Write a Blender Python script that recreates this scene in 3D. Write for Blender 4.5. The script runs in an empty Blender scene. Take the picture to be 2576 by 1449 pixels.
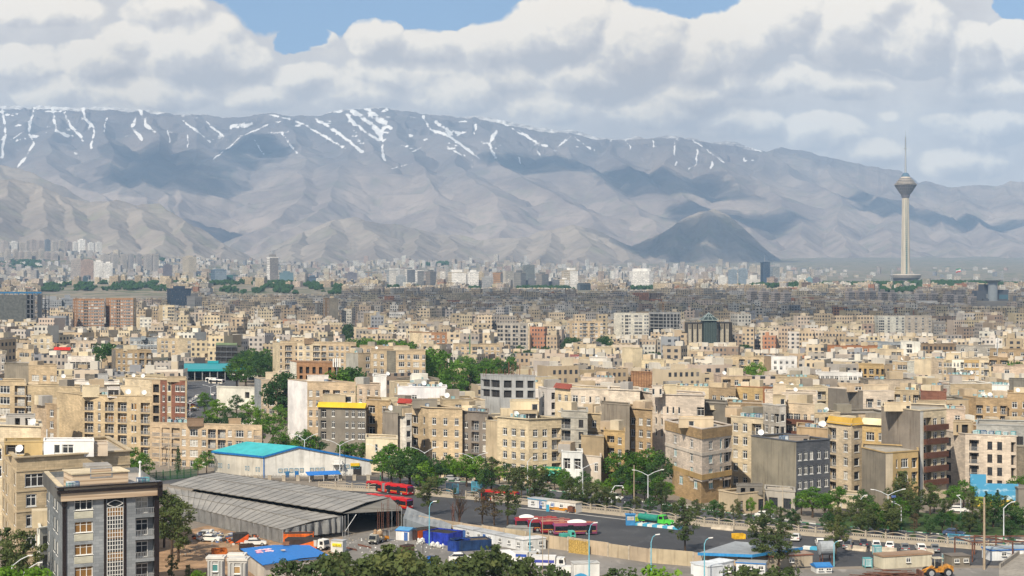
import bpy,bmesh,math,random
import numpy as np
from mathutils import Vector,Matrix
SC=bpy.context.scene
COL=SC.collection
R=random.Random(7)
rad=math.radians
# camera
F,H,UC,VC=3880.0,50.0,1288.0,724.5
cam_d=bpy.data.cameras.new("camera");cam=bpy.data.objects.new("camera",cam_d);COL.objects.link(cam)
cam.location=(0,0,H);cam.rotation_euler=(rad(90),0,0)
cam_d.sensor_width=36.0;cam_d.lens=36.0*F/2576.0
cam_d.clip_start=1.0;cam_d.clip_end=90000.0
SC.camera=cam
# sun, exposure
SUN=Vector((-0.30,-0.67,0.66)).normalized()
EXPOSURE=0.20
sun_d=bpy.data.lights.new("sun",'SUN');sun=bpy.data.objects.new("sun",sun_d);COL.objects.link(sun)
sun_d.energy=5.0;sun_d.angle=rad(0.5);sun_d.color=(1.0,0.90,0.74)
sun.rotation_euler=SUN.to_track_quat('Z','Y').to_euler();sun.location=(0,0,400)
SC.view_settings.view_transform='Standard';SC.view_settings.look='None'
SC.view_settings.exposure=EXPOSURE;SC.view_settings.gamma=1.0;SC.view_settings.use_curve_mapping=False
SC.cycles.use_denoising=True
SC.cycles.max_bounces=5;SC.cycles.diffuse_bounces=3;SC.cycles.glossy_bounces=2
SC.cycles.transparent_max_bounces=96;SC.cycles.volume_bounces=0
SC.cycles.sample_clamp_indirect=6.0
# node helper
class NT:
 def __init__(s,tree):s.t=tree;s.n=tree.nodes;s.l=tree.links
 def new(s,typ,**kw):
  n=s.n.new(typ)
  for k,v in kw.items():setattr(n,k,v)
  return n
 def put(s,sock,val):
  if isinstance(val,bpy.types.NodeSocket):s.l.new(val,sock)
  elif val is not None:
   if hasattr(sock,'default_value'):
    try:sock.default_value=val
    except Exception:
     sock.default_value=tuple(val)+(1.0,)if len(val)==3 else val[:3]
 def m(s,op,a,b=None,c=None,clamp=False):
  n=s.new('ShaderNodeMath',operation=op,use_clamp=clamp)
  for i,v in enumerate((a,b,c)):
   if v is not None:s.put(n.inputs[i],v)
  return n.outputs[0]
 def vm(s,op,a,b=None,sc=None):
  n=s.new('ShaderNodeVectorMath',operation=op);s.put(n.inputs[0],a)
  if b is not None:s.put(n.inputs[1],b)
  if sc is not None:s.put(n.inputs['Scale'],sc)
  return n.outputs['Value']if op in('DOT_PRODUCT','LENGTH','DISTANCE')else n.outputs[0]
 def mix(s,f,a,b,blend='MIX'):
  n=s.new('ShaderNodeMix',data_type='RGBA',blend_type=blend)
  s.put(n.inputs[0],f);s.put(n.inputs[6],a);s.put(n.inputs[7],b);return n.outputs[2]
 def noise(s,vec,scale,detail=3.0,rough=0.5,dist=0.0):
  n=s.new('ShaderNodeTexNoise');s.put(n.inputs['Vector'],vec);n.inputs['Scale'].default_value=scale
  n.inputs['Detail'].default_value=detail;n.inputs['Roughness'].default_value=rough
  n.inputs['Distortion'].default_value=dist;return n.outputs[0]
 def ramp(s,f,a,b,lo=0.0,hi=1.0):
  n=s.new('ShaderNodeMapRange',interpolation_type='SMOOTHSTEP');s.put(n.inputs[0],f)
  for i,v in((1,a),(2,b),(3,lo),(4,hi)):n.inputs[i].default_value=v
  return n.outputs[0]
 def xyz(s,x,y,z):
  n=s.new('ShaderNodeCombineXYZ');s.put(n.inputs[0],x);s.put(n.inputs[1],y);s.put(n.inputs[2],z);return n.outputs[0]
 def sep(s,v):
  n=s.new('ShaderNodeSeparateXYZ');s.put(n.inputs[0],v);return n.outputs
  # sky with broken cumulus
def build_world():
 w=bpy.data.worlds.new("World");SC.world=w;w.use_nodes=True
 w.cycles.sampling_method='MANUAL';w.cycles.sample_map_resolution=256
 t=NT(w.node_tree);t.n.clear()
 sky=t.new('ShaderNodeTexSky',sky_type='NISHITA',sun_disc=False)
 sky.sun_elevation=math.asin(SUN.z);sky.sun_rotation=math.atan2(SUN.x,SUN.y)
 sky.altitude=1200;sky.air_density=1.0;sky.dust_density=1.5;sky.ozone_density=1.0
 skyc=t.mix(1.0,sky.outputs[0],(0.085,0.085,0.085,1),'MULTIPLY')
 d=t.new('ShaderNodeTexCoord').outputs['Generated']
 x,y,z=t.sep(d)
 yy=t.m('MAXIMUM',t.m('ABSOLUTE',y),0.25)
 px=t.m('DIVIDE',x,yy);pz=t.m('DIVIDE',t.m('MAXIMUM',z,0.0),yy)
 p0=t.xyz(px,pz,0.0)
 wn=t.new('ShaderNodeTexNoise');t.put(wn.inputs['Vector'],p0)
 wn.inputs['Scale'].default_value=16;wn.inputs['Detail'].default_value=5;wn.inputs['Roughness'].default_value=0.58
 warp=t.vm('SUBTRACT',wn.outputs['Color'],(0.5,0.5,0.5))
 p=t.vm('ADD',p0,t.vm('MULTIPLY',warp,(0.05,0.028,0.0)))
 def ell(u,v,ru,rv,soft=1.0,pp=None):
  q=t.vm('MULTIPLY',t.vm('SUBTRACT',pp or p,((u-UC)/F,(VC-v)/F,0)),(F/ru,F/rv,0))
  return t.ramp(t.vm('LENGTH',q),1.0+0.25*soft,1.0-0.45*soft)
 def mx(lst):
  o=lst[0]
  for b in lst[1:]:o=t.m('MAXIMUM',o,b)
  return o
 gaps=mx([ell(800,-15,270,112),ell(1100,-5,240,92),ell(760,85,80,44),ell(1750,-5,120,62),ell(2560,5,66,60),ell(1690,-60,170,90),ell(560,-40,80,70)])
 puffs=[(470,130,190,95),(340,100,110,60),(600,150,110,55),(410,30,120,60),(230,150,150,60),(540,80,80,50),(800,95,58,36),(945,95,85,62),(1085,115,110,56),(1010,180,190,50),(1230,120,100,80),(1330,85,110,95),(1450,60,130,100),(1280,190,120,50),(1600,100,170,120),(1740,130,130,90),(1860,100,150,110),(1980,50,150,100),(2130,80,150,110),(2290,90,150,110),(2430,130,110,80),(2560,110,80,70),(2200,20,160,80),(1480,190,200,60),(1900,200,190,55),(2370,295,60,26),(2240,290,36,18),(60,150,140,55),(1700,225,150,40),(2480,210,120,45),(90,20,200,50),(760,190,130,40),(2120,215,150,45),(160,225,150,62),(420,225,150,60),(650,240,130,48),(900,235,140,58),(1150,235,140,60),(1380,265,130,52),(1640,275,150,56),(1860,310,130,48),(2060,330,140,56),(2190,385,110,44),(2480,320,150,60),(2420,410,140,52),(1760,235,90,50),(560,190,90,45)]
 def dome(pp,u,v,ru,rv):
  q=t.vm('MULTIPLY',t.vm('SUBTRACT',pp,((u-UC)/F,(VC-v)/F,0)),(F/ru,F/rv,0))
  return t.m('MULTIPLY',t.m('SUBTRACT',1.0,t.vm('DOT_PRODUCT',q,q)),rv/90.0)
 def billow(vec):
  o=None
  for sc,a in((24.0,0.46),(52.0,0.28),(112.0,0.16),(240.0,0.10)):
   v=t.new('ShaderNodeTexVoronoi',feature='F1');t.put(v.inputs['Vector'],vec);v.inputs['Scale'].default_value=sc
   k=t.m('MULTIPLY',t.m('SUBTRACT',1.0,t.m('POWER',v.outputs['Distance'],1.6)),a)
   o=k if o is None else t.m('ADD',o,k)
  return o
 def field(base):
  w2=t.vm('ADD',base,t.vm('MULTIPLY',warp,(0.022,0.015,0)))
  b=billow(t.vm('MULTIPLY',w2,(1.0,1.12,1.0)))
  return mx([t.m('MULTIPLY',t.m('MAXIMUM',mx([dome(w2,*q)for q in puffs]),0.0),1.0)]),b
 d1,b1=field(p0);d2,b2=field(t.vm('ADD',p0,(-0.0055,0.0085,0.0)))
 rd=t.m('SUBTRACT',d1,d2);rb=t.m('SUBTRACT',b1,b2)
 inside=t.ramp(d1,0.0,0.22);puff=inside
 fine=t.noise(p0,34.0,6.0,0.6)
 big=t.noise(t.vm('MULTIPLY',p0,(1.0,1.6,1.0)),9.0,5.0,0.55)
 lit=t.m('ADD',t.m('MULTIPLY',inside,0.22),t.m('MULTIPLY',t.m('MULTIPLY',rd,inside),1.5))
 lit=t.m('ADD',lit,t.m('MULTIPLY',t.m('MULTIPLY',rb,t.m('ADD',0.35,inside)),1.15))
 lit=t.m('ADD',lit,t.m('MULTIPLY',t.m('SUBTRACT',big,0.5),1.25))
 lit=t.m('ADD',lit,t.m('MULTIPLY',t.m('SUBTRACT',fine,0.5),0.35))
 lit=t.m('ADD',lit,t.ramp(pz,0.085,0.165,-0.03,0.09))
 lit=t.m('ADD',lit,0.33,clamp=True)
 cr=t.new('ShaderNodeValToRGB');t.put(cr.inputs[0],lit);e=cr.color_ramp.elements
 e[0].position=0.0;e[0].color=(0.55,0.505,0.475,1);e[1].position=1.0;e[1].color=(1.04,0.91,0.735,1)
 for pos,c in((0.28,(0.645,0.58,0.525,1)),(0.5,(0.72,0.65,0.58,1)),(0.72,(0.88,0.78,0.65,1))):
  q=e.new(pos);q.color=c
 cover=t.m('SUBTRACT',t.m('ADD',1.0,t.m('MULTIPLY',puff,0.6)),t.m('MULTIPLY',gaps,1.55))
 cover=t.ramp(t.m('ADD',cover,t.m('MULTIPLY',t.m('SUBTRACT',b1,0.62),0.8)),0.18,0.62)
 blue=t.mix(0.62,skyc,(0.25,0.40,0.62,1))
 front=t.ramp(y,-0.1,0.25)
 colr=t.mix(cover,blue,cr.outputs[0])
 far=t.mix(0.55,skyc,(0.50,0.54,0.60,1))
 colr=t.mix(front,far,colr)
 up=t.ramp(z,0.26,0.6)
 colr=t.mix(up,colr,far)
 bg=t.new('ShaderNodeBackground');t.put(bg.inputs[0],colr);bg.inputs[1].default_value=1.10
 out=t.new('ShaderNodeOutputWorld');t.l.new(bg.outputs[0],out.inputs[0])
build_world()
# placing: a picture column u and a depth give a place on the ground
def gY(v):return H*F/(v-VC)
def px(u,Y):return(u-UC)*Y/F
def zt(v,Y):return H-(v-VC)*Y/F
def G(u,v):
 Y=gY(v);return Vector((px(u,Y),Y,0.0))
def uof(x,y):return UC+x/y*F
def vof(y,z):return VC+(H-z)*F/y
GP=[(-500,0),(1500,0),(2200,7),(3000,27),(3600,42),(4200,47),(5000,52),(6000,76),(8000,145),(10500,232),(14000,360),(22000,600)]
GPx=[a for a,b in GP];GPz=[b for a,b in GP]
BUMPS=[(2290,4480,330,420,9),(2200,4200,500,300,3),(2440,4350,200,300,5),(250,3700,260,350,14),(640,3900,280,420,17),(150,7300,620,1200,70),(40,7600,420,1000,22),(1180,7800,250,900,30),(1980,3900,150,300,9),(130,5500,160,400,16)]
def gz(x,y):
 z=np.interp(y,GPx,GPz)
 u=UC+x/np.maximum(y,1.0)*F
 for(bu,by,su,sy,h)in BUMPS:
  z=z+h*np.exp(-((u-bu)/su)**2-((y-by)/sy)**2)*(y>1500)
 return z
 # value noise in numpy
def _hash(ix,iy,seed):
 h=(ix.astype(np.int64)*374761393+iy.astype(np.int64)*668265263+seed*974711)&0x7fffffff
 h=((h^(h>>13))*1274126177)&0x7fffffff
 return((h^(h>>16))&0xffff)/65535.0
def vnoise(x,y,seed=0):
 ix=np.floor(x);iy=np.floor(y);fx=x-ix;fy=y-iy
 fx=fx*fx*fx*(fx*(fx*6-15)+10);fy=fy*fy*fy*(fy*(fy*6-15)+10)
 a=_hash(ix,iy,seed);b=_hash(ix+1,iy,seed);c=_hash(ix,iy+1,seed);d=_hash(ix+1,iy+1,seed)
 return(a+(b-a)*fx)*(1-fy)+(c+(d-c)*fx)*fy
def fbm(x,y,o=4,seed=0,g=0.5):
 s=0;a=1;n=0
 for i in range(o):
  s=s+a*vnoise(x*2**i,y*2**i,seed+i*17);n+=a;a*=g
 return s/n
def ridged(x,y,o=4,seed=0,g=0.5):
 s=0;a=1;n=0
 for i in range(o):
  s=s+a*(1-np.abs(2*vnoise(x*2**i,y*2**i,seed+i*31)-1));n+=a;a*=g
 return s/n
 # mesh building
class MB:
 def __init__(s):s.v=[];s.f=[];s.mi=[];s.uv=[];s.c=[];s.hasc=False
 def quad(s,pts,m=0,uv=None,c=None):
  k=len(s.v);s.v.extend([tuple(p)for p in pts]);s.f.append(tuple(range(k,k+len(pts))));s.mi.append(m)
  s.uv.append(uv if uv else[(0,0)]*len(pts));s.c.append(c)
  if c is not None:s.hasc=True
 def wall(s,a,b,z0,z1,m=0,c=None,s0=0.0):
  L=math.hypot(b[0]-a[0],b[1]-a[1])
  s.quad([(a[0],a[1],z0),(b[0],b[1],z0),(b[0],b[1],z1),(a[0],a[1],z1)],m,[(s0,z0),(s0+L,z0),(s0+L,z1),(s0,z1)],c)
 def prism(s,poly,z0,z1,m=0,mt=None,c=None,ct=None,bottom=False):
  n=len(poly)
  for i in range(n):s.wall(poly[i],poly[(i+1)%n],z0,z1,m,c)
  s.quad([(p[0],p[1],z1)for p in poly],m if mt is None else mt,[(p[0],p[1])for p in poly],ct or c)
  if bottom:s.quad([(p[0],p[1],z0)for p in reversed(poly)],m,None,c)
 def box(s,cx,cy,z0,w,d,h,rot=0.0,m=0,mt=None):
  cr,sr=math.cos(rot),math.sin(rot)
  poly=[(cx+x*cr-y*sr,cy+x*sr+y*cr)for x,y in((-w/2,-d/2),(w/2,-d/2),(w/2,d/2),(-w/2,d/2))]
  s.prism(poly,z0,z0+h,m,mt,bottom=True)
 def obox(s,o,ax,ay,az,m=0):
  o,ax,ay,az=map(Vector,(o,ax,ay,az))
  p=[o,o+ax,o+ax+ay,o+ay,o+az,o+ax+az,o+ax+ay+az,o+ay+az]
  for q in((3,2,1,0),(4,5,6,7),(0,1,5,4),(1,2,6,5),(2,3,7,6),(3,0,4,7)):s.quad([p[i]for i in q],m)
 def tube(s,p,q,r,r2=None,n=6,m=0,caps=True):
  p,q=Vector(p),Vector(q);r2=r if r2 is None else r2
  d=(q-p).normalized();a=d.orthogonal().normalized();b=d.cross(a)
  A=[p+(a*math.cos(2*math.pi*i/n)+b*math.sin(2*math.pi*i/n))*r for i in range(n)]
  B=[q+(a*math.cos(2*math.pi*i/n)+b*math.sin(2*math.pi*i/n))*r2 for i in range(n)]
  for i in range(n):j=(i+1)%n;s.quad([A[i],A[j],B[j],B[i]],m)
  if caps:s.quad(list(reversed(A)),m);s.quad(B,m)
 def lathe(s,prof,n=32,m=0,c=(0,0)):
  for k in range(len(prof)-1):
   (r0,z0),(r1,z1)=prof[k][:2],prof[k+1][:2];mm=prof[k][2]if len(prof[k])>2 else m
   for i in range(n):
    a,b=2*math.pi*i/n,2*math.pi*(i+1)/n
    P=lambda r,z,t:(c[0]+r*math.cos(t),c[1]+r*math.sin(t),z)
    if r1<1e-4:s.quad([P(r0,z0,a),P(r0,z0,b),P(0,z1,0)],mm)
    elif r0<1e-4:s.quad([P(0,z0,0),P(r1,z1,b),P(r1,z1,a)],mm)
    else:s.quad([P(r0,z0,a),P(r0,z0,b),P(r1,z1,b),P(r1,z1,a)],mm)
 def lump(s,c,r,n=2,jit=0.25,m=0,rng=R,squash=(1,1,1)):
  bm=bmesh.new();bmesh.ops.create_icosphere(bm,subdivisions=n,radius=1.0)
  k=len(s.v)
  for v in bm.verts:
   q=v.co*r*(1+rng.uniform(-jit,jit));s.v.append((c[0]+q.x*squash[0],c[1]+q.y*squash[1],c[2]+q.z*squash[2]))
  for f in bm.faces:
   s.f.append(tuple(k+v.index for v in f.verts));s.mi.append(m);s.uv.append([(0,0)]*len(f.verts));s.c.append(None)
  bm.free()
 def mesh(s,name,mats,smooth=False):
  me=bpy.data.meshes.new(name);me.from_pydata(s.v,[],s.f)
  for m in mats:me.materials.append(m)
  me.polygons.foreach_set('material_index',s.mi)
  if any(any(a!=(0,0)for a in u)for u in s.uv):
   l=me.uv_layers.new(name='UVMap');l.data.foreach_set('uv',np.array([c for u in s.uv for c in u],dtype=np.float32).ravel())
  if s.hasc:
   at=me.color_attributes.new('col','FLOAT_COLOR','CORNER');arr=[]
   for f,c in zip(s.f,s.c):arr.extend([c if c is not None else(.4,.4,.4,0)]*len(f))
   at.data.foreach_set('color',np.array(arr,dtype=np.float32).ravel())
  if smooth:me.polygons.foreach_set('use_smooth',[True]*len(s.f))
  me.update();return me
 def build(s,name,mats,parent=None,loc=None,color=None,smooth=False):
  return link(name,s.mesh(name,mats if isinstance(mats,(list,tuple))else[mats],smooth),parent,loc,color)
def link(name,me,parent=None,loc=None,color=None):
 o=bpy.data.objects.new(name,me);COL.objects.link(o)
 if parent is not None:o.parent=parent
 if loc is not None:o.location=loc
 if color is not None:o.color=tuple(color)+(1.0,)if len(color)==3 else color
 return o
def tag(o,label=None,cat=None,group=None,kind=None):
 if label:o['label']=label
 if cat:o['category']=cat
 if group:o['group']=group
 if kind:o['kind']=kind
 return o
def thing(name,loc,label,cat,group=None,rz=0.0,sc=1.0):
 o=bpy.data.objects.new(name,None);COL.objects.link(o);o.location=loc;o.rotation_euler=(0,0,rz);o.scale=(sc,sc,sc)
 o.empty_display_size=0.5
 return tag(o,label,cat,group)
def dup(root,loc=None,rz=None,sc=None,label=None,group=None):
 r=root.copy();COL.objects.link(r)
 if loc is not None:r.location=loc
 if rz is not None:r.rotation_euler=(0,0,rz)
 if sc is not None:r.scale=sc if isinstance(sc,(tuple,list))else(sc,sc,sc)
 if label:r['label']=label
 if group:r['group']=group
 for ch in list(root.children):
  c=ch.copy();COL.objects.link(c);c.parent=r
  for g in list(ch.children):
   d=g.copy();COL.objects.link(d);d.parent=c
 return r
 # materials
def material(name):
 m=bpy.data.materials.new(name);m.use_nodes=True;t=NT(m.node_tree)
 b=t.n['Principled BSDF'];return m,t,b
_plain={}
def plain(name,c,rough=0.7,metal=0.0,var=0.15,scale=1.5,spec=0.3):
 if name in _plain:return _plain[name]
 m,t,b=material(name)
 co=t.new('ShaderNodeTexCoord').outputs['Object']
 f=t.noise(co,scale,4.0,0.6)
 lo=tuple(x*(1-var)for x in c)+(1,);hi=tuple(min(1,x*(1+var))for x in c)+(1,)
 t.put(b.inputs['Base Color'],t.mix(t.ramp(f,0.3,0.7),lo,hi))
 b.inputs['Roughness'].default_value=rough;b.inputs['Metallic'].default_value=metal;b.inputs['Specular IOR Level'].default_value=spec
 _plain[name]=m;return m
def tinted(name,rough=0.8,course=0.0,stain=0.35,bump=0.0):
 m,t,b=material(name)
 tc=t.new('ShaderNodeTexCoord');uv=tc.outputs['UV'];ob=tc.outputs['Object']
 oi=t.new('ShaderNodeObjectInfo');col=oi.outputs['Color']
 off=t.vm('ADD',ob,t.xyz(t.m('MULTIPLY',oi.outputs['Random'],97.0),t.m('MULTIPLY',oi.outputs['Random'],31.0),0.0))
 blot=t.noise(off,0.16,5.0,0.62)
 col=t.mix(t.ramp(blot,0.3,0.72),t.mix(1.0,col,(0.74,0.73,0.72,1),'MULTIPLY'),t.mix(1.0,col,(1.14,1.11,1.07,1),'MULTIPLY'))
 st=t.noise(t.vm('MULTIPLY',off,(1.3,1.3,0.10)),1.0,4.0,0.6)
 col=t.mix(t.m('MULTIPLY',t.ramp(st,0.48,0.74),stain),col,t.mix(1.0,col,(0.52,0.49,0.46,1),'MULTIPLY'))
 if course:
  br=t.new('ShaderNodeTexBrick');t.put(br.inputs['Vector'],uv);br.inputs['Scale'].default_value=1.0
  br.inputs['Brick Width'].default_value=1.1;br.inputs['Row Height'].default_value=course
  br.inputs['Mortar Size'].default_value=0.012;br.inputs['Bias'].default_value=0.0;br.inputs['Mortar Smooth'].default_value=0.3
  br.inputs['Color1'].default_value=(0.84,0.83,0.81,1);br.inputs['Color2'].default_value=(1.15,1.12,1.08,1);br.inputs['Mortar'].default_value=(0.5,0.48,0.45,1)
  col=t.mix(1.0,col,br.outputs[0],'MULTIPLY')
 t.put(b.inputs['Base Color'],col);b.inputs['Roughness'].default_value=rough;b.inputs['Specular IOR Level'].default_value=0.2
 return m
M={}
M['stone']=tinted('wall_stone',course=0.42,stain=0.24)
M['render']=tinted('wall_render',stain=0.32)
M['concrete']=tinted('bare_concrete',stain=0.75)
M['roof']=tinted('roof_felt',stain=0.6)
M['paint']=tinted('paint',rough=0.42,stain=0.12)
M['sheet']=tinted('sheet_metal',rough=0.5,stain=0.55)
M['frame']=plain('white_frame',(0.72,0.71,0.68),0.4,var=0.05)
M['frame_dark']=plain('dark_frame',(0.05,0.05,0.055),0.4)
M['glass']=plain('window_glass',(0.035,0.04,0.048),0.12,var=0.5,scale=0.7,spec=0.5)
M['curtain']=plain('curtain',(0.42,0.40,0.36),0.35,var=0.35,scale=3.0)
M['teal_curtain']=plain('teal_curtain',(0.16,0.33,0.35),0.35,var=0.35,scale=3.0)
M['brown_blind']=plain('brown_blind',(0.23,0.12,0.035),0.5,var=0.15)
M['dark']=plain('dark_room',(0.03,0.028,0.028),0.9)
M['metal']=plain('galvanised',(0.46,0.47,0.48),0.4,0.5)
M['steel']=plain('white_pole',(0.62,0.64,0.66),0.45)
M['rust']=plain('rusty_steel',(0.13,0.055,0.035),0.8,var=0.4)
M['black']=plain('black_rubber',(0.018,0.018,0.02),0.8)
M['vglass']=plain('vehicle_glass',(0.015,0.018,0.022),0.06,spec=0.6)
M['teal']=plain('cooler_teal',(0.10,0.34,0.36),0.5)
M['coolerw']=plain('cooler_white',(0.58,0.62,0.63),0.5)
M['bark']=plain('bark',(0.075,0.05,0.034),0.95,var=0.4,scale=4)
M['kerbw']=plain('kerb_white',(0.6,0.6,0.57),0.7)
# terrain
def grid_mesh(name,X,Y,Z,mat,attrs=None,flip=False):
 n,m=X.shape
 me=bpy.data.meshes.new(name)
 co=np.stack([X,Y,Z],-1).reshape(-1,3).astype(np.float32)
 idx=np.arange(n*m).reshape(n,m)
 q=np.stack([idx[:-1,:-1],idx[1:,:-1],idx[1:,1:],idx[:-1,1:]],-1).reshape(-1,4)
 if flip:q=q[:,::-1]
 me.vertices.add(n*m);me.vertices.foreach_set('co',co.ravel())
 me.loops.add(q.size);me.loops.foreach_set('vertex_index',q.ravel().astype(np.int32))
 me.polygons.add(len(q));me.polygons.foreach_set('loop_start',np.arange(0,q.size,4,dtype=np.int32))
 me.polygons.foreach_set('use_smooth',np.ones(len(q),bool))
 for k,a in(attrs or{}).items():
  at=me.attributes.new(k,'FLOAT','POINT');at.data.foreach_set('value',a.astype(np.float32).ravel())
 me.update(calc_edges=True);me.materials.append(mat)
 return link(name,me)
def ground_mat():
 m,t,b=material('dusty_ground');co=t.new('ShaderNodeTexCoord').outputs['Object']
 a=t.noise(co,0.02,5,0.6);f=t.noise(co,0.35,5,0.65)
 c=t.mix(t.ramp(a,0.35,0.7),(0.17,0.145,0.12,1),(0.24,0.20,0.155,1))
 c=t.mix(t.ramp(f,0.45,0.75,0,0.5),c,(0.30,0.26,0.21,1))
 far=t.ramp(t.sep(co)[1],2300.0,3400.0)
 g=t.noise(co,0.006,6,0.65);g3=t.noise(co,0.02,4,.6)
 c=t.mix(t.m('MULTIPLY',far,t.ramp(g,0.36,0.58)),c,t.mix(t.ramp(g3,.42,.60),(0.26,0.215,0.15,1),(0.085,0.10,0.04,1)))
 t.put(b.inputs['Base Color'],c);b.inputs['Roughness'].default_value=0.95
 return m
us=np.linspace(-700,3276,150);ys=np.concatenate([np.linspace(-60,1500,30),np.geomspace(1540,14000,90)])
UU,YY=np.meshgrid(us,ys);XX=(UU-UC)*(np.maximum(YY,0)+260)/F
tag(grid_mesh('ground',XX,YY,gz(XX,YY),ground_mat(),flip=True),kind='structure')
def rock_mat(name,lo,hi,green,snow):
 m,t,b=material(name);co=t.new('ShaderNodeTexCoord').outputs['Object']
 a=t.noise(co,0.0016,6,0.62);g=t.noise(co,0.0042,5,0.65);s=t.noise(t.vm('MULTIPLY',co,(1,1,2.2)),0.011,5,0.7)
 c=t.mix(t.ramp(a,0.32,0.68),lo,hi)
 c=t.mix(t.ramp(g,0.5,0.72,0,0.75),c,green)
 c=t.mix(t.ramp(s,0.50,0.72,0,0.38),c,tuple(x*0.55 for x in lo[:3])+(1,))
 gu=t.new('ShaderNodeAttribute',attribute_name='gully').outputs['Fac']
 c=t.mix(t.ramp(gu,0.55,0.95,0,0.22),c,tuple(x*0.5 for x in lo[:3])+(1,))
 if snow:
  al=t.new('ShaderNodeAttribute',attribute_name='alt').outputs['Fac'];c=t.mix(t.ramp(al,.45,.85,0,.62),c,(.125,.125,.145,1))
  sn=t.new('ShaderNodeAttribute',attribute_name='snow').outputs['Fac']
  j=t.noise(t.vm('MULTIPLY',co,(1,1,2.6)),0.012,4,0.65)
  f=t.ramp(t.m('ADD',sn,t.m('MULTIPLY',t.m('SUBTRACT',j,0.5),0.45)),0.36,0.66)
  c=t.mix(f,c,(0.80,0.785,0.76,1))
 t.put(b.inputs['Base Color'],c);b.inputs['Roughness'].default_value=1.0;b.inputs['Specular IOR Level'].default_value=0.0
 return m
def ridge(name,sky,foot,Yf,Yc,mat,spurs,seed,snow=None,n=(900,180),slope=.52,back=0.3,valley=1.5,rough=1.0):
 """a mountain body: its crest line (u, v) at depth Yc and spurs that run down to the foot at depth Yf, steep flanks and gullies between"""
 u=np.linspace(sky[0][0],sky[-1][0],n[0]);nb=max(8,n[1]//8)
 t=np.concatenate([np.linspace(0,1,n[1]),1+np.linspace(0.02,back,nb)]);U,T=np.meshgrid(u,t);tt=np.minimum(T,1.0)
 iu=lambda pl,x:np.interp(x,[p[0]for p in pl],[p[1]for p in pl])
 crest=iu(sky,u)+(fbm(u/40.0,u*0+seed,5,seed)-0.5)*13;ft=iu(foot,u)
 Yb=Yf+(Yc-Yf)*T;X=(U-UC)*Yb/F
 V0=ft[None,:]+(crest-ft)[None,:]*tt**valley;Z=H+(VC-V0)*Yb/F-30
 k=(Yc-Yf)/6000.0;wx=X+620*k*(fbm(X/(1500*k),Yb/(1500*k),4,seed+3)-.5);wy=Yb+620*k*(fbm(X/(1400*k)+7,Yb/(1400*k),4,seed+4)-.5)
 lines=[]
 cr=[(px(x,Yc),Yc,zt(np.interp(x,u,crest),Yc))for x in np.linspace(sky[0][0],sky[-1][0],46)];lines.append((cr,slope*.92))
 for sp in spurs:
  m=len(sp);q=[]
  for i,(su,sv)in enumerate(sp):
   vc,vf=np.interp(su,u,crest),np.interp(su,u,ft);f=min(.98,max(.0,(sv-vc)/max(vf-vc,1)));Y=Yc-60-(Yc-Yf)*f*.97;q.append((px(su,Y),Y,zt(sv,Y)))
  lines.append((q,slope))
 Dm=np.full_like(Z,1e9);along=0.0
 for q,sl in lines:
  for(x0,y0,z0),(x1,y1,z1)in zip(q[:-1],q[1:]):
   L=math.hypot(x1-x0,y1-y0);R0=2600*k
   j0=np.searchsorted(t,(min(y0,y1)-R0-Yf)/(Yc-Yf));j1=np.searchsorted(t,(max(y0,y1)+R0-Yf)/(Yc-Yf))
   sl_=slice(max(0,j0),max(j0+1,j1));px_,py_=wx[sl_],wy[sl_];m=(px_>min(x0,x1)-R0)&(px_<max(x0,x1)+R0)
   if not m.any():along+=L;continue
   ax,ay=px_[m]-x0,py_[m]-y0;f=np.clip((ax*(x1-x0)+ay*(y1-y0))/(L*L),0,1);d=np.hypot(ax-f*(x1-x0),ay-f*(y1-y0));s=along+f*L
   g=ridged(s/(330*k)+d/(1500*k),d/(900*k),3,seed+11)-.55;g2=fbm(s/(90*k),d/(160*k),3,seed+12)-.5
   z=z0+(z1-z0)*f-sl*d*(1+.25*d/(1600*k))+rough*np.minimum(d*.42,190*k)*g*1.5+rough*np.minimum(d*.25,45*k)*g2
   zz=Z[sl_];c=zz[m];zz[m]=np.maximum(c,z);dd=Dm[sl_];dd[m]=np.minimum(dd[m],d);along+=L
 bz=H+(VC-V0)*Yb/F-30;fr=np.clip(tt/.07,0,1);Z=bz+(Z-bz)*fr*fr*(3-2*fr)
 Z=Z+rough*16*k*(fbm(X/(120*k),Yb/(200*k),4,seed+40)-.5)*np.clip((1.02-tt)*30,.12,1)
 cz=H+(VC-crest)*Yc/F;lim=(H+(VC-crest-.6)[None,:]*Yb/F);Z=np.where(T<=1,np.minimum(Z,lim),Z)
 last=Z[n[1]-1].copy();Z[n[1]-1]=cz;drop=np.clip(T-1,0,None);Z=np.where(T>1,cz[None,:]*(1-1.3*drop),Z);Z=np.maximum(Z,gz(X,Yb)-40)
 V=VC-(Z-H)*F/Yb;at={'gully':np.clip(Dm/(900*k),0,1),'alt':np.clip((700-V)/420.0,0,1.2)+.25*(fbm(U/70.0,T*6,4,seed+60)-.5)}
 if snow is not None:at['snow']=snow(U,V,tt,None)
 return tag(grid_mesh(name,X,Yb,Z,mat,at),kind='structure')
SKYLINE=[(-600,300),(-300,280),(0,268),(80,266),(215,270),(300,268),(340,272),(430,286),(520,290),(560,300),(640,291),(690,286),(770,291),(800,292),(830,279),(880,273),(955,267),(1010,278),(1080,290),(1190,292),(1270,300),(1330,315),(1440,330),(1500,345),(1560,350),(1620,346),(1720,343),(1790,355),(1850,355),(1890,368),(1925,382),(1965,371),(2010,375),(2060,390),(2110,400),(2200,418),(2260,430),(2290,446),(2310,462),(2330,458),(2390,470),(2440,468),(2500,470),(2545,458),(2600,462),(2800,440),(3180,430)]
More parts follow.
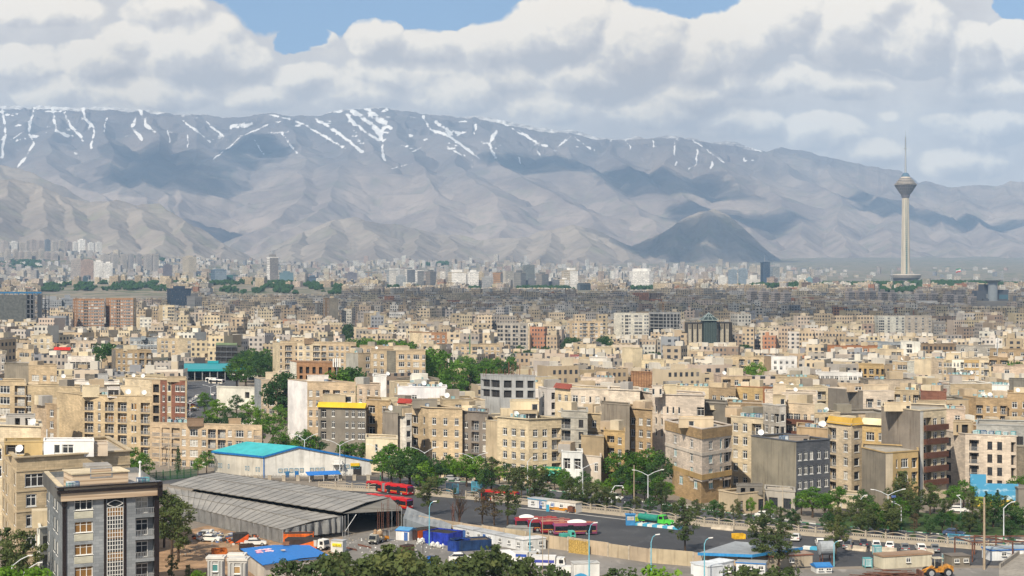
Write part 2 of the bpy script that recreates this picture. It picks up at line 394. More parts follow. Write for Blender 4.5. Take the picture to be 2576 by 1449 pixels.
STREAKS=[(5,[(5,275),(15,320),(4,395)]),(4.5,[(85,279),(71,332),(87,360),(46,421)]),(6,[(131,275),(142,329),(171,341)]),(4.5,[(153,272),(178,314),(210,353)]),(4.5,[(210,272),(214,297),(240,322),(228,371)]),(6,[(341,297),(334,321),(356,350)]),(6,[(352,275),(370,318),(391,332)]),(3,[(424,332),(428,358)]),(3,[(452,297),(498,332),(527,357)]),(3.5,[(519,307),(562,343)]),(8,[(583,320),(632,312)]),(3.5,[(676,289),(730,300)]),(2.2,[(676,314),(605,346),(537,400)]),(3.5,[(708,332),(747,386)]),(2.5,[(640,352),(664,392)]),(3.2,[(747,304),(811,339),(865,371)]),(5.5,[(797,300),(854,336),(911,382)]),(5,[(822,284),(872,276)]),(4.5,[(876,289),(893,314),(954,354)]),(8,[(886,279),(933,311),(958,339)]),(5.5,[(958,339),(963,380),(966,402)]),(9,[(922,275),(968,306),(958,338)]),(6,[(930,290),(985,322)]),(4.5,[(1064,293),(1082,325),(1135,346),(1207,400)]),(7,[(1100,307),(1135,339)]),(2.4,[(1128,371),(1167,393)]),(3.5,[(1196,314),(1196,336)]),(6,[(1249,332),(1231,360),(1246,393)]),(3.5,[(1253,300),(1299,332),(1374,368)]),(2.4,[(1288,318),(1338,350)]),(4,[(1436,342),(1406,368)]),(2,[(1440,343),(1495,379)]),(3,[(1349,375),(1360,393)]),(2,[(1189,403),(1187,421)]),(2,[(1303,396),(1307,410)]),(2.6,[(1036,382),(1061,371)]),(1.8,[(986,425),(1039,410)]),(3,[(1699,357),(1697,389)]),(3.6,[(1756,378),(1749,414),(1731,425)]),(2.6,[(1738,350),(1766,368)]),(2,[(1777,375),(1823,410)]),(3.4,[(1791,407),(1789,425)]),(3,[(1873,396),(1873,405),(1897,403)]),(2.6,[(1702,407),(1698,416)]),(1.8,[(1870,362),(1923,385)]),(1.6,[(30,350),(60,330)]),(2,[(186,380),(200,398)]),(2,[(1640,352),(1644,370)]),(2,[(1575,355),(1588,372)]),(3,[(268,300),(262,330)]),(2.4,[(470,340),(472,372)])]
def snow_fn(U,V,t,rg):
 wu=U+9*(fbm(U/17.0,V/17.0,3,71)-.5);wv=V+5*(fbm(U/15.0,V/11.0,3,72)-.5);s=np.zeros_like(U)
 brk=np.clip((fbm(U/12.0,V/7.0,3,75)-.3)*2.6,0,1)
 for w,pl in STREAKS:
  for(x0,y0),(x1,y1)in zip(pl[:-1],pl[1:]):
   m=(U>min(x0,x1)-25)&(U<max(x0,x1)+25)&(V>min(y0,y1)-25)&(V<max(y0,y1)+25)
   if not m.any():continue
   dx,dy=x1-x0,y1-y0;k=np.clip(((wu[m]-x0)*dx+(wv[m]-y0)*dy)/(dx*dx+dy*dy),0,1);d=np.hypot(wu[m]-x0-k*dx,wv[m]-y0-k*dy)
   s[m]=np.maximum(s[m],np.clip(1.25-d/(w*.88),0,1)*(.45+.9*brk[m]))
 band=np.interp(U,[-600,0,200,330,800,900,1250,1400,3200],[1,1,.8,.3,.3,.95,.75,.15,0])
 hgt=np.clip((360+(U>700)*8-V)/75.0,0,1)
 led=np.clip((fbm(U/60.0+V/40.0,V/5.0,3,91)-.57)*5,0,.75)*np.clip((fbm(U/45.0,V/45.0,3,93)-.38)*4,0,1)
 spot=np.clip((fbm(U/26.0+V/60.0,V/9.0,4,97)-.67)*7,0,.9)*np.clip((410-V+(U>900)*15)/60.0,0,1)*np.interp(U,[-600,100,300,600,1000,1400,1900,2000],[1,1,.5,.6,.9,.7,.5,0]);s=np.maximum(s,spot)
 rim=np.clip((t-.988)*60,0,.55)*np.interp(U,[-600,1500,1950,2050,3200],[1,.9,.8,0,0])
 return np.maximum(np.maximum(s,band*hgt*led),rim)
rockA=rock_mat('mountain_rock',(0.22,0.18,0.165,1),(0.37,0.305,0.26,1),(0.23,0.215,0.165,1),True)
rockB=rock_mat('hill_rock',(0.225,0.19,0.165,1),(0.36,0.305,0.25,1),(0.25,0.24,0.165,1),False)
SPURS=[[(60,268),(20,330),(-30,430),(-60,520)],[(90,267),(130,350),(190,430),(250,510)],[(215,270),(265,340),(330,420),(345,520)],[(345,273),(400,340),(420,420),(400,540)],[(480,288),(500,350),(540,430)],[(690,286),(610,350),(530,420),(440,500),(400,580)],[(690,286),(740,370),(720,450),(650,560),(610,630)],[(955,267),(880,360),(830,400),(760,500),(690,620)],[(955,267),(1010,350),(1060,440),(1090,540),(1080,640)],[(880,273),(900,340),(920,400)],[(1080,290),(1150,360),(1180,440),(1250,560),(1300,650)],[(1190,292),(1240,370),(1330,430),(1430,520),(1460,640)],[(1330,315),(1400,370),(1420,420)],[(1440,330),(1480,420),(1560,490),(1600,590),(1640,670)],[(1560,350),(1590,410),(1660,470)],[(1720,343),(1700,420),(1740,500),(1830,570),(1880,660)],[(1790,355),(1850,420),(1870,480)],[(1965,371),(1930,440),(1960,520),(1990,600),(1960,690)],[(1965,371),(2050,460),(2080,560),(2140,660)],[(2110,400),(2160,470),(2230,560),(2260,660)],[(2260,430),(2300,500),(2370,590),(2420,680)],[(2440,468),(2450,540),(2520,620),(2560,690)],[(2560,460),(2620,540),(2680,660)],[(2800,440),(2820,540),(2860,680)],[(-250,285),(-220,380),(-260,560)],[(-420,290),(-450,420),(-430,600)]]
ridge('mountains',SKYLINE,[(-600,650),(600,665),(1100,675),(1700,700),(3180,708)],10200,16500,rockA,SPURS,3,snow_fn,(1500,330))
ridge('hills',[(-600,330),(-250,370),(0,414),(60,428),(95,443),(160,470),(225,508),(262,560),(330,620)],[(-600,640),(330,640)],9300,11200,rockB,[[(0,414),(60,520),(80,600)],[(-200,375),(-180,500),(-200,600)]],14,None,(260,70),rough=.7)
ridge('hills',[(-600,400),(-250,430),(0,449),(60,456),(110,468),(160,490),(215,508),(255,506),(290,500),(345,518),(400,513),(450,545),(520,586),(600,632),(660,662),(720,690)],[(-600,640),(0,645),(400,660),(720,692)],7700,9300,rockB,[[(-200,435),(-240,520),(-260,620)],[(30,452),(0,540),(20,620)],[(110,468),(120,550),(90,620)],[(160,490),(200,560),(220,630)],[(290,500),(270,570),(300,640)],[(345,518),(390,580),(400,650)],[(450,545),(480,600),(500,660)],[(560,608),(580,660)]],25,None,(520,130),rough=.7)
ridge('hills',[(560,662),(640,640),(700,612),(765,580),(830,556),(900,548),(960,560),(1040,572),(1120,588),(1210,602),(1300,596),(1380,580),(1440,570),(1500,576),(1560,608),(1640,638),(1700,656),(1750,684),(1810,708)],[(560,668),(1000,680),(1500,700),(1810,712)],8300,10600,rockB,[[(700,612),(690,650)],[(765,580),(740,630),(730,670)],[(860,552),(820,610),(800,672)],[(930,552),(950,610),(980,676)],[(1040,572),(1060,630),(1050,682)],[(1120,588),(1160,640),(1170,684)],[(1300,596),(1260,650),(1240,690)],[(1380,580),(1360,640),(1370,692)],[(1450,570),(1480,640),(1470,698)],[(1540,596),(1570,650),(1580,700)],[(1640,638),(1660,700)]],36,None,(760,180),rough=.7)
ridge('hills',[(1480,650),(1560,625),(1610,612),(1650,594),(1700,562),(1750,538),(1797,522),(1830,540),(1870,575),(1930,628),(1990,672),(2040,705)],[(1480,690),(2040,712)],9500,11000,rockB,[[(1700,562),(1680,630),(1670,690)],[(1797,522),(1780,600),(1790,690)],[(1797,522),(1850,610),(1870,690)],[(1930,628),(1940,690)]],47,None,(340,110),rough=1.5,slope=.66)
ridge('hills',[(1780,714),(1850,704),(1900,690),(1950,680),(2010,672),(2070,684),(2130,696),(2200,688),(2300,676),(2420,690),(2600,670),(2900,640),(3100,650)],[(1780,716),(3100,714)],8200,9600,rockB,[[(1950,680),(1940,706)],[(2010,672),(2030,706)],[(2300,676),(2280,706)],[(2600,670),(2560,706)],[(2900,640),(2880,700)]],58,None,(420,80),rough=.7)
# buildings
C=dict(be=(0.481,0.390,0.272),cr=(0.580,0.499,0.373),ly=(0.618,0.528,0.376),wh=(0.699,0.677,0.622),ws=(0.580,0.520,0.450),ta=(0.401,0.300,0.185),br=(0.246,0.178,0.123),db=(0.215,0.190,0.168),co=(0.261,0.234,0.194),gc=(0.202,0.189,0.166),gr=(0.353,0.362,0.371),dg=(0.129,0.129,0.129),sl=(0.094,0.106,0.125),bg=(0.268,0.304,0.340),re=(0.279,0.107,0.071),rb=(0.224,0.106,0.077),ob=(0.348,0.168,0.086),pk=(0.505,0.423,0.347),yt=(0.446,0.331,0.165),tn=(0.353,0.271,0.178),gy=(0.381,0.364,0.338),lg=(0.517,0.508,0.491),bk=(0.354,0.200,0.115),wt=(0.716,0.716,0.716),rf=(0.389,0.363,0.320))
COLNAME=dict(be='beige',cr='cream',ly='pale yellow',wh='white',ws='whitish',ta='tan',br='brown',co='bare concrete',gc='grey concrete',gr='grey',bg='blue-grey',pk='pinkish',gy='grey-beige',tn='light brown',rb='red-brown')
# window templates, each one unit wide and one unit high, shared by every window of its look
def win_mesh(fm,gm,bars,sill=True,fw=0.055):
 b=MB();y=0.0
 b.quad([(-.5,y,0),(.5,y,0),(.5,y,1),(-.5,y,1)],1)
 def bar(x0,x1,z0,z1,d=0.07):b.obox((x0,-d,z0),(x1-x0,0,0),(0,d,0),(0,0,z1-z0),0)
 bar(-.5,-.5+fw,0,1);bar(.5-fw,.5,0,1);bar(-.5+fw,.5-fw,0,fw);bar(-.5+fw,.5-fw,1-fw,1)
 for k in range(1,bars+1):
  x=-.5+k/(bars+1);bar(x-fw*.4,x+fw*.4,fw,1-fw,.06)
 if bars>=1:bar(-.5+fw,.5-fw,.70,.70+fw*.7,.05)
 if sill:b.obox((-.54,-.30,-.05),(1.08,0,0),(0,.30,0),(0,0,.05),0)
 return b.mesh('window',[fm,gm])
WT={}
def win_t(kind,fr,gl):
 k=(kind,fr,gl)
 if k not in WT:
  WT[k]=win_mesh(M['frame' if fr=='w' else 'frame_dark'],M[gl],{'n':0,'w':1,'W':2,'t':1,'D':1}[kind],kind!='D',.05 if kind in 'WD' else .08)
 return WT[k]
def rail_mesh(solid=False):
 b=MB()
 if solid:b.obox((-.5,-.12,0),(1,0,0),(0,.12,0),(0,0,.95))
 else:
  b.obox((-.5,-.06,.90),(1,0,0),(0,.06,0),(0,0,.08));b.obox((-.5,-.06,.04),(1,0,0),(0,.06,0),(0,0,.05))
  for i in range(13):b.obox((-.5+i/12.0*.975,-.045,.06),(.022,0,0),(0,.03,0),(0,0,.86))
 return b
RAIL=rail_mesh().mesh('balcony_railing',[M['metal']]);RAILS={}
def city_wall_mat():
 m,t,b=material('city_wall');at=t.new('ShaderNodeAttribute',attribute_name='col');c=at.outputs['Color'];a=at.outputs['Alpha']
 uv=t.new('ShaderNodeTexCoord').outputs['UV'];ob=t.new('ShaderNodeTexCoord').outputs['Object']
 x,y,_=t.sep(uv);sp=t.m('ADD',2.0,t.m('MULTIPLY',a,2.6))
 fx=t.m('FRACT',t.m('DIVIDE',x,sp));fy=t.m('FRACT',t.m('DIVIDE',y,3.2))
 wv=t.new('ShaderNodeTexWhiteNoise',noise_dimensions='2D');t.put(wv.inputs['Vector'],t.xyz(t.m('FLOOR',t.m('DIVIDE',x,sp)),t.m('FLOOR',t.m('DIVIDE',y,3.2)),0.0));r=wv.outputs[0]
 win=t.m('MULTIPLY',t.m('MULTIPLY',t.m('GREATER_THAN',fx,.30),t.m('LESS_THAN',fx,.80)),t.m('MULTIPLY',t.m('GREATER_THAN',fy,.24),t.m('LESS_THAN',fy,.76)))
 win=t.m('MULTIPLY',win,t.m('MULTIPLY',t.m('GREATER_THAN',a,.02),t.m('GREATER_THAN',r,.12)))
 n=t.noise(ob,.07,4,.6);n2=t.noise(t.vm('MULTIPLY',ob,(1,1,.15)),.8,3,.6)
 c=t.mix(t.ramp(n,.3,.7),t.mix(1.0,c,(.82,.81,.80,1),'MULTIPLY'),t.mix(1.0,c,(1.1,1.08,1.06,1),'MULTIPLY'))
 c=t.mix(t.ramp(n2,.55,.8,0,.4),c,t.mix(1.0,c,(.55,.53,.5,1),'MULTIPLY'))
 c=t.mix(win,c,t.mix(t.ramp(r,.5,.9),(.035,.04,.05,1),(.17,.16,.15,1)))
 t.put(b.inputs['Base Color'],c);b.inputs['Roughness'].default_value=.75;b.inputs['Specular IOR Level'].default_value=.2;return m
M['city']=city_wall_mat()
TR=[]
WTS={'.':1.0,',':.45,'n':.8,'w':1.5,'W':2.6,'b':2.6,'B':2.6,'d':1.5,'D':2.4,'t':1.0}
for _i in range(1,10):WTS[str(_i)]=_i*.1
WTS['P']=1.93;WTS['Q']=2.1
OPW={'P':(.97,.08,.93),'Q':(.97,.08,.93),'n':(.74,.22,.82),'w':(.84,.22,.83),'W':(.94,.20,.84),'b':(.95,.05,.90),'B':(.95,.05,.90),'d':(.84,.08,.86),'D':(.92,.10,.84),'t':(.74,.14,.88)}
NWIN=[0]
def facade(mb,mi,root,org,a,b,zb,ztop,rows,fh,top,spec,sty,rng,dep=.22):
 """one wall from a to b (left to right seen from outside), with real openings"""
 L=math.hypot(b[0]-a[0],b[1]-a[1]);e=((b[0]-a[0])/L,(b[1]-a[1])/L);nrm=(e[1],-e[0]);ang=math.atan2(e[1],e[0])
 if not spec:mb.wall(a,b,zb,ztop,mi);return
 specs=spec if isinstance(spec,list)else[spec]*rows
 P=lambda s,z,d=0.0:(a[0]+e[0]*s-nrm[0]*d,a[1]+e[1]*s-nrm[1]*d,z)
 def q(s0,s1,z0,z1,d=0.0):mb.quad([P(s0,z0,d),P(s1,z0,d),P(s1,z1,d),P(s0,z1,d)],mi,[(s0,z0),(s1,z0),(s1,z1),(s0,z1)])
 q(0,L,ztop-top,ztop)
 for r in range(rows):
  sp=specs[min(r,len(specs)-1)];tot=sum(WTS[c]for c in sp);un=L/tot
  z1=ztop-top-r*fh;z0=z1-fh;s=0.0
  if z0<zb:z0=zb
  for c in sp:
   w=WTS[c]*un
   if c in '.,123456789':q(s,s+w,z0,z1);s+=w;continue
   f,lo,hi=OPW[c];x0=s+w*(1-f)/2;x1=s+w*(1+f)/2
   if c in 'nwdt' and x1-x0>2.2:mid=(x0+x1)/2;x0,x1=mid-1.1,mid+1.1
   y0=z1-fh*(1-lo);y1=z1-fh*(1-hi);dd={'b':1.15,'B':1.15,'Q':1.3,'P':.25,'d':.9,'D':.7}.get(c,dep)
   y0=max(y0,z0)
   q(s,x0,z0,z1);q(x1,s+w,z0,z1);q(x0,x1,z0,y0);q(x0,x1,y1,z1)
   for(p0,p1)in(((x0,y0),(x1,y0)),((x1,y0),(x1,y1)),((x1,y1),(x0,y1)),((x0,y1),(x0,y0))):
    mb.quad([P(p0[0],p0[1]),P(p1[0],p1[1]),P(p1[0],p1[1],dd),P(p0[0],p0[1],dd)],mi)
   cx=(x0+x1)/2;ww=x1-x0;hh=y1-y0
   def put(name,me,sx,sz,s_,z_,d_,col=None):
    p=P(s_,z_,d_);o=link(name,me,root,(p[0],p[1],p[2]),col);o.rotation_euler=(0,0,ang);o.scale=(sx,1,sz);return o
   gl=rng.choices(sty['gl'][0],sty['gl'][1])[0]
   if c=='P':
    put('window',win_t('W','w','glass' if r==0 else 'brown_blind'),ww,hh*.56,cx,y0+hh*.44,dd);put('loggia_panel',PANEL,ww,hh*.36,cx,y0,.03)
   elif c in 'bBQ':
    q(x0,x1,y0,y1,dd)
    put('window',win_t('D',sty['fr'],gl),ww*.62,hh*.86,cx-ww*.08,y0,dd-.06)
    if c in 'bQ':put('balcony_railing',RAIL,ww,1.0,cx,y0,.06)
    else:put('balcony_parapet',sty['rail'],ww,1.0,cx,y0,.0,sty['col'])
   elif c=='d':put('opening',sty['dark'],ww,hh,cx,y0,dd)
   elif c=='D':put('window',win_t('D',sty['fr'],'dark'),ww,hh,cx,y0,dd)
   else:put('window',win_t(c,sty['fr'],gl),ww,hh,cx,y0,dd)
   NWIN[0]+=1;s+=w
 zl=ztop-top-rows*fh
 if zl>zb:q(0,L,zb,zl)
_b=MB();_b.quad([(-.5,0,0),(.5,0,0),(.5,0,1),(-.5,0,1)]);DARK=_b.mesh('opening',[M['dark']])
_b=MB();_b.obox((-.5,-.05,0),(1,0,0),(0,.3,0),(0,0,1))
for _k in range(17):_b.obox((-.49+_k*.06,-.09,.05),(.03,0,0),(0,.04,0),(0,0,.9))
PANEL=_b.mesh('loggia_panel',[plain('cream_slats',(.58,.56,.46),.6)])
RAILS['s']=rail_mesh(True).mesh('balcony_parapet',[M['render']])
GLS={'g':(['glass','curtain','dark'],[7,2,3]),'t':(['teal_curtain','glass'],[4,2]),'k':(['glass','brown_blind','dark'],[3,1,3]),'c':(['curtain','glass'],[3,4]),'x':(['dark','glass'],[3,1])}
def inset(poly,d):
 n=len(poly);out=[]
 for i in range(n):
  p0,p1,p2=poly[i-1],poly[i],poly[(i+1)%n]
  def nv(a,b):
   L=math.hypot(b[0]-a[0],b[1]-a[1])or 1;return(-(b[1]-a[1])/L,(b[0]-a[0])/L)
  n1,n2=nv(p0,p1),nv(p1,p2);k=1+n1[0]*n2[0]+n1[1]*n2[1]
  k=max(k,.35);out.append((p1[0]+d*(n1[0]+n2[0])/k,p1[1]+d*(n1[1]+n2[1])/k))
 return out
def ring(mb,poly,d0,d1,z0,z1,m=0):
 """a band all round: d0 outside (negative = proud), d1 inside"""
 A,B_=inset(poly,d0),inset(poly,d1);n=len(poly)
 for i in range(n):
  j=(i+1)%n;a,b,c,d=A[i],A[j],B_[j],B_[i]
  L=math.hypot(b[0]-a[0],b[1]-a[1])
  mb.quad([(*a,z0),(*b,z0),(*b,z1),(*a,z1)],m,[(0,z0),(L,z0),(L,z1),(0,z1)]);mb.quad([(*d,z1),(*c,z1),(*c,z0),(*d,z0)],m)
  mb.quad([(*a,z1),(*b,z1),(*c,z1),(*d,z1)],m);mb.quad([(*d,z0),(*c,z0),(*b,z0),(*a,z0)],m)
def rad_dir(x,y,d):
 k=d/math.hypot(x,y);return(x*k,y*k)
def close_poly(pts,depth):
 if len(pts)==2:
  (x0,y0),(x1,y1)=pts;L=math.hypot(x1-x0,y1-y0);n=rad_dir((x0+x1)/2,(y0+y1)/2,depth)
  return pts+[(x1+n[0],y1+n[1]),(x0+n[0],y0+n[1])]
 if len(pts)==3:a,b,c=pts;return pts+[(a[0]+c[0]-b[0],a[1]+c[1]-b[1])]
 a,b=pts[0],pts[-1];L=math.hypot(b[0]-a[0],b[1]-a[1]);n=rad_dir((a[0]+b[0])/2,(a[1]+b[1])/2,depth)
 return pts+[(b[0]+n[0],b[1]+n[1]),(a[0]+n[0],a[1]+n[1])]
def tint(c,rng,k=.07):
 f=1+rng.uniform(-k,k);return tuple(min(.85,x*f*(1+rng.uniform(-.02,.02)))for x in c)
def BLD(label,corners,vtop,rows=0,fp=None,specs=(),cols='be',vbot=None,depth=13.0,mat='stone',top=None,fr='w',gl='g',hut=(),roofcol='rf',name='apartment_building',cat='apartment building',group=None,cor=.14,bands=False,abs_pts=None,ztop=None,seed=None,fh=None,raw_side=None,roofz=.55,cap=None,coolers=0,dish=0,zb=None,mats=None,band=None):
 short,_,rest=label.partition('|');short=short.strip();full=(short+' '+rest.strip()).strip()
 rng=random.Random(seed if seed is not None else hash_s(full));pts=abs_pts or[(px(u,Y),Y)for u,Y in corners]
 Yr=min(p[1]for p in pts);poly=close_poly(pts,depth)if len(pts)<4 or abs_pts is None else pts
 ztop=zt(vtop,Yr)if ztop is None else ztop
 gx,gy=pts[0];zb_=float(gz(gx,gy))if zb is None else zb
 org=(sum(p[0]for p in poly)/len(poly),sum(p[1]for p in poly)/len(poly))
 root=thing(name,(org[0],org[1],0),full,cat,group)
 rel=[(p[0]-org[0],p[1]-org[1])for p in poly]
 cl=[cols]if isinstance(cols,str)else list(cols);nf=len(pts)-1 if abs_pts is None else len(pts)
 fcol=[tint(C[cl[min(i,len(cl)-1)]],rng,.05)if i==0 or cl[min(i,len(cl)-1)]!=cl[min(i-1,len(cl)-1)]else None for i in range(nf)]
 for i in range(nf):
  if fcol[i]is None:fcol[i]=fcol[i-1]
 fh=fh or((fp*Yr/F)if fp else 3.3);top=(1.0 if top is None else top)
 ms=mats or[mat]
 groups={}
 for i in range(nf):groups.setdefault((fcol[i],ms[min(i,len(ms)-1)]),[]).append(i)
 first=True
 for(col,mk),idx in groups.items():
  mb=MB()
  for i in idx:
   sp=specs[i]if i<len(specs)else ''
   rd=RAILS['s']
   sty=dict(fr=fr,gl=GLS[gl],rail=rd,dark=DARK,col=tuple(col)+(1,))
   facade(mb,0,root,org,rel[i],rel[(i+1)%len(rel)],zb_,ztop,rows if sp else 0,fh,top,sp,sty,rng)
  if first:
   for i in range(nf,len(rel)):mb.wall(rel[i],rel[(i+1)%len(rel)],zb_,ztop,0)
   first=False
  mb.build('wall',M[mk],root,color=col)
 mb=MB();mb.quad([(*p,ztop-roofz)for p in rel],0,[(p[0],p[1])for p in rel]);mb.build('roof',M['roof'],root,color=tint(C[roofcol],rng,.1))
 if cor:
  mb=MB();ring(mb,rel,-cor,.28,ztop-.02,ztop+.22)
  if bands:
   for r in range(rows+1):ring(mb,rel,-.13,.02,ztop-top-r*fh-.10,ztop-top-r*fh+.12)
  mb.build('cornice',M['render'],root,color=tuple(x*.97 for x in fcol[-1]))
 if cap:
  cc,hgt,out,f0,f1=cap[:5];mb=MB()
  for i in(cap[5]if len(cap)>5 else range(nf)):
   a,b=rel[i],rel[(i+1)%len(rel)];L=math.hypot(b[0]-a[0],b[1]-a[1]);e=((b[0]-a[0])/L,(b[1]-a[1])/L);n=(e[1],-e[0])
   q0=(a[0]+e[0]*L*f0,a[1]+e[1]*L*f0);q1=(a[0]+e[0]*L*f1,a[1]+e[1]*L*f1);o0=(q0[0]+n[0]*out,q0[1]+n[1]*out);o1=(q1[0]+n[0]*out,q1[1]+n[1]*out)
   i0=(q0[0]-n[0]*.4,q0[1]-n[1]*.4);i1=(q1[0]-n[0]*.4,q1[1]-n[1]*.4)
   z0,z1=ztop-.2,ztop+hgt
   mb.quad([(*o0,z0),(*o1,z0),(*i1,z1),(*i0,z1)]);mb.quad([(*i0,z0),(*i1,z0),(*o1,z0),(*o0,z0)]);mb.quad([(*i1,z0),(*i0,z0),(*i0,z1),(*i1,z1)])
   mb.quad([(*o0,z0),(*i0,z1),(*i0,z0)]);mb.quad([(*o1,z0),(*i1,z0),(*i1,z1)])
  mb.build('fascia',M['paint'],root,color=cc)
 if band:
  fi,bc,out=band;a,b_=rel[fi],rel[fi+1];L=math.hypot(b_[0]-a[0],b_[1]-a[1]);e=((b_[0]-a[0])/L,(b_[1]-a[1])/L);n=(e[1],-e[0])
  for r in range(rows):
   zq=ztop-top-(r+1)*fh-.12;mb=MB();mb.obox((a[0]+e[0]*.1+n[0]*out,a[1]+e[1]*.1+n[1]*out,zq),(e[0]*(L-.2),e[1]*(L-.2),0),(-n[0]*(out-.02),-n[1]*(out-.02),0),(0,0,fh*.40));mb.build('balcony_front',M['stone'],root,color=C[bc])
 for hh in hut:
  u0,u1,dY,vt,hc=hh[:5];hs=hh[5]if len(hh)>5 else '';Yh=Yr+dY;zh=zt(vt,Yh);zf=ztop-roofz
  hp=close_poly([(px(u0,Yh),Yh),(px(u1,Yh),Yh)],hh[6]if len(hh)>6 else 5.0);hr=[(p[0]-org[0],p[1]-org[1])for p in hp];mb=MB()
  hcol=tint(C[hc],rng,.04);sty=dict(fr=fr,gl=GLS['g'],rail=RAILS['s'],dark=DARK,col=hcol)
  hroot=link('stair_hut',None,root,(0,0,0))if False else None
  facade(mb,0,root,org,hr[0],hr[1],zf,zh,1 if hs else 0,min(2.9,zh-zf-.15),.15,hs,sty,rng)
  for i in range(1,4):mb.wall(hr[i],hr[(i+1)%4],zf,zh,0)
  mb.quad([(*p,zh-.12)for p in hr]);ring(mb,hr,-.08,.2,zh-.02,zh+.12)
  mb.build('stair_hut',M['render'],root,color=hcol)
 if not hut and abs_pts is None and len(pts)<4 and rows and name=='apartment_building':
  for k in range(rng.choice([1,2,2])):
   s_,d_=rng.uniform(.15,.8),rng.uniform(.35,.7);A_=Vector((*rel[0],0)).lerp(Vector((*rel[1],0)),s_);B__=Vector((*rel[-1],0)).lerp(Vector((*rel[-2],0)),s_);q_=A_.lerp(B__,d_);e_=Vector((rel[1][0]-rel[0][0],rel[1][1]-rel[0][1],0));mb=MB();mb.box(q_.x,q_.y,ztop-roofz,rng.uniform(2.6,5),rng.uniform(2.4,4),rng.uniform(1.8,3.0),math.atan2(e_.y,e_.x));mb.build('stair_hut',M['render'],root,color=tint(C[rng.choice(['ly','cr','be','be','gy','co'])],rng,.06))
 us_=[uof(*p)for p in poly]
 TR.append(dict(u0=min(uof(*p)for p in pts),u1=max(uof(*p)for p in pts),Y0=Yr,Y1=max(p[1]for p in poly),vt=vtop if vtop is not None else vof(Yr,ztop),vb=vbot if vbot is not None else(vof(Yr,ztop)+(rows*fh+top)*F/Yr*.9),poly=poly,short=short,z=ztop,root=root,roof=ztop-roofz,coolers=coolers,dish=dish,pts=pts))
 return root
def hash_s(s):
 h=7
 for ch in s:h=(h*131+ord(ch))&0x7fffffff
 return h
ZONES=[]
# the buildings one can tell apart: label, corners (u, depth) left to right, roof line v, floors shown, floor height, openings
b=BLD
b('ornate beige block | with long fluted cornice and white roof rooms behind the grey building',[(5,298),(42,272),(327,284)],1152,4,51,['nn.n',['.W.W........','.w.W........']],'be',1330,depth=18,gl='k',bands=True,cor=.5,top=2.4,hut=[(110,236,7,1110,'wt','.nw..',6),(11,107,8,1112,'yt','D..',7),(236,271,8,1118,'pk','',6)],coolers=5,dish=2)
b('low white annexe | with balcony plants between ornate block and grey building',[(93,262),(100,250),(128,252)],1330,2,48,['n','.b'],'wh',1440,depth=7,mat='render')
b('beige block with striped cornice | at the picture edge, grey roof room above',[(-70,322),(103,316)],1074,2,44,['...W.w.'],'cr',1150,depth=16,top=4.2,bands=False,cor=.35,hut=[(15,88,5,1046,'gy','..d.d.',5),(70,89,4.5,1056,'wt','',3)],dish=1)
b('six-storey block with deep balconies | and blank plaster end wall',[(143,470),(208,458),(382,450)],998,6,28,['',',b.t.b,,b.nn.b,'],'be',1150,gl='k',cor=.3,top=1.5,hut=[(207,250,6,972,'ly','',6),(270,300,4,976,'wh','D',5),(303,352,6,973,'ly','',5)],dish=2,coolers=2)
b('narrow brown-fronted block | with plain beige side, below the blank end wall',[(84,452),(117,444),(143,441)],1018,3,29,['','.w.'],['be','tn'],1100,coolers=2)
b('beige block with paired windows and balconies | at the picture edge',[(-40,500),(64,494)],960,4,28,['b.W.b'],'be',1066,gl='c',hut=[(70,96,2,966,'cr','',5)],coolers=1)
b('beige block with deep blank parapet | and a single window row below',[(64,530),(204,522)],974,2,28,['w.w.w....n.n'],'be',1020,top=2.4)
b('brick-red and beige block | with white window frames beside the avenue',[(314,502),(382,492),(403,491),(420,490),(431,489.5),(466,488),(470,488)],957,4,26.5,['','d','.w.','n','.ww',''],['cr','be','rb','be','rb','be'],1066,depth=14,hut=[(420,468,.6,950,'be','',6)],coolers=0,dish=2)
b('long four-storey block with recessed loggias | behind the teal hall',[(378,436),(519,430),(659,426)],1071,4,26.5,[',b,b,b,w.W.w',',b,b,w.W.w,b'],'be',1185,depth=11,gl='c',hut=[(470,512,4,1056,'br','',5),(575,606,4,1056,'tn','',4)],coolers=5)
b('brown block with pale blue windows | and a dark blank side',[(281,742),(291,734),(381,728)],881,3,17,['','.w.w.W.w.b.b'],['gc','tn'],937,gl='c',coolers=2,hut=[(310,345,4,870,'cr','',5)])
b('white-framed block with red loggia | and bright canopy',[(170,706),(238,702)],897,1,22,['.DDDD.'],'wh',930,top=2.0)
b('beige block under a wide arched gable | with white windows',[(72,545),(143,540)],921,2,23,['.W.w.wn'],'be',973,gl='c',top=2.8)
b('blank grey concrete block | near the picture edge',[(10,566),(73,560)],919,0,23,[''],'co',962,mat='concrete')
b('narrow whitish block | at the very edge of the picture',[(-20,690),(14,686)],892,3,18,['w.w'],'gy',920)
b('beige block with comb parapet | near the left edge',[(43,748),(85,742)],880,2,17,['.WW.w'],'be',912)
b('beige block with three window columns | below the concrete frame tower',[(78,905),(132,898)],846,2,15,['.w.w.w.'],'cr',876)
b('pinkish block with corner balcony | above the red awning',[(177,860),(242,852)],858,2,16,['b..w.w.b'],'pk',890,dish=1)
b('blue-grey block with central gable | among beige roofs',[(327,884),(395,878)],852,2,13,['wwwwwwww'],'bg',876,hut=[(355,366,-.5,846,'bg','',4)])
b('beige block with gridded small windows | and white end bay',[(380,1010),(448,1000),(494,1004)],852,4,11.5,['.w.ww.w.','..w.'],['be','cr'],902,dish=1)
b('low beige house with a red sheet roof | between taller blocks',[(136,842),(177,838)],880,1,16,['.w.'],'be',895,cap=((.55,.03,.02),1.4,.6,0,1))
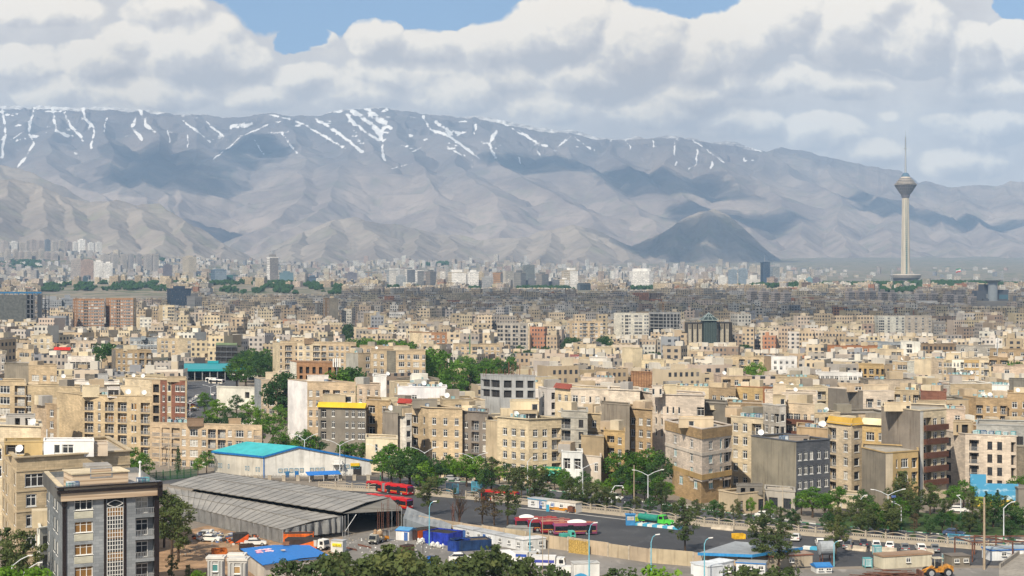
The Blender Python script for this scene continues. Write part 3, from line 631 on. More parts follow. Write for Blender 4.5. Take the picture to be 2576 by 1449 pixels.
b('plain cream roof-top block | behind the deep blank parapet',[(120,585),(184,580)],956,0,20,[''],'cr',974,mat='render',dish=1)
b('long whitish parapet block | behind the balconied block',[(185,600),(300,594)],961,0,20,[''],'wh',973,mat='render',hut=[(214,238,6,944,'gc','',5),(246,272,6,942,'gr','',5)])
b('tall white blank tower end | joined to a beige brick front with balconies',[(724,512),(773,500),(895,494)],963,4,25.4,['',',w.w.b.b.w.w,'],['wt','be'],1110,top=2.2,hut=[(773,826,6,946,'wh','',5)],mats=['paint','stone'],coolers=1)
b('dark grey-brown block under a yellow eaves fascia | with white framed windows',[(800,463),(921,458)],1025,3,28,['.D..w....w.w.ww,'],'db',1125,cap=((.62,.43,.03),1.3,.8,0,1),mat='render',top=.4,hut=[(812,869,7,995,'be','',6),(857,893,8,992,'ly','n',5)],dish=1)
b('tan stone block with wide dark windows | beside the yellow-edged block',[(921,466),(981,462)],1009,3,27,[',D..w.'],'ta',1105,hut=[(960,1000,6,1003,'ly','',5)],gl='x')
b('blank brown concrete wall block | behind a low flat roof',[(962,442),(1001,438)],1040,0,27,[''],'co',1112,mat='concrete',dish=1)
b('slim white brick block | with few windows between concrete walls',[(1001,440),(1021,437),(1036,438)],1042,3,28,['','n'],'wh',1125)
b('pale brown block with painted blue end wall | above the avenue trees',[(640,602),(657,590),(724,584)],957,4,21,['','.w.W.w.b'],['bg','pk'],1030,hut=[(668,700,8,938,'cr','',5)])
b('wide beige block with blank sunlit end | and many small windows',[(686,790),(704,780),(748,778),(806,775),(896,770)],864,4,16,['','n.b.n',',w.w.b',',b.W.w.w.w.b'],['ly','be','cr','be'],935,depth=14,dish=1,hut=[(765,790,6,853,'br','',6)],coolers=2)
b('unfinished brick-infilled frame block | with a white blank end',[(729,582),(746,572),(851,566)],913,2,22,['','.d.d.d.d..d.d'],['wh','bk'],956,top=1.2,gl='x',name='unfinished_building')
b('dark glass office with white bands | and green parapet by the trees',[(543,906),(596,900)],868,3,13,['DDDD'],'sl',916,fr='d',cap=((.16,.22,.12),1.2,.3,0,1),name='office_building',cat='office building')
b('grey blank-sided block | in front of the beige windowed block',[(870,700),(901,690),(932,694)],889,3,18,['','..w'],['gy','be'],940,mat='concrete',coolers=1)
b('beige block with flat grey bay | and paired windows facing the trees',[(932,640),(973,634),(996,632),(1070,628)],883,3,19,['.w.w.','','.W.w.W.w'],['be','gc','be'],940,dish=1,hut=[(990,1030,5,873,'cr','',5)])
b('low beige roof block with white windows | above the grey bay block',[(905,860),(1026,852)],872,1,16,['w.w.W...w.w.w.'],'be',888,coolers=2)
b('beige block with three square windows | behind the yellow fascia',[(897,526),(957,520)],970,2,24,['.w..w..w.'],'pk',1010)
b('blank white roof-room block | beside a yellow plastered house',[(938,556),(972,552)],948,0,20,[''],'wt',976,mat='render',dish=1)
b('beige house with dark red sheet eaves | beside the corner block',[(1001,478),(1036,474)],1014,1,26,['D.'],'cr',1042,cap=((.32,.045,.035),1.2,.5,0,1))
b('five-bay beige corner block | with chamfered edge and stone bands',[(1026,462),(1078,450),(1163,446)],1028,4,29,['.D.,n.','.w..w..w.'],'be',1150,depth=14,bands=False,cor=.45,top=2.3,hut=[(1037,1100,8,1007,'co','',6)],coolers=4,dish=2)
b('dark brown-grey block | with tall white framed windows and a deep parapet',[(1163,448),(1228,443)],1038,4,28.5,[',w.b.w,'],'db',1150,mat='render',top=2.2,cor=.35,coolers=4)
b('blank sandy wall block | between the dark block and the ornate block',[(1222,436),(1256,430)],1062,0,28,[''],'be',1160,mat='concrete')
b('ornate beige stone block | with arched mouldings and a shop at its foot',[(1251,402),(1330,394),(1412,398)],1055,5,29.5,[',.w.w.w.','.w.w.b'],'ly',1225,depth=15,cor=.4,top=2.2,hut=[(1283,1356,10,1010,'ly','..n',7),(1290,1352,5,1036,'be','.D',5)],coolers=3,dish=1)
b('grey striped stone block | with dark windows and railed balconies',[(1412,398),(1478,394)],1036,4,30.5,['b..w.'],'gy',1140,gl='x',fr='d',bands=True,cor=.2,top=1.6)
b('low white shopfront block | with two arched dark doors below the striped block',[(1413,380),(1465,378)],1138,1,38,[',D.D,'],'wt',1180,depth=7,mat='render')
b('narrow beige block | with rounded white sill beside the concrete wall',[(1478,410),(1511,407)],1042,3,29,['.w.'],'be',1110,cor=.3,top=1.2)
b('tall bare concrete end wall block | with a sloped top',[(1511,428),(1584,420)],1020,0,29,[''],'co',1100,mat='concrete',depth=8)
b('low blank ochre wall block | on the street beside the white shopfront',[(1462,392),(1519,388)],1100,0,30,[''],'tn',1172,mat='render')
b('yellow balcony block | half hidden by the street trees',[(1519,392),(1572,388)],1086,4,30,['.B.w.'],'yt',1180)
b('tan block with a tall arched bay | and carved parapet',[(1583,426),(1641,420)],1031,4,30,[',w.w.w,'],'ta',1160,cor=.4,top=1.9,gl='g')
b('unfinished grey concrete frame | with open floors and props',[(1209,508),(1258,500),(1347,498)],946,2,25,['DD','.D.D.D'],'gr',1014,mat='concrete',gl='x',fr='d',name='unfinished_building',depth=12)
b('beige block with one small window | behind the concrete frame',[(1300,562),(1364,558)],963,1,26,['...n..'],'ly',1000,top=1.2,coolers=2)
b('pale grey panel block | with beige windowed front',[(1095,690),(1130,682),(1200,678)],940,3,18,['','.W.w..n.w.W.'],['lg','be'],1004,coolers=2)
b('white parapet block with many coolers | above the corner block',[(1000,520),(1124,514)],975,1,24,['...w.....w'],'wt',1003,top=2.2,coolers=6,dish=2,mat='render')
b('beige block with stacked loggias | beside the tall trees',[(1072,832),(1131,826)],895,3,15,['b.w.w.b.w'],'be',940)
b('long beige block with a central black window pair | behind the trees',[(1140,960),(1257,950)],867,2,13,['.w.w.w.DD.w.w.w'],'be',893)
b('cream block with a brick-red windowed half | and white blank end',[(1030,1075),(1062,1060),(1085,1058),(1133,1054)],838,3,11.5,['','.w.w','w.w.w.w'],['ly','cr','bk'],868)
b('large grey-beige office with teal glass corner | and round windows',[(1251,1105),(1328,1095)],814,6,10.5,['ww.ww.ww.ww.'],'gy',872,name='office_building',cat='office building',fr='d')
b('white cottage with a red-brown roof | on the sunlit roofs',[(1433,800),(1456,797)],897,1,18,['.w.w'],'wt',917,mat='render',cap=((.20,.05,.04),1.0,.3,0,1))
b('long beige upper floor | with five dark square windows',[(1457,905),(1548,898)],875,1,13,['.w..w..w..w.'],'ly',893,hut=[(1476,1500,5,866,'cr','',5)])
b('plain cream cube | with a satellite dish beside a red-roofed house',[(1483,770),(1527,766)],901,0,18,[''],'wh',922,mat='render',dish=1)
b('whitish upper floor with triple windows | beside the red awnings',[(1461,622),(1545,616)],951,1,22,['..w.WW.n'],'ws',978,top=1.8,coolers=4)
b('white stone corner block | with a tall green arched stair window',[(1396,470),(1436,462),(1457,460),(1545,456)],981,2,28,['.w.w.','t',',w.n.w.n.w'],['ly','ws','ws'],1032,cap=((.30,.075,.05),1.3,.7,0,1,(0,)),top=1.5,depth=12)
b('white stone block with pilasters | and black windows behind the concrete wall',[(1531,450),(1610,444)],983,1,34,['w..W..w.'],'ws',1026,top=3.0,cor=.35)
b('white stone tower block | with paired slim windows',[(1601,456),(1639,446),(1668,440),(1772,436)],995,3,30,['.n.n','.n.n','.n.n.n.....D'],'ws',1085,cor=.35,top=2.8,hut=[(1640,1666,1,972,'ws','n.n',5),(1670,1702,6,970,'ly','',4)],coolers=2,depth=13)
b('brick-clad shell with scaffolding | among the beige roofs',[(1587,542),(1640,538)],941,0,22,[''],'bk',992,name='unfinished_building')
b('cream loggia block with wide windows | and roof garden',[(1614,735),(1671,730)],907,1,20,['.WW.'],'ly',930,coolers=0)
b('tall plain cream block | with the roof garden beside it',[(1565,760),(1592,752),(1616,754)],876,0,17,[''],'ly',926,mat='render')
b('eight-windowed white block | with blue panes and tan side',[(1923,862),(1940,852),(2005,848)],897,2,14.5,['','.w.w.w.w.'],['tn','wt'],944,gl='g',mat='render',top=1.8)
b('beige block behind the bright green tree | with shaded loggias',[(1841,770),(1922,764)],898,2,17,['...b.w.b..'],'be',937)
b('long beige parapet block | in front of the eight-windowed block',[(1938,622),(2056,616)],950,1,21,['..w...w.....w..'],'be',975,coolers=5,top=1.6)
b('cream block with barred vents | near the brown glass tower',[(1745,860),(1843,853)],898,1,15,['w.b.w..w.b'],'cr',916,coolers=2)
b('beige blank block with roof tank | behind the white tower block',[(1702,526),(1783,520)],974,0,23,[''],'ly',1010,coolers=5)
b('brown stone block with dotted frieze | and paired windows',[(1783,506),(1851,500)],978,1,25,['.w.w.W'],'tn',1016,top=1.9)
b('ochre block with an orange panel | on the roof edge',[(1851,508),(1919,502),(1942,503)],975,1,25,['..w..w.',''],['yt','ob'],1012,coolers=4,top=1.6)
b('dark concrete end block | below the brown stone block',[(1770,452),(1829,446)],1017,0,30,[''],'gc',1052,mat='concrete',hut=[(1786,1830,3,1031,'ly','.D.',3)])
b('brown stone block with white windows | behind the hexagonal corner block',[(1829,452),(1919,446)],1017,1,30,['......w..w.'],'tn',1056,hut=[(1828,1862,-3,1023,'ly','',4)],coolers=2)
b('whitish long block with triple windows | behind the red-banded block',[(1924,478),(2056,472)],990,1,27,['..........WW.'],'ws',1016,top=2.2,hut=[(1945,1977,4,968,'ly','',5)],dish=1)
b('hexagonal cream corner block | with tan base and teal curtains',[(1674,380),(1766,356),(1840,366)],1080,4,35.5,['..w...w..','..w..t,D'],'ws',1205,top=2.4,gl='t',cor=.2,zb=zt(1203,356),hut=[(1707,1795,8,1054,'ly','.n..',7)],coolers=3,roofz=.4,depth=13)
b('plain tan block with white windows | rising beside the hexagonal corner block',[(1839,386),(1920,378)],1054,6,34,[',w.w.b,'],'cr',1225,coolers=4,mat='stone')
b('bare concrete end wall block | with blue-grey tiled front and white framed windows',[(1890,366),(2003,352),(2088,358)],1112,4,36,['',',w,w,w.w.w,'],['co','sl'],1290,gl='g',mats=['concrete','stone'],top=1.8,depth=12,hut=[(1971,2036,7,1100,'co','..n',5)],dish=1,coolers=2)
b('grey-beige block with a slim tower bay | and diamond parapet',[(1918,418),(1961,412),(1977,413)],1021,4,31,['.w.wD','n'],['gy','lg'],1120,top=1.7,hut=[(1944,1976,4,998,'be','.n',5)])
b('red-brown banded block | with beige windows between bands',[(1977,420),(2049,414)],1018,2,30,['WW.w.w'],'cr',1080,top=2.2,band=(0,'rb',.6))
b('low concrete workshop | with coolers in front of the banded block',[(2004,398),(2085,392)],1080,0,30,[''],'ta',1112,mat='concrete',coolers=3,dish=2)
b('pale beige six-storey block | with open loggias at one edge beside the blue-grey front',[(2082,378),(2142,370),(2169,373)],1068,6,34.5,['b..w.','n'],'cr',1255,coolers=0,cap=((.60,.38,.07),1.5,.4,0,1),cor=.25)
b('yellow-tan block under a cream awning | behind the pale six-storey block',[(2169,392),(2222,388)],1068,4,33,['.W.w'],'yt',1190,top=1.6,cap=((.72,.63,.42),1.4,.6,0,1),gl='x')
b('tall raw concrete block | with brick-red balconies on its street face',[(2217,374),(2315,360),(2323,361),(2381,366)],1034,5,34.7,['','','b,w.w,'],['co','wh','cr'],1245,mats=['concrete','render','stone'],top=1.4,hut=[(2224,2292,6,1016,'ly','...n',5)],depth=13,coolers=2,band=(2,'rb',.8))
b('two-storey mustard house | with a raw concrete side by the pines',[(2168,362),(2228,350),(2246,351),(2310,355)],1140,2,36,['','.','.n.W.D'],['co','cr','yt'],1240,mats=['concrete','render','render'],depth=10)
b('broad beige block with grilled windows | behind the sky mural',[(2378,394),(2428,385),(2557,379)],1098,4,32.5,['w...','.b..w.w..d'],'ws',1220,gl='k',coolers=10,depth=14,fr='d',hut=[(2398,2444,9,1062,'be','.n.D.',6)])
b('grey panelled office | behind the broad beige block',[(2456,424),(2650,418)],1073,3,31,['........W....W'],'gr',1130,fr='d',name='office_building',cat='office building',depth=16,top=2.4)
b('beige upper block with grilled windows | behind the tall concrete block',[(2290,440),(2428,434)],1031,2,32,['....d.w..w.'],'pk',1064,hut=[(2305,2380,4,1010,'be','n.D.',5)],coolers=3)
b('large tan brick block | with tall dark recesses and dishes',[(2422,508),(2455,500),(2534,496)],1003,4,25.5,['','b.w.w.b'],'ta',1064,dish=3,top=2.0,coolers=6)
b('tan edge block | with white windows at the picture edge',[(2534,500),(2640,496)],991,4,26,['.w.w.w.w'],'ta',1070,top=2.2,dish=1)
b('dark concrete block with diamond friezed front | and brown windows',[(2083,496),(2171,482),(2250,478)],985,2,27,['','.b.w..D'],['gc','ws'],1038,mats=['concrete','stone'],top=2.1,gl='k',hut=[(2130,2172,6,968,'be','.w',6),(2172,2235,5,970,'ly','',5)])
b('beige block with black coping | and tall balcony slots',[(2250,486),(2312,482)],983,2,26,['b.w.n.b'],'be',1028,coolers=2)
b('maroon diamond-parapet block | among the rooftops',[(2316,478),(2381,474)],986,1,26,['..D..'],'rb',1008,top=2.6)
b('white scalloped-parapet block | with arched windows',[(2052,648),(2169,640)],938,1,20,['wwwwwwwwww'],'wt',958,mat='render')
b('half-built block with yellow columns | and black openings',[(2160,652),(2224,646)],920,2,18,['d.d.D.d.d'],'yt',955,gl='x',name='unfinished_building')
b('cream and orange apartment row | with regular white windows',[(2343,706),(2374,698),(2395,697),(2425,695),(2463,693),(2488,692)],905,3,18,['.w','www','.w.w.b','wwww','.wb'],['cr','be','wh','yt','cr'],960,coolers=4,hut=[(2380,2418,5,890,'ly','.w',6)],depth=12)
b('tall blank cream block | beside the cream and orange row',[(2300,720),(2343,714)],905,0,18,[''],'ly',945,mat='render',coolers=2)
b('stepped cream block | with a small orange canopy',[(2245,660),(2282,654),(2300,656)],910,2,18,['w.WW',''],['be','wh'],955,dish=1)
b('grey-beige roof block with dish | in front of the cream and orange row',[(2380,620),(2452,614)],945,1,20,['..n.w.w.W'],'be',965,coolers=6,dish=2)
b('white plastered roof block | near the picture edge',[(2475,560),(2538,554)],970,0,20,[''],'wt',1000,mat='render',coolers=5)
b('grey-brown blank block | at the edge of the picture below iron rods',[(2538,580),(2640,576)],958,0,20,[''],'gc',990,mat='concrete')
b('terracotta long block | at the edge of the cloud shadow',[(2079,1008),(2208,1000)],871,1,13,['...w.......w...'],'ob',888)
b('large blank cream block | in front of the terracotta block',[(2187,860),(2226,850),(2273,848)],879,1,16,['','...DD.'],['ly','ly'],908,mat='render',coolers=2)
b('tall white blank block | with a slot of balconies',[(2266,968),(2315,960)],860,3,13,['..D...'],'wh',900,mat='render')
b('grey glass-slotted block | beside the tall white blank block',[(2208,985),(2266,978)],862,3,13,['....D'],'bg',885)
b('dark mauve block | with many small windows in cloud shadow',[(2317,990),(2407,982)],866,2,13,['.ww.d.w.w.ww.w.w'],'br',898,fr='d')
b('grey-brown long block | with white windows at the edge',[(2490,900),(2620,892)],880,2,15,['.w.w.w..w.w.w'],'tn',908)
b('tan stepped block with tented roof room | beside trees',[(2488,760),(2536,754)],900,2,17,['b.b'],'ta',936)
b('beige block with iron rods on its roof | at the picture edge',[(2498,700),(2640,694)],922,2,18,['.w.w..',],'pk',956)
b('grey-brown office slab | beside the mobile mast',[(2405,960),(2505,952)],871,2,13,['.w..w..w.'],'gy',900)
FARROW=[('brick-brown apartment slab with stepped cream top',[(183,1540),(196,1520),(262,1515)],752,10,7.9,['www','wwDwwWww'],['bk','bk'],833),('twin brick-brown slab with cream top floors',[(266,1535),(278,1520),(335,1512),(343,1520)],750,10,7.9,['ww','wwDwwWw','w'],['bk','bk','be'],833),('white apartment cube beside the brown slabs',[(343,1430),(352,1420),(381,1416)],799,4,9,['','w.w.w'],['cr','wh'],836),('slim cream tower standing above low roofs',[(399,1530),(409,1520),(439,1516)],768,4,8.5,['','w..DD'],['be','cr'],808),('tall blank grey-brown slab with white edge',[(813,1690),(828,1676),(851,1672)],750,7,7,['w.w',''],['br','gc'],802),('dark twin wing beside the blank slab',[(792,1700),(812,1694)],762,5,7,['w.D'],['dg'],798),('white gridded block beside the blank slab',[(860,1690),(884,1684)],778,5,7,['wwww'],['wh'],802),('white palace-like block with tall windows',[(979,1640),(1018,1632)],786,3,7,['wwwwwww'],['wt'],802),('cream ten-bay apartment block near the dark trees',[(1427,1300),(1445,1290),(1517,1286)],808,5,9.5,['w.w','w.wb.bw.w'],['be','be'],862),('white apartment tower with zigzag stair front',[(1544,1420),(1572,1408),(1632,1404)],788,6,8.6,['..w','Dw..WW.ww'],['wh','wh'],855),('grey unfinished frame tower beside the white zigzag tower',[(1633,1425),(1668,1412),(1712,1410)],786,6,8.6,['DDD','ddddd'],['gr','gr'],838),('long white apartment slab with zigzag loggias',[(2191,1525),(2210,1510),(2276,1504),(2344,1500)],795,7,6.9,['w.w','W.w..w.w','.w.w.w.w'],['wh','wh','ws'],848),('gridded grey-beige office beside the long white slab',[(2349,1540),(2387,1532)],812,5,7,['wwwwww'],['gy'],845)]
for lb,c,vt_,rw,fp_,sp,cl,vb_ in FARROW:
 b(lb,c,vt_,rw,fp_,sp,cl,vb_,depth=14,top=1.2,name='unfinished_building' if 'unfinished' in lb else 'apartment_building',fr='d' if 'unfinished' in lb else 'w')
 # far towers and landmarks
def TOW(label,corners,vtop,cols,al=.3,depth=26,crown=None,vbot=None,name='high_rise',cat='tower block',group=None,bal=True,slots=()):
 short,_,rest=label.partition('|');short=short.strip();full=(short+' '+rest.strip()).strip();rng=random.Random(hash_s(full))
 pts=[(px(u,Y),Y)for u,Y in corners];poly=close_poly(pts,depth);Yr=min(p[1]for p in pts)
 org=(sum(p[0]for p in poly)/len(poly),sum(p[1]for p in poly)/len(poly));zb_=float(gz(*org))-6;z1=zt(vtop,Yr)
 rel=[(p[0]-org[0],p[1]-org[1])for p in poly]
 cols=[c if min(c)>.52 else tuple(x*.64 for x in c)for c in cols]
 root=thing(name,(org[0],org[1],0),full,cat,group);mb=MB();nf=len(pts)-1
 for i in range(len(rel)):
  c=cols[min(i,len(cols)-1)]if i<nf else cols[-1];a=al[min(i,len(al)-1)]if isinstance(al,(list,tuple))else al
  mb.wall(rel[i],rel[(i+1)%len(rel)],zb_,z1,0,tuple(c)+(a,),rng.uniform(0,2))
 mb.quad([(*p,z1)for p in rel],0,None,tuple(x*.8 for x in cols[-1])+(0,))
 if bal:
  k=zb_+6
  while k<z1-3:ring(mb,rel,-.55,.1,k,k+.7);k+=6.6
  for i in range(len(mb.c)):
   if mb.c[i]is None:mb.c[i]=tuple(cols[-1])+(0,)
 mb.build('tower_body',M['city'],root)
 cr=crown or(.5,.5,6);mb=MB();cx=[sum(p[0]for p in rel)/len(rel),sum(p[1]for p in rel)/len(rel)]
 hp=[(p[0]*cr[0],p[1]*cr[1])for p in rel];mb.prism(hp,z1,z1+cr[2],0,None,tuple(cols[-1])+(0,));ring(mb,rel,-.5,.6,z1-.2,z1+1.6)
 for i in range(len(mb.c)):
  if mb.c[i]is None:mb.c[i]=tuple(cols[0])+(0,)
 mb.build('roof_house',M['city'],root)
 if len(cr)>3:
  mb=MB();mb.tube((hp[0][0]*.2,hp[0][1]*.2,z1+cr[2]),(hp[0][0]*.2,hp[0][1]*.2,z1+cr[2]+cr[3]),.8,.25);mb.build('mast',M['metal'],root)
 TR.append(dict(u0=corners[0][0],u1=corners[-1][0],Y0=Yr,Y1=Yr+depth,vt=vtop,vb=vbot or 735,poly=poly,short=short,z=z1,root=root,roof=z1,coolers=0,dish=0,pts=pts))
 return root
W1,W2,CR,PK,GY,DG,BL,TL,OR=(.80,.78,.74),(.62,.60,.56),(.66,.57,.43),(.50,.38,.32),(.33,.32,.31),(.10,.11,.13),(.13,.20,.28),(.11,.27,.29),(.55,.33,.17)
T=TOW
T('unfinished spiral tower | wrapped in white slabs with a crane on its roof',[(671,4420),(679,4405),(700,4410)],648,[W1,(.36,.34,.33)],[.5,.3],22,(.6,.6,9,22),716,bal=True)
T('blue-grey glass slab | beside a green glass annexe',[(530,4450),(541,4430),(570,4435)],680,[BL,(.30,.38,.46)],[.2,.3],24,(.7,.6,5),717)
T('low green glass slab | joined to the blue-grey slab',[(570,4470),(586,4460),(598,4466)],693,[(.07,.20,.19),(.32,.35,.38)],[0,.3],20,None,717)
T('pale teal curtain-walled office | beside the spiral tower',[(703,4620),(738,4610)],687,[(.17,.28,.33)],0,24,None,712,name='office_tower',cat='office tower',bal=False)
T('dark blue ribbed office cube | at the edge of the green belt',[(772,4330),(778,4320),(799,4324)],698,[DG,BL],[.2,.25],24,None,726,name='office_tower',cat='office tower')
T('grey-white corner tower | tallest of the grey pair east of the cranes',[(972,4480),(979,4465),(1000,4470)],680,[(.50,.53,.56),W2],[.25,.3],24,None,728)
T('lower grey slab | between the two grey towers',[(996,4455),(1021,4450)],696,[(.45,.48,.50)],.3,20,None,726)
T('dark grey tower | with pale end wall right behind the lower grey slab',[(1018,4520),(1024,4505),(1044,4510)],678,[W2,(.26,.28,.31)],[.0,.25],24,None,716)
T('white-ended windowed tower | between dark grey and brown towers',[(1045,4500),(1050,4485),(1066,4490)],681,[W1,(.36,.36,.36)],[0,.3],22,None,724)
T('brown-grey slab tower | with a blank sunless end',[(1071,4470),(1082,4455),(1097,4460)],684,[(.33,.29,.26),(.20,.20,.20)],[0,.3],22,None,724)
T('broad white stepped tower | first of the white row',[(1127,4480),(1136,4465),(1172,4470)],686,[CR,W1],[.0,.35],24,(.6,.6,9),716)
T('white tower with balcony stacks | second of the white row',[(1176,4420),(1184,4405),(1204,4410)],685,[W1,W1],[.3,.3],24,(.6,.6,6),730)
T('yellowish tower | joined behind the second white tower',[(1202,4450),(1217,4440)],688,[CR],.4,22,None,730)
T('low white windowed block | in front of the orange-sided tower',[(1212,4400),(1241,4394)],699,[(.5,.5,.5)],.35,22,None,728)
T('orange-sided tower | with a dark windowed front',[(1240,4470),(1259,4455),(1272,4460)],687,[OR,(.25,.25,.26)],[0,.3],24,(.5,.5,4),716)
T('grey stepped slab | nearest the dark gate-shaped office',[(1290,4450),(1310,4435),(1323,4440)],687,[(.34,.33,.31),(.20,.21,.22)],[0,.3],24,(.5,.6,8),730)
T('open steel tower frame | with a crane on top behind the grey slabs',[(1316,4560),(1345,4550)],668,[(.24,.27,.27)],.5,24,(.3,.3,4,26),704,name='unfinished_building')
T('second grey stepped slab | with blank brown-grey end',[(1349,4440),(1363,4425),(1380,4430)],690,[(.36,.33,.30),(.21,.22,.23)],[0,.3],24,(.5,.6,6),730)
T('long low grey slab | linking the stepped slabs',[(1322,4455),(1350,4450)],706,[(.22,.23,.25)],.3,18,None,730)
T('long low grey wing | ending at the cream block',[(1380,4455),(1418,4450)],709,[(.22,.23,.25)],.3,18,None,730)
T('cream-white tall tower | with a dense window grid',[(1419,4490),(1434,4470),(1454,4476)],681,[CR,W1],[.25,.35],28,(.6,.6,8),730)
T('short cream block | at the foot of the cream-white tall tower',[(1408,4430),(1420,4420),(1432,4424)],704,[CR,W1],[0,.4],22,None,731)
T('dark gate-shaped office | with a white-framed blue front',[(1452,3900),(1460,3890),(1487,3894)],716,[(.16,.19,.21),(.05,.08,.10)],[0,.1],30,(.9,.6,4),741,name='office_tower',cat='office tower',bal=False)
T('great white twin tower | broadest tower of the skyline',[(1583,4540),(1592,4520),(1611,4505),(1634,4508),(1645,4520)],683,[W1,W1,W1,W1],[.25,.3,.35,.3],34,(.75,.7,9),734)
T('pale blue glass tower | left one of a twin pair',[(1832,5030),(1854,5020)],680,[(.36,.44,.52)],.2,26,(.4,.4,4,14),720)
T('pale blue glass tower with green cap | right one of a twin pair',[(1857,5030),(1881,5020)],678,[(.36,.44,.52)],.2,26,(.5,.5,5,8),720)
T('whitish slab | beside the twin blue glass towers',[(1806,4930),(1830,4920)],697,[W2],.35,24,None,720)
T('stepped whitish block | between the blue twins and the navy tower',[(1878,4880),(1890,4870),(1913,4872)],704,[W2,W2],[.3,.35],24,(.5,.5,16),720)
T('tall navy glass tower | with a mast',[(1913,4700),(1920,4690),(1937,4694)],661,[(.05,.09,.15),(.09,.15,.24)],[.2,.25],26,(.6,.6,3,20),720)
T('light grey ribbed tower | behind the navy tower',[(1935,4820),(1944,4810),(1961,4814)],672,[(.30,.36,.42),(.50,.53,.54)],[.2,.3],26,(.5,.5,3,14),725)
T('pink-cream tower | in front of the ribbed tower',[(1929,4560),(1947,4545),(1957,4550)],700,[(.60,.47,.37),(.30,.24,.21)],[.3,.35],24,None,731)
T('cream block on the rise | towards the big concrete tower',[(1982,4600),(1992,4590),(2010,4594)],709,[CR,(.4,.34,.28)],[0,.35],20,None,726)
T('dark flat-topped block | on the rise beside a low white hall',[(2044,4700),(2064,4690)],702,[(.25,.21,.24)],.3,20,None,716)
T('teal glass block | behind the dark flat-topped block',[(2028,4760),(2044,4752)],701,[(.25,.44,.48)],.2,20,None,712)
T('dark reddish construction block | in the far city',[(867,4900),(878,4890),(898,4894)],688,[(.26,.24,.26),(.30,.29,.33)],[.3,.4],24,None,704,name='unfinished_building')
T('dark brown-grey cube | in the far city by the pale towers',[(2180-1770,5200),(433,5190)],668,[(.22,.20,.23)],.3,26,None,690)
T('white-framed dark office gate | in the far town',[(208,4000),(221,3994)],699,[(.08,.13,.16)],0,20,None,716,name='office_tower',cat='office tower',bal=False)
T('white tower of a sunlit pair | taller, on the left',[(236,4900),(239,4885),(259,4890)],659,[W1,W1],[.2,.35],24,None,690)
T('white tower of a sunlit pair | shorter, on the right',[(260,4850),(264,4835),(283,4840)],663,[W1,W1],[.2,.35],24,None,690)
T('pinkish slab | beside the sunlit white pair',[(203,4930),(235,4915)],656,[PK],.35,24,None,684)
T('pale slab | behind the pinkish slab',[(178,5060),(204,5045)],654,[(.56,.50,.46)],.3,24,None,680)
T('cream glass-fronted tower pair | on the slope',[(459,6000),(476,5990),(494,5996)],647,[CR,CR],[.3,.35],26,None,668)
HILLT='pale apartment towers on the hillside'
hr_=random.Random(5)
for k,(u0,u1,v)in enumerate([(3,20,608),(24,44,609),(45,62,611),(64,74,607),(74,92,604),(93,110,606),(112,127,604),(128,143,609),(146,163,606),(166,181,609),(183,195,610),(195,214,604),(220,236,612),(239,256,611),(12,28,628),(32,46,629),(46,62,635),(62,80,634),(80,98,634),(97,112,628),(112,128,636),(128,146,637),(146,161,635),(252,275,642),(277,299,641),(302,320,643),(321,338,642),(340,357,641),(360,382,642),(382,399,641)]):
 hi=v<620;Y=(7500 if hi else 6800)+hr_.uniform(-60,60)
 if u0>240 and not hi:Y=6300
 c=hr_.choice([W2,(.62,.55,.47),(.58,.50,.44),(.55,.47,.42)])
 if k in(6,):c=(.25,.27,.31)
 if k==11:c=W1
 if k>22:c=hr_.choice([(.48,.45,.44),(.58,.53,.48)])
 lb={6:'dark blue-grey tower among pale hillside towers',11:'white round-cornered tower, brightest in the upper hillside row',12:'pink notched tower near the end of the upper hillside row',13:'pink notched tower at the very end of the upper hillside row'}.get(k)
 T(lb or('pale apartment tower in the upper hillside row under the bare slope' if hi else 'pale apartment slab in the row above the red-roofed town' if k>22 else 'pale ribbed apartment tower in the lower hillside row'),[(u0,Y+14),(u0+(u1-u0)*.35,Y),(u1,Y+6)],v,[tuple(x*1.08 for x in c),c],[.2,.35],24,None,v+24,group=HILLT+(' upper row' if hi else ' lower row' if k<=22 else ' middle row'))
for k,(u0,u1,v,Y)in enumerate([(1878,1905,733,2480),(1908,1934,735,2460),(1940,1962,737,2440),(1963,1990,738,2430),(2126,2150,735,2730),(2153,2176,734,2740),(2178,2204,733,2750),(2208,2232,736,2680),(2234,2256,738,2660),(2300,2330,740,2630),(2335,2360,740,2640),(2372,2398,742,2620),(2400,2424,744,2600),(2434,2456,748,2540)]):
 T('brown-grey apartment slab in the shaded row '+('below the terraced hill' if k>3 else 'facing the navy tower'),[(u0,Y+14),(u0+(u1-u0)*.4,Y),(u1,Y+8)],v,[(.70,.61,.54),(.64,.57,.51)],[.1,.4],22,None,v+26,group='shaded apartment slabs '+('below the terraced hill' if k>3 else 'facing the navy tower'))
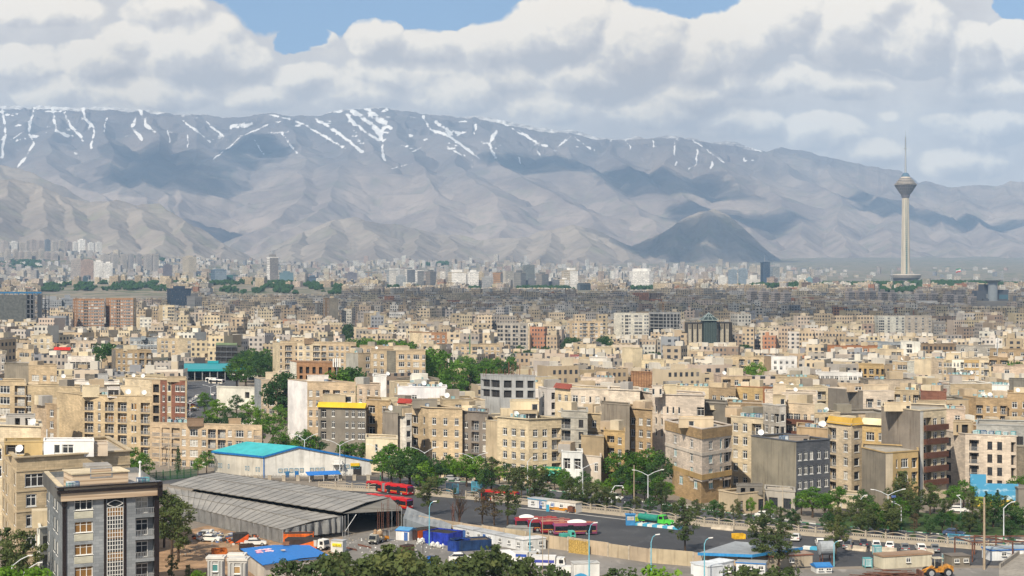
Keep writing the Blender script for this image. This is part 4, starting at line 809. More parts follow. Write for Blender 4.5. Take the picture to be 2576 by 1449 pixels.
 # the great tower
def big_tower():
 Y=4480.0;cu=2278;x=px(cu,Y);zz=lambda v:zt(v,Y);wx=lambda du:du*Y/F
 root=thing('telecom_tower',(x,Y,0),'very tall concrete telecom tower with a flared pod and antenna standing on the green hill','tower')
 conc,tc,bc=material('tower_concrete');ob=tc.new('ShaderNodeTexCoord').outputs['Object']
 n=tc.noise(tc.vm('MULTIPLY',ob,(1,1,.25)),.12,4,.6);tc.put(bc.inputs['Base Color'],tc.mix(tc.ramp(n,.3,.7),(.46,.41,.33,1),(.56,.50,.40,1)));bc.inputs['Roughness'].default_value=.85
 dk=plain('pod_cladding',(.15,.14,.15),.5);lt=plain('pod_band',(.52,.46,.38),.6);gl=plain('tower_glass',(.07,.15,.15),.2)
 b=MB()
 prof=[(wx(11.4),zz(712)),(wx(10.8),zz(690)),(wx(10.1),zz(640)),(wx(8.7),zz(500)),(wx(8.4),zz(480))]
 b.lathe(prof,8);
 for k in range(4):
  a=math.pi/8+k*math.pi/2;
  for s in(-1,1):
   aa=a+s*.35;c,d=math.cos(aa),math.sin(aa)
   b.quad([(c*wx(10.9),d*wx(10.9),zz(705)),(c*wx(11.8),d*wx(11.8),zz(705)),(c*wx(9.0),d*wx(9.0),zz(500)),(c*wx(8.3),d*wx(8.3),zz(500))])
 b.build('shaft',conc,root)
 b=MB();a0=wx(11.8);b.obox((-wx(2.2),-wx(10.9),zz(690)),(wx(4.4),0,0),(0,wx(3),0),(0,wx(2.8),zz(502)-zz(690)));b.build('lift_glazing',gl,root)
 b=MB()
 for k in range(38):z=zz(690)+(zz(502)-zz(690))*k/38.0;b.obox((-wx(2.2),-wx(11.1)+wx(2.8)*k/38.0,z),(wx(4.4),0,0),(0,wx(.5),0),(0,0,1.1))
 b.build('glazing_bars',lt,root)
 b=MB()
 b.lathe([(wx(9.0),zz(498)),(wx(9.6),zz(497)),(wx(10.5),zz(492)),(wx(12),zz(488)),(wx(17),zz(480)),(wx(26),zz(467)),(wx(27.5),zz(465))],24);b.build('pod',dk,root)
 b=MB()
 for k in range(24):
  a=2*math.pi*k/24;c,s=math.cos(a),math.sin(a)
  b.tube((c*wx(12),s*wx(12),zz(488)),(c*wx(26.4),s*wx(26.4),zz(466.5)),1.1,1.1,4)
 b.lathe([(wx(21.2),zz(474)),(wx(22.4),zz(473)),(wx(21.4),zz(472))],24);b.lathe([(wx(17),zz(480)),(wx(18),zz(479.5)),(wx(17.4),zz(478.8))],24);b.build('pod_ribs',plain('pod_rib',(.24,.22,.22),.5),root)
 b=MB();rr=[(28,465),(28,463.6),(24.5,463.2,),(25.5,461.5),(25.5,460),(21.5,459.6),(22.3,457.6),(22.3,456.2),(18.5,455.8),(19,453.5),(19,452.2),(15,451.6),(15.2,449.6),(15.2,448),(11,447.2),(10.5,445)]
 b.lathe([(wx(r),zz(v),(1 if i in(1,2,5,8,11)else 0))for i,(r,v)in enumerate(rr)],28);b.build('pod_terraces',[lt,dk],root)
 b=MB();b.lathe([(wx(10.4),zz(445)),(wx(10),zz(442)),(wx(7.6),zz(437)),(wx(4),zz(434.5)),(0,zz(434))],20);b.build('sky_dome',plain('sky_dome_glass',(.10,.17,.24),.2),root)
 b=MB();b.tube((0,0,zz(435)),(0,0,zz(374)),wx(2.6),wx(1.7),8);b.tube((0,0,zz(374)),(0,0,zz(344)),wx(1.5),wx(.8),6);b.tube((0,0,zz(344)),(0,0,zz(328)),wx(.5),wx(.2),5)
 b.lathe([(0,zz(375)),(wx(4),zz(374.5)),(wx(4),zz(373)),(0,zz(372.5))],10)
 for k in range(9):v=370-k*3.0;b.lathe([(0,zz(v)),(wx(2.4),zz(v)),(wx(2.4),zz(v-1)),(0,zz(v-1))],8)
 b.build('antenna',M['metal'],root)
 b=MB();b.lathe([(wx(30),zz(712)),(wx(31),zz(704)),(wx(32),zz(702.5)),(wx(36),zz(700)),(wx(36),zz(698.8),),(wx(37.5),zz(697)),(wx(37.5),zz(695.6)),(wx(38.5),zz(693.6)),(wx(38.5),zz(692)),(wx(36),zz(690.2)),(wx(14),zz(689.6))][::1],40)
 for i in range(len(b.mi)):b.mi[i]=[1,1,1,1,0,1,0,1,0,0][min(9,i//40)]
 b.build('podium',[lt,dk],root)
 TR.append(dict(u0=2240,u1=2316,Y0=Y-40,Y1=Y+40,vt=690,vb=712,poly=[(x-40,Y-40),(x+40,Y-40),(x+40,Y+40),(x-40,Y+40)],short='telecom tower',z=100,root=root,roof=0,coolers=0,dish=0,pts=[(x-40,Y),(x+40,Y)]))
big_tower()
# brown glass tower with a glass pyramid cap
def pyramid_tower():
 Y=1222.0;gl=plain('brown_glass',(.035,.028,.022),.5,spec=.2);gg=plain('green_glass',(.030,.045,.042),.55,spec=.2)
 rib=plain('stone_rib',(.46,.41,.32),.7);cx=px(1788,Y)
 root=thing('office_tower',(cx,Y,0),'brown glass office tower with pale stone ribs and a glass pyramid roof','office tower')
 X=lambda u:px(u,Y)-cx
 for(u0,u1,vt_,d0)in((1731,1772,812,2),(1800,1844,811,4)):
  b=MB();z=zt(vt_,Y);b.prism([(X(u0),d0),(X(u1),d0),(X(u1),d0+22),(X(u0),d0+22)],0,z);b.build('wing',gl,root)
  b=MB()
  for g in((u0+1,8),(u0+14,8),(u0+27,8)):
   if u0>1790 and g[0]>1827:continue
   for k in range(3):
    xa=X(g[0]+k*3.2);b.obox((xa,d0-.35,2),(X(1)-X(0),0,0)if False else(.34,0,0),(0,.35,0),(0,0,z-3))
   n=14
   for k in range(n):b.obox((X(g[0])+.1,d0-.3,3+k*(z-8)/n),(2.4,0,0),(0,.3,0),(0,0,.75))
  b.build('stone_ribs',rib,root)
 b=MB();zc=zt(806,Y);b.prism([(X(1771),-2.5),(X(1801),-2.5),(X(1804),2),(X(1801),20),(X(1771),20),(X(1768),2)],0,zc);b.build('glass_shaft',gg,root)
 b=MB()
 for k in range(22):b.obox((X(1771),-2.62,3+k*1.0*(zc-4)/22),(X(1801)-X(1771),0,0),(0,.12,0),(0,0,.14))
 for k in range(6):xa=X(1771+6*k);b.obox((xa-.08,-2.62,2),(.16,0,0),(0,.12,0),(0,0,zc-2))
 for k in range(0):
  for j in range(18):b.obox((X(1772),-2.9-.05*k,2+j*(zt(848,Y)-2)/18),(X(1800)-X(1772),0,0),(0,.25,0),(0,0,.5 if k==0 else .3))
 b.build('mullions',plain('mullion',(.13,.17,.16),.5),root)
 b=MB();zp=zt(787,Y);base=[(X(1766),-4),(X(1806),-4),(X(1806),20),(X(1766),20)];ap=(X(1786),8,zp)
 for i in range(4):b.quad([(*base[i],zc+.2),(*base[(i+1)%4],zc+.2),ap])
 b.build('glass_pyramid',gg,root)
 b=MB()
 for i in range(4):
  p,q=base[i],base[(i+1)%4];b.tube((*p,zc+.2),ap,.2,.2,4);b.tube((*p,zc+.2),(*q,zc+.2),.3,.3,4)
  for k in(1,2):m_=(p[0]+(q[0]-p[0])*k/3,p[1]+(q[1]-p[1])*k/3,zc+.2);b.tube(m_,ap,.2,.2,4)
  mm=lambda a,t:(a[0]+(ap[0]-a[0])*t,a[1]+(ap[1]-a[1])*t,zc+.2+(zp-zc)*t);b.tube(mm(p,.45),mm(q,.45),.2,.2,4)
 b.build('pyramid_frame',plain('pale_steel',(.34,.40,.38),.5),root)
 b=MB();b.prism([(X(1752),-6),(X(1828),-6),(X(1828),2),(X(1752),2)],0,5);b.build('podium',M['concrete'],root,color=C['gy'])
 TR.append(dict(u0=1731,u1=1844,Y0=Y-6,Y1=Y+26,vt=811,vb=874,poly=[(px(1729,Y),Y-6),(px(1846,Y),Y-6),(px(1846,Y),Y+26),(px(1729,Y),Y+26)],short='brown glass office tower',z=20,root=root,roof=0,coolers=0,dish=0,pts=[(px(1731,Y),Y),(px(1844,Y),Y)]))
pyramid_tower()
# netted construction block at the left edge
def netted_block():
 Y=1540.0;x0,x1=px(-40,Y),px(104,Y);w=x1-x0;z=zt(742,Y);root=thing('unfinished_building',(x0,Y,0),'dark netted construction block with a blue crane gantry at the picture edge','building site')
 nt_=plain('scaffold_net',(.10,.105,.10),.9,var=.3,scale=.4)
 b=MB();b.prism([(0,0),(w*.74,0),(w*.74,26),(0,26)],0,z);b.build('net',nt_,root)
 b=MB()
 for k in range(9):b.obox((w*.74,0,k*z/9),(w*.26,0,0),(0,26,0),(0,0,.6))
 for k in range(5):b.obox((w*.74+k*w*.26/4-.4,0,0),(.8,0,0),(0,.8,0),(0,0,z));b.obox((w*.74+k*w*.26/4-.4,25,0),(.8,0,0),(0,.8,0),(0,0,z))
 b.build('concrete_frame',plain('frame_concrete',(.17,.17,.18),.9),root)
 b=MB();b.obox((w*.93,-.3,0),(w*.07,0,0),(0,4,0),(0,0,z));b.obox((0,-.4,z*.30),(w*.95,0,0),(0,.3,0),(0,0,3.2));b.build('net_strip',plain('dark_net',(.045,.05,.06),.9),root)
 b=MB();b.obox((0,4,z+1.5),(w*.98,0,0),(0,1.2,0),(0,0,1.6))
 for k in range(12):b.tube((k*w/12.2,4.6,z),(k*w/12.2,4.6,z+2),.4)
 b.build('gantry',plain('crane_blue',(.02,.14,.30),.5),root)
 TR.append(dict(u0=-40,u1=104,Y0=Y,Y1=Y+26,vt=735,vb=812,poly=[(x0,Y),(x1,Y),(x1,Y+26),(x0,Y+26)],short='netted construction block',z=z,root=root,roof=z,coolers=0,dish=0,pts=[(x0,Y),(x1,Y)]))
netted_block()
T('white ribbed office wing | beside the netted construction block',[(104,1990),(155,1984)],757,[(.50,.52,.54)],.45,20,None,777,name='office_building',cat='office building',bal=False)
T('plain pale office head | at the end of the white ribbed wing',[(155,1990),(184,1984)],753,[(.46,.49,.53)],.1,20,None,777,name='office_building',cat='office building',bal=False)
T('dark blue unfinished frame slab | in front of the green belt',[(420,2700),(430,2690),(481,2694)],728,[(.07,.09,.13),(.08,.12,.18)],[.3,.2],30,None,776,name='unfinished_building')
T('grey pair of slabs | below the dark frame slab',[(470,2350),(490,2344),(508,2346)],748,[(.33,.33,.33),(.24,.24,.24)],[0,.4],18,None,778)
# dark complex with a mushroom-headed tower, and its neighbours
def mushroom_complex():
 Y=2950.0;cx=px(2498,Y);X=lambda u:px(u,Y)-cx;root=thing('office_building',(cx,Y,0),'dark office complex with a grey mushroom-headed water tower rising from its middle','office complex')
 wl=plain('dark_cladding',(.10,.11,.13),.7);g0=float(gz(cx,Y))-6
 for(u0,u1,v,d)in((2457,2480,731,0),(2476,2506,715,8),(2512,2538,729,2),(2470,2530,752,-10)):
  b=MB();b.prism([(X(u0),d),(X(u1),d),(X(u1),d+30),(X(u0),d+30)],g0,zt(v,Y));b.build('wing',wl,root)
 b=MB();b.obox((X(2469),-.3+8,zt(750,Y)),(26,0,0),(0,.3,0),(0,0,8));b.build('window_band',plain('pale_band',(.34,.36,.38),.6),root);b=MB()
 b.obox((X(2514),1.6,zt(765,Y)),(X(2537)-X(2514),0,0),(0,.4,0),(0,0,18));b.build('glass_wall',plain('blue_window',(.10,.19,.24),.2),root)
 c=(X(2495),-6);b=MB();b.lathe([(9.5,g0),(8.8,zt(712,Y)),(12,zt(708,Y)),(18,zt(705.5,Y)),(18,zt(704,Y)),(0,zt(703.6,Y))],20,0,c);b.build('mushroom_tower',plain('tower_grey',(.30,.33,.35),.7),root)
 TR.append(dict(u0=2455,u1=2540,Y0=Y-12,Y1=Y+40,vt=705,vb=777,poly=[(px(2455,Y),Y-12),(px(2540,Y),Y-12),(px(2540,Y),Y+40),(px(2455,Y),Y+40)],short='dark office complex',z=60,root=root,roof=0,coolers=0,dish=0,pts=[(px(2457,Y),Y),(px(2538,Y),Y)]))
 Y=2420.0;cx=px(2408,Y);r2=thing('round_hall',(cx,Y,0),'low round grey glass hall in front of the shaded slabs','hall')
 b=MB();r=24*Y/F;g0=float(gz(cx,Y))-4;b.lathe([(r,g0),(r,zt(767,Y))],36);b.build('drum',plain('drum_glass',(.20,.23,.25),.3),r2)
 b=MB();b.lathe([(r+.8,zt(767,Y)),(r+.8,zt(765,Y)),(r*.7,zt(763.5,Y)),(0,zt(763,Y))],36);b.build('roof_rim',plain('rim',(.42,.36,.32),.7),r2)
 Y=2500.0;cx=px(2342,Y);r3=thing('office_building',(cx,Y,0),'stepped white office block beside the round grey hall','office building');X=lambda u:px(u,Y)-cx;g0=float(gz(cx,Y))-4
 b=MB();b.prism([(X(2330),0),(X(2364),0),(X(2364),20),(X(2330),20)],g0,zt(763,Y));b.prism([(X(2312),8),(X(2362),8),(X(2362),30),(X(2312),30)],g0,zt(757,Y));b.build('wall',plain('white_panel',(.50,.48,.44),.7),r3)
 b=MB();b.obox((X(2331),-.3,zt(778,Y)),(X(2363)-X(2331),0,0),(0,.3,0),(0,0,4));b.obox((X(2268),2,g0),(X(2325)-X(2268),0,0),(0,12,0),(0,0,zt(771,Y)-g0));b.build('glass_band',plain('band_glass',(.05,.09,.15),.2),r3)
mushroom_complex()
def flag():
 Y=4650.0;x=px(2417,Y);g0=float(gz(x,Y));root=thing('flagpole',(x,Y,0),'tall flagpole flying a green, white and red flag beside the big tower','flagpole')
 b=MB();b.tube((0,0,g0),(0,0,zt(672,Y)),.6,.35);b.build('pole',M['metal'],root)
 for k,c in enumerate(((.02,.22,.08),(.75,.75,.73),(.50,.03,.03))):
  b=MB();z1=zt(674.5+k*3,Y);n=8
  for i in range(n):
   f=lambda t:(-t*15,2.2*math.sin(t*5),-t*3.5)
   a,c2=f(i/n),f((i+1)/n);h=3.4
   b.quad([(a[0],a[1],z1-h+a[2]),(c2[0],c2[1],z1-h+c2[2]),(c2[0],c2[1],z1+c2[2]),(a[0],a[1],z1+a[2])])
  b.build('flag_stripe',plain('flag_%d'%k,c,.8),root)
flag()
def pylon(u,Y,vt_,lab):
 x=px(u,Y);g0=float(gz(x,Y))-2;z=zt(vt_,Y);w=(z-g0)*.11;b=MB()
 for sx in(-1,1):
  for sy in(-1,1):b.tube((sx*w,sy*w,g0),(sx*w*.12,sy*w*.12,z),.45,.3,4)
 for k in range(7):
  t0,t1=k/7,(k+1)/7;a,c=w*(1-.88*t0),w*(1-.88*t1);zz0,zz1=g0+(z-g0)*t0,g0+(z-g0)*t1
  for sy in(-1,1):b.tube((-a,sy*a,zz0),(c,sy*c,zz1),.25,.25,4);b.tube((a,sy*a,zz0),(-c,sy*c,zz1),.25,.25,4)
 for t in(.68,.80,.92):zz0=g0+(z-g0)*t;b.tube((-w*1.3,0,zz0),(w*1.3,0,zz0),.4,.3,4)
 tag(b.build('pylon',M['metal'],None,(x,Y,0)),lab,'pylon')
pylon(2521,4300,681,'lattice power pylon standing on the skyline beside the mushroom tower')
pylon(2243,4380,679,'small lattice mast close beside the base of the big tower')
def crane(u,Y,vt_,jib,lab):
 x=px(u,Y);g0=float(gz(x,Y));z=zt(vt_,Y);root=thing('tower_crane',(x,Y,0),lab,'crane');b=MB();s=Y/4400.0
 for sx in(-1,1):
  for sy in(-1,1):b.tube((sx*1.2*s,sy*1.2*s,g0),(sx*1.2*s,sy*1.2*s,z),.35*s,.35*s,4)
 n=int((z-g0)/(4*s))
 for k in range(n):b.tube((-1.2*s,-1.2*s,g0+k*4*s),(1.2*s,-1.2*s,g0+(k+1)*4*s),.2*s,.2*s,4)
 b.build('mast',plain('crane_rust',(.26,.13,.05),.7),root)
 b=MB();b.tube((-jib*.35,0,z),(jib,0,z+1),.7*s,.4*s,4);b.tube((0,0,z),(0,0,z+6*s),.6*s,.3*s,4);b.tube((0,0,z+6*s),(jib*.7,0,z+1),.2*s,.2*s,4);b.tube((0,0,z+6*s),(-jib*.33,0,z),.2*s,.2*s,4);b.build('jib',_plain['crane_rust'],root)
crane(1668,1418,762,9,'rusty tower crane rising in front of the grey unfinished frame tower')
crane(927,4500,686,26,'thin tower crane in the far city left of the grey towers')
crane(830,4520,688,-24,'thin tower crane in the far city beside the ribbed office cube')
# everything between: streets of flat-roofed blocks
ZONES+=[(-400,2540,60,434,0),(2540,2900,60,366,0),(430,720,350,900,0),(860,905,1300,2300,0),(868,1045,640,1200,0),(1130,1300,600,860,0),(640,740,400,560,0),(1850,1945,690,760,0),(1430,1475,1000,1250,0),(595,690,600,1050,0),(700,1560,330,452,0),(1540,1690,330,440,0),(0,2576,60,330,0),(2150,2600,300,372,0),(20,330,300,430,0)]
VZ=[(540,690,880,960),(868,1050,853,936),(1128,1300,876,936),(1870,1932,904,946),(1500,1540,830,880),(1290,1420,860,890),(1610,1670,878,906),(1870,2010,872,890),(2350,2460,846,862),(435,650,917,1055),(470,720,960,1180),(860,895,825,862),(2210,2300,700,741),(100,420,730,755),(540,860,718,745)]
rf_=random.Random(21)
def blocked(cx,cy,w,d):
 u=uof(cx,cy)
 for z in ZONES:
  if z[0]-4<u<z[1]+4 and z[2]-6<cy<z[3]+6:return True
 r=.5*max(w,d)
 for t in NEARTR:
  if cy+r<t['Y0']-.5 or cy-r>t['Y1']+.5:continue
  if t['bx0']-r*.85<cx<t['bx1']+r*.85 and t['by0']-r*.6<cy<t['by1']+r*.6:return True
 return False
for t in TR:
 xs=[p[0]for p in t['poly']];ys_=[p[1]for p in t['poly']];t['bx0'],t['bx1'],t['by0'],t['by1']=min(xs),max(xs),min(ys_),max(ys_)
NEARTR=[t for t in TR]
FILL=[]
def cap_height(u0,u1,Y):
 """things told apart further back must stay in sight: the roof line must lie below their visible foot"""
 v=0.0
 for t in NEARTR:
  if t['Y0']>Y+4 and min(u1,t['u1'])-max(u0,t['u0'])>.12*(u1-u0):v=max(v,t['vb']-3)
 for(a,c,v0,v1)in VZ:
  if min(u1,c)-max(u0,a)>.15*(u1-u0)and Y>330 and gY(max(v1,VC+8))<1e6 and Y<gYz(v1):v=max(v,v1-2)
 return v
def gYz(v):
 if v>860:return gY(v)
 return{True:2300,False:3600}[v>790]
Y=350.0
while Y<4050:
 rowgap=rf_.uniform(12.5,17)if Y<1500 else rf_.uniform(19,27)*(1+(Y-1500)/6000)
 rot0=.33 if fbm(np.array([Y/300.]),np.array([3.1]),2,3)[0]>.5 else-.42
 x=px(-160,Y)-30
 while x<px(2736,Y)+35:
  w=rf_.uniform(8.5,16)if Y<2000 else rf_.uniform(11,26);d=rf_.uniform(9,14)
  dist=fbm(np.array([x/260.0]),np.array([Y/260.0]),2,8)[0]
  rot=(rot0 if dist>.5 else rot0-.25 if rot0>0 else rot0+.2)+rf_.uniform(-.05,.05)
  cy=Y+rf_.uniform(-4,4);cx=x+w/2
  x+=w*abs(math.cos(rot))+rf_.choice([0.3,.4,.6,1.5,3.5])
  if rf_.random()<.05:x+=rf_.uniform(4,12)
  if blocked(cx,cy,w,d)or(Y>3450 and uof(cx,cy)>2020 and rf_.random()<.93)or(Y>3500 and uof(cx,cy)<900 and rf_.random()<.85):continue
  fl=rf_.choices([2,3,4,5,6,8],[2,5,7,5,2,.1]if Y<1300 else[1,3,6,6,4,1.2])[0];h=fl*3.2+rf_.uniform(.6,1.4)
  u0,u1=uof(cx-w*.55,cy),uof(cx+w*.55,cy);g=float(gz(cx,cy));vt_=vof(cy,g+h);vm=cap_height(u0,u1,cy-d/2)
  if vt_<vm:
   h2=H-(vm-VC)*cy/F-g
   if h2<5.2:continue
   h=h2
  FILL.append((cx,cy,w,d,rot,h,g,fl))
 Y+=rowgap
col_w=[('be',7),('cr',7),('ly',6),('wh',2.5),('ws',2.5),('ta',2),('br',1),('co',2),('gc',1.2),('gr',1),('pk',3),('gy',3),('tn',2)]
ck,cwt=[a for a,c in col_w],[c for a,c in col_w]
SPECS=[',w.w.w,','.b.w.w.',',w.w.b,','.W.W.',',b.w.b,','.w..w.','W.w.W','.n.w.n.',',w,w,w,w,','.D.w.','','.b.b.','..w.n']
IND=[f for f in FILL if f[1]<1010][:]
IND.sort(key=lambda f:f[1])
NAPT=sum(1 for t in TR if t['root'].name.startswith('apartment_building'))
IND=IND[:max(0,300-NAPT)]
indset=set(id(f)for f in IND)
def near_short(u,v):
 best=[]
 for t in NEARTR[:]:
  uc=(t['u0']+t['u1'])/2;vc=(t['vt']+min(t['vb'],t['vt']+60))/2;best.append(((uc-u)**2+((vc-v)*2.2)**2,t))
 best.sort(key=lambda q:q[0]);return[q[1]for q in best[:3]]
_seen={};SHORTS={}
ORD=['','second ','third ','fourth ','fifth ','sixth ','seventh ']
for f in IND:
 cx,cy,w,d,rot,h,g,fl=f;cr_,sr_=math.cos(rot),math.sin(rot)
 q=[(cx+a*cr_-c*sr_,cy+a*sr_+c*cr_)for a,c in((-w/2,-d/2),(w/2,-d/2),(w/2,d/2),(-w/2,d/2))]
 cc=rf_.choices(ck,cwt)[0];sc_=rf_.choices(ck,cwt)[0]if rf_.random()<.35 else cc
 if rf_.random()<.22:sc_='co'
 sp=rf_.choice(SPECS);side=rf_.choice(['','','','.n.','.w.','..w.'])
 vis=[]
 for i in range(4):
  a,c=q[i],q[(i+1)%4];e=(c[0]-a[0],c[1]-a[1]);n=(e[1],-e[0]);vis.append(n[0]*-a[0]+n[1]*-a[1]>0)
 wide=[sp if i in(0,)else side for i in range(4)]
 specs=[wide[i]if vis[i]else '' for i in range(4)];cols_=[cc if i==0 else sc_ for i in range(4)]
 u,v=uof(cx,cy),vof(cy,h);ns=near_short(u,v)
 t0=ns[0];relw='behind' if cy>t0['Y1']else 'in front of' if cy<t0['Y0']else 'beside'
 wd='wide' if w>13.6 else 'narrow' if w<10.4 else 'plain';ft='balconied' if 'b' in sp else 'blank-fronted' if sp=='' else 'windowed'
 hc='low' if h<9.5 else 'tall' if h>16.5 else ''
 base=' '.join(x for x in(hc,wd,COLNAME[cc],ft,'block')if x)
 lab=base+' '+relw+' the '+t0['short']
 if lab in _seen:
  k=_seen[lab];_seen[lab]+=1
  t1=ns[1];r1='behind' if cy>t1['Y1']else 'in front of' if cy<t1['Y0']else 'beside'
  lab=base+' '+relw+' the '+t0['short'].split(' block')[0]+' and near the '+t1['short'].split(' block')[0]
  if lab in _seen:_seen[lab]+=1;lab='another '+lab
 _seen[lab]=1
 lab=' '.join(lab.split()[:16]);sh_=base+' '+relw+' the '+t0['short'].split(' block')[0]
 SHORTS[lab]=sh_
 hk=[]
 rt=BLD(lab,None,None,min(4,max(1,int((h-1)/3.2)))if any(specs)else 0,None,specs,cols_,None,mat=rf_.choice(['stone','stone','render']),mats=None,abs_pts=q,ztop=h,fh=3.2,top=rf_.choice([.8,1.0,1.6]),gl=rf_.choice('ggkct'),fr=rf_.choice('wwwd'),cor=rf_.choice([.1,.14,.3]),coolers=rf_.choice([0,0,1,2]),dish=rf_.choice([0,0,0,1]),group='flat-roofed blocks of the near town')
 if rf_.random()<.75:
  mb=MB();hw,hd,hh2=rf_.uniform(3,5.5),rf_.uniform(3,5),rf_.uniform(2.4,3.2);ox,oy=rf_.uniform(-.25,.25)*w,rf_.uniform(.0,.25)*d
  mb.box(ox*cr_-oy*sr_,ox*sr_+oy*cr_,h-.56,hw,hd,hh2,rot);mb.build('stair_hut',M['render'],rt,color=tint(C[rf_.choice(['ly','cr','be','be','co','gy','wh'])],rf_,.06))
  # the rest of the town as one mass
far=MB();fr_=random.Random(4)
def far_block(mb,cx,cy,w,d,rot,h,g,c,a,hut=True):
 cr_,sr_=math.cos(rot),math.sin(rot)
 q=[(cx+a_*cr_-c_*sr_,cy+a_*sr_+c_*cr_)for a_,c_ in((-w/2,-d/2),(w/2,-d/2),(w/2,d/2),(-w/2,d/2))]
 s=fr_.uniform(0,3)
 for i in range(4):
  if i==2:continue
  ci=c if i!=3 or fr_.random()<.6 else tuple(x*.85 for x in c)
  mb.wall(q[i],q[(i+1)%4],g-3,g+h,0,tuple(ci)+((a if i==0 or fr_.random()<.4 else 0.0),),s)
 rc=fr_.choice([(.42,.38,.32),(.34,.32,.29),(.50,.46,.40),(.28,.25,.22)])
 mb.quad([(*p,g+h-.4)for p in q],0,None,rc+(0,))
 if hut and fr_.random()<.6:
  ox,oy=fr_.uniform(-.3,.3)*w,fr_.uniform(-.2,.3)*d;k=len(mb.f);mb.box(cx+ox*cr_-oy*sr_,cy+ox*sr_+oy*cr_,g+h-.4,fr_.uniform(2.5,5),fr_.uniform(2.5,4.5),fr_.uniform(2,3.4),rot)
  cc=fr_.choice([c,(.52,.45,.34),(.55,.52,.46)])
  for i in range(k,len(mb.f)):mb.c[i]=tuple(cc)+(0,)
  mb.hasc=True
FARC=[(.40,.32,.22),(.48,.40,.28),(.52,.44,.31),(.58,.55,.49),(.38,.31,.23),(.33,.30,.26),(.50,.42,.34),(.42,.39,.35),(.30,.23,.18),(.40,.20,.12),(.24,.25,.27)]
FW=[6,6,6,4,3,3,5,4,1.5,.6,1]
for f in FILL:
 if id(f)in indset:continue
 far_block(far,f[0],f[1],f[2],f[3],f[4],f[5],f[6],tint(fr_.choices(FARC,FW)[0],fr_,.12),fr_.choice([.1,.25,.45,.7]))
tag(far.build('distant_blocks',M['city']),'mass of small flat-roofed blocks filling the middle distance',kind='stuff')
far2=MB()
FARC2=[(.46,.43,.39),(.50,.44,.35),(.42,.36,.30),(.60,.58,.54),(.34,.31,.28),(.38,.29,.25),(.22,.23,.25)]
for k in range(5200):
 u=fr_.uniform(-150,2720);Yk=4080+4200*fr_.random()**1.4
 if u<520:Yk=3950+3400*fr_.random()**1.1
 if 2060<u and(Yk<5600 or fr_.random()<.75):continue
 if 1950<u and fr_.random()<.55:continue
 x=px(u,Yk);g=float(gz(x,Yk))
 if u>1050 and u<1500 and Yk>6800 and fr_.random()<.2:continue
 w,d=fr_.uniform(12,26),fr_.uniform(12,20);h=fr_.choices([9,14,18,28,44],[5,7,3,.8,.15]if not 880<u<2000 else[4,5,4,1.8,.9])[0]*fr_.uniform(.8,1.2)
 if any(t['u0']-3<u<t['u1']+3 and t['Y0']-20<Yk<t['Y1']+20 for t in NEARTR if t['Y0']>3800):continue
 vt_=vof(Yk,g+h);bad=False
 for t in NEARTR:
  if t['Y0']>Yk and t['u0']-4<u<t['u1']+4 and vt_<t['vb']-6:bad=True;break
 if bad:continue
 far_block(far2,x,Yk,w,d,fr_.uniform(-.5,.5),h,g,tint(fr_.choices(FARC2,[5,4,4,4,3,1.5,1])[0],fr_,.1),fr_.choice([.15,.3,.5]),hut=fr_.random()<.5)
tag(far2.build('far_town',M['city']),'pale far town spread along the foot of the mountains',kind='stuff')
print('fill',len(FILL),'individual',len(IND),'windows',NWIN[0])
# streets, yards and kerbs
def sheet(name,pts,z,c,rough=.9,kind='structure',var=.15,scale=.25,mat=None):
 b=MB();q=[G(*p)if len(p)==2 else Vector((px(p[0],p[2]),p[2],0))for p in pts]
 if sum(q[i].x*q[(i+1)%len(q)].y-q[(i+1)%len(q)].x*q[i].y for i in range(len(q)))<0:q.reverse()
 b.quad([(p.x,p.y,z)for p in q]);return tag(b.build(name,mat or plain(name+'_%d'%hash_s(str(pts)),c,rough,var=var,scale=scale)),kind=kind)
def asphalt(name,lo,hi):
 m,t,bs=material(name);co=t.new('ShaderNodeTexCoord').outputs['Object'];a=t.noise(co,.05,5,.6);f=t.noise(t.vm('MULTIPLY',co,(1,.4,1)),.35,5,.65)
 c=t.mix(t.ramp(a,.35,.68),lo,hi);c=t.mix(t.ramp(f,.52,.75,0,.6),c,tuple(x*1.7 for x in hi[:3])+(1,));o=t.noise(co,.9,3,.5);c=t.mix(t.ramp(o,.68,.76,0,.8),c,(.012,.012,.013,1))
 t.put(bs.inputs['Base Color'],c);bs.inputs['Roughness'].default_value=.85;return m
ASP=asphalt('depot_asphalt',(.036,.037,.042,1),(.060,.060,.063,1));ASP2=asphalt('street_asphalt',(.058,.059,.066,1),(.085,.085,.09,1));CONC=asphalt('yard_concrete',(.15,.14,.125,1),(.23,.21,.19,1))
FENCE=[(803,1231),(928,1237),(1020,1243),(1108,1250),(1305,1268),(1449,1286),(1561,1298),(1772,1325),(1884,1335),(2052,1350),(2128,1356),(2437,1381),(2640,1399)]
WALL=[(1005,1322),(1162,1346),(1381,1379),(1531,1400),(1637,1416),(1745,1425),(1856,1434)]
sheet('depot_yard',FENCE+[(2640,1425),(2300,1420)]+WALL[::-1]+[(870,1296)],.008,None,mat=ASP)
sheet('street',[(870,1196),(1020,1203),(1200,1215),(1400,1236),(1530,1252),(1694,1273),(1884,1297),(2052,1319),(2640,1366),(2640,1392),(2437,1374),(2128,1349),(1884,1328),(1772,1317),(1561,1290),(1305,1260),(1020,1235),(870,1226)],.006,None,mat=ASP2)
sheet('yard',[(862,1349),(1005,1324)]+WALL[1:]+[(2640,1428),(2640,1800),(862,1800)],.012,None,mat=CONC)
sheet('dirt_yard',[(400,1352),(520,1322),(712,1366),(870,1352),(870,1700),(300,1700)],.010,(.30,.19,.11),var=.35,scale=.3)
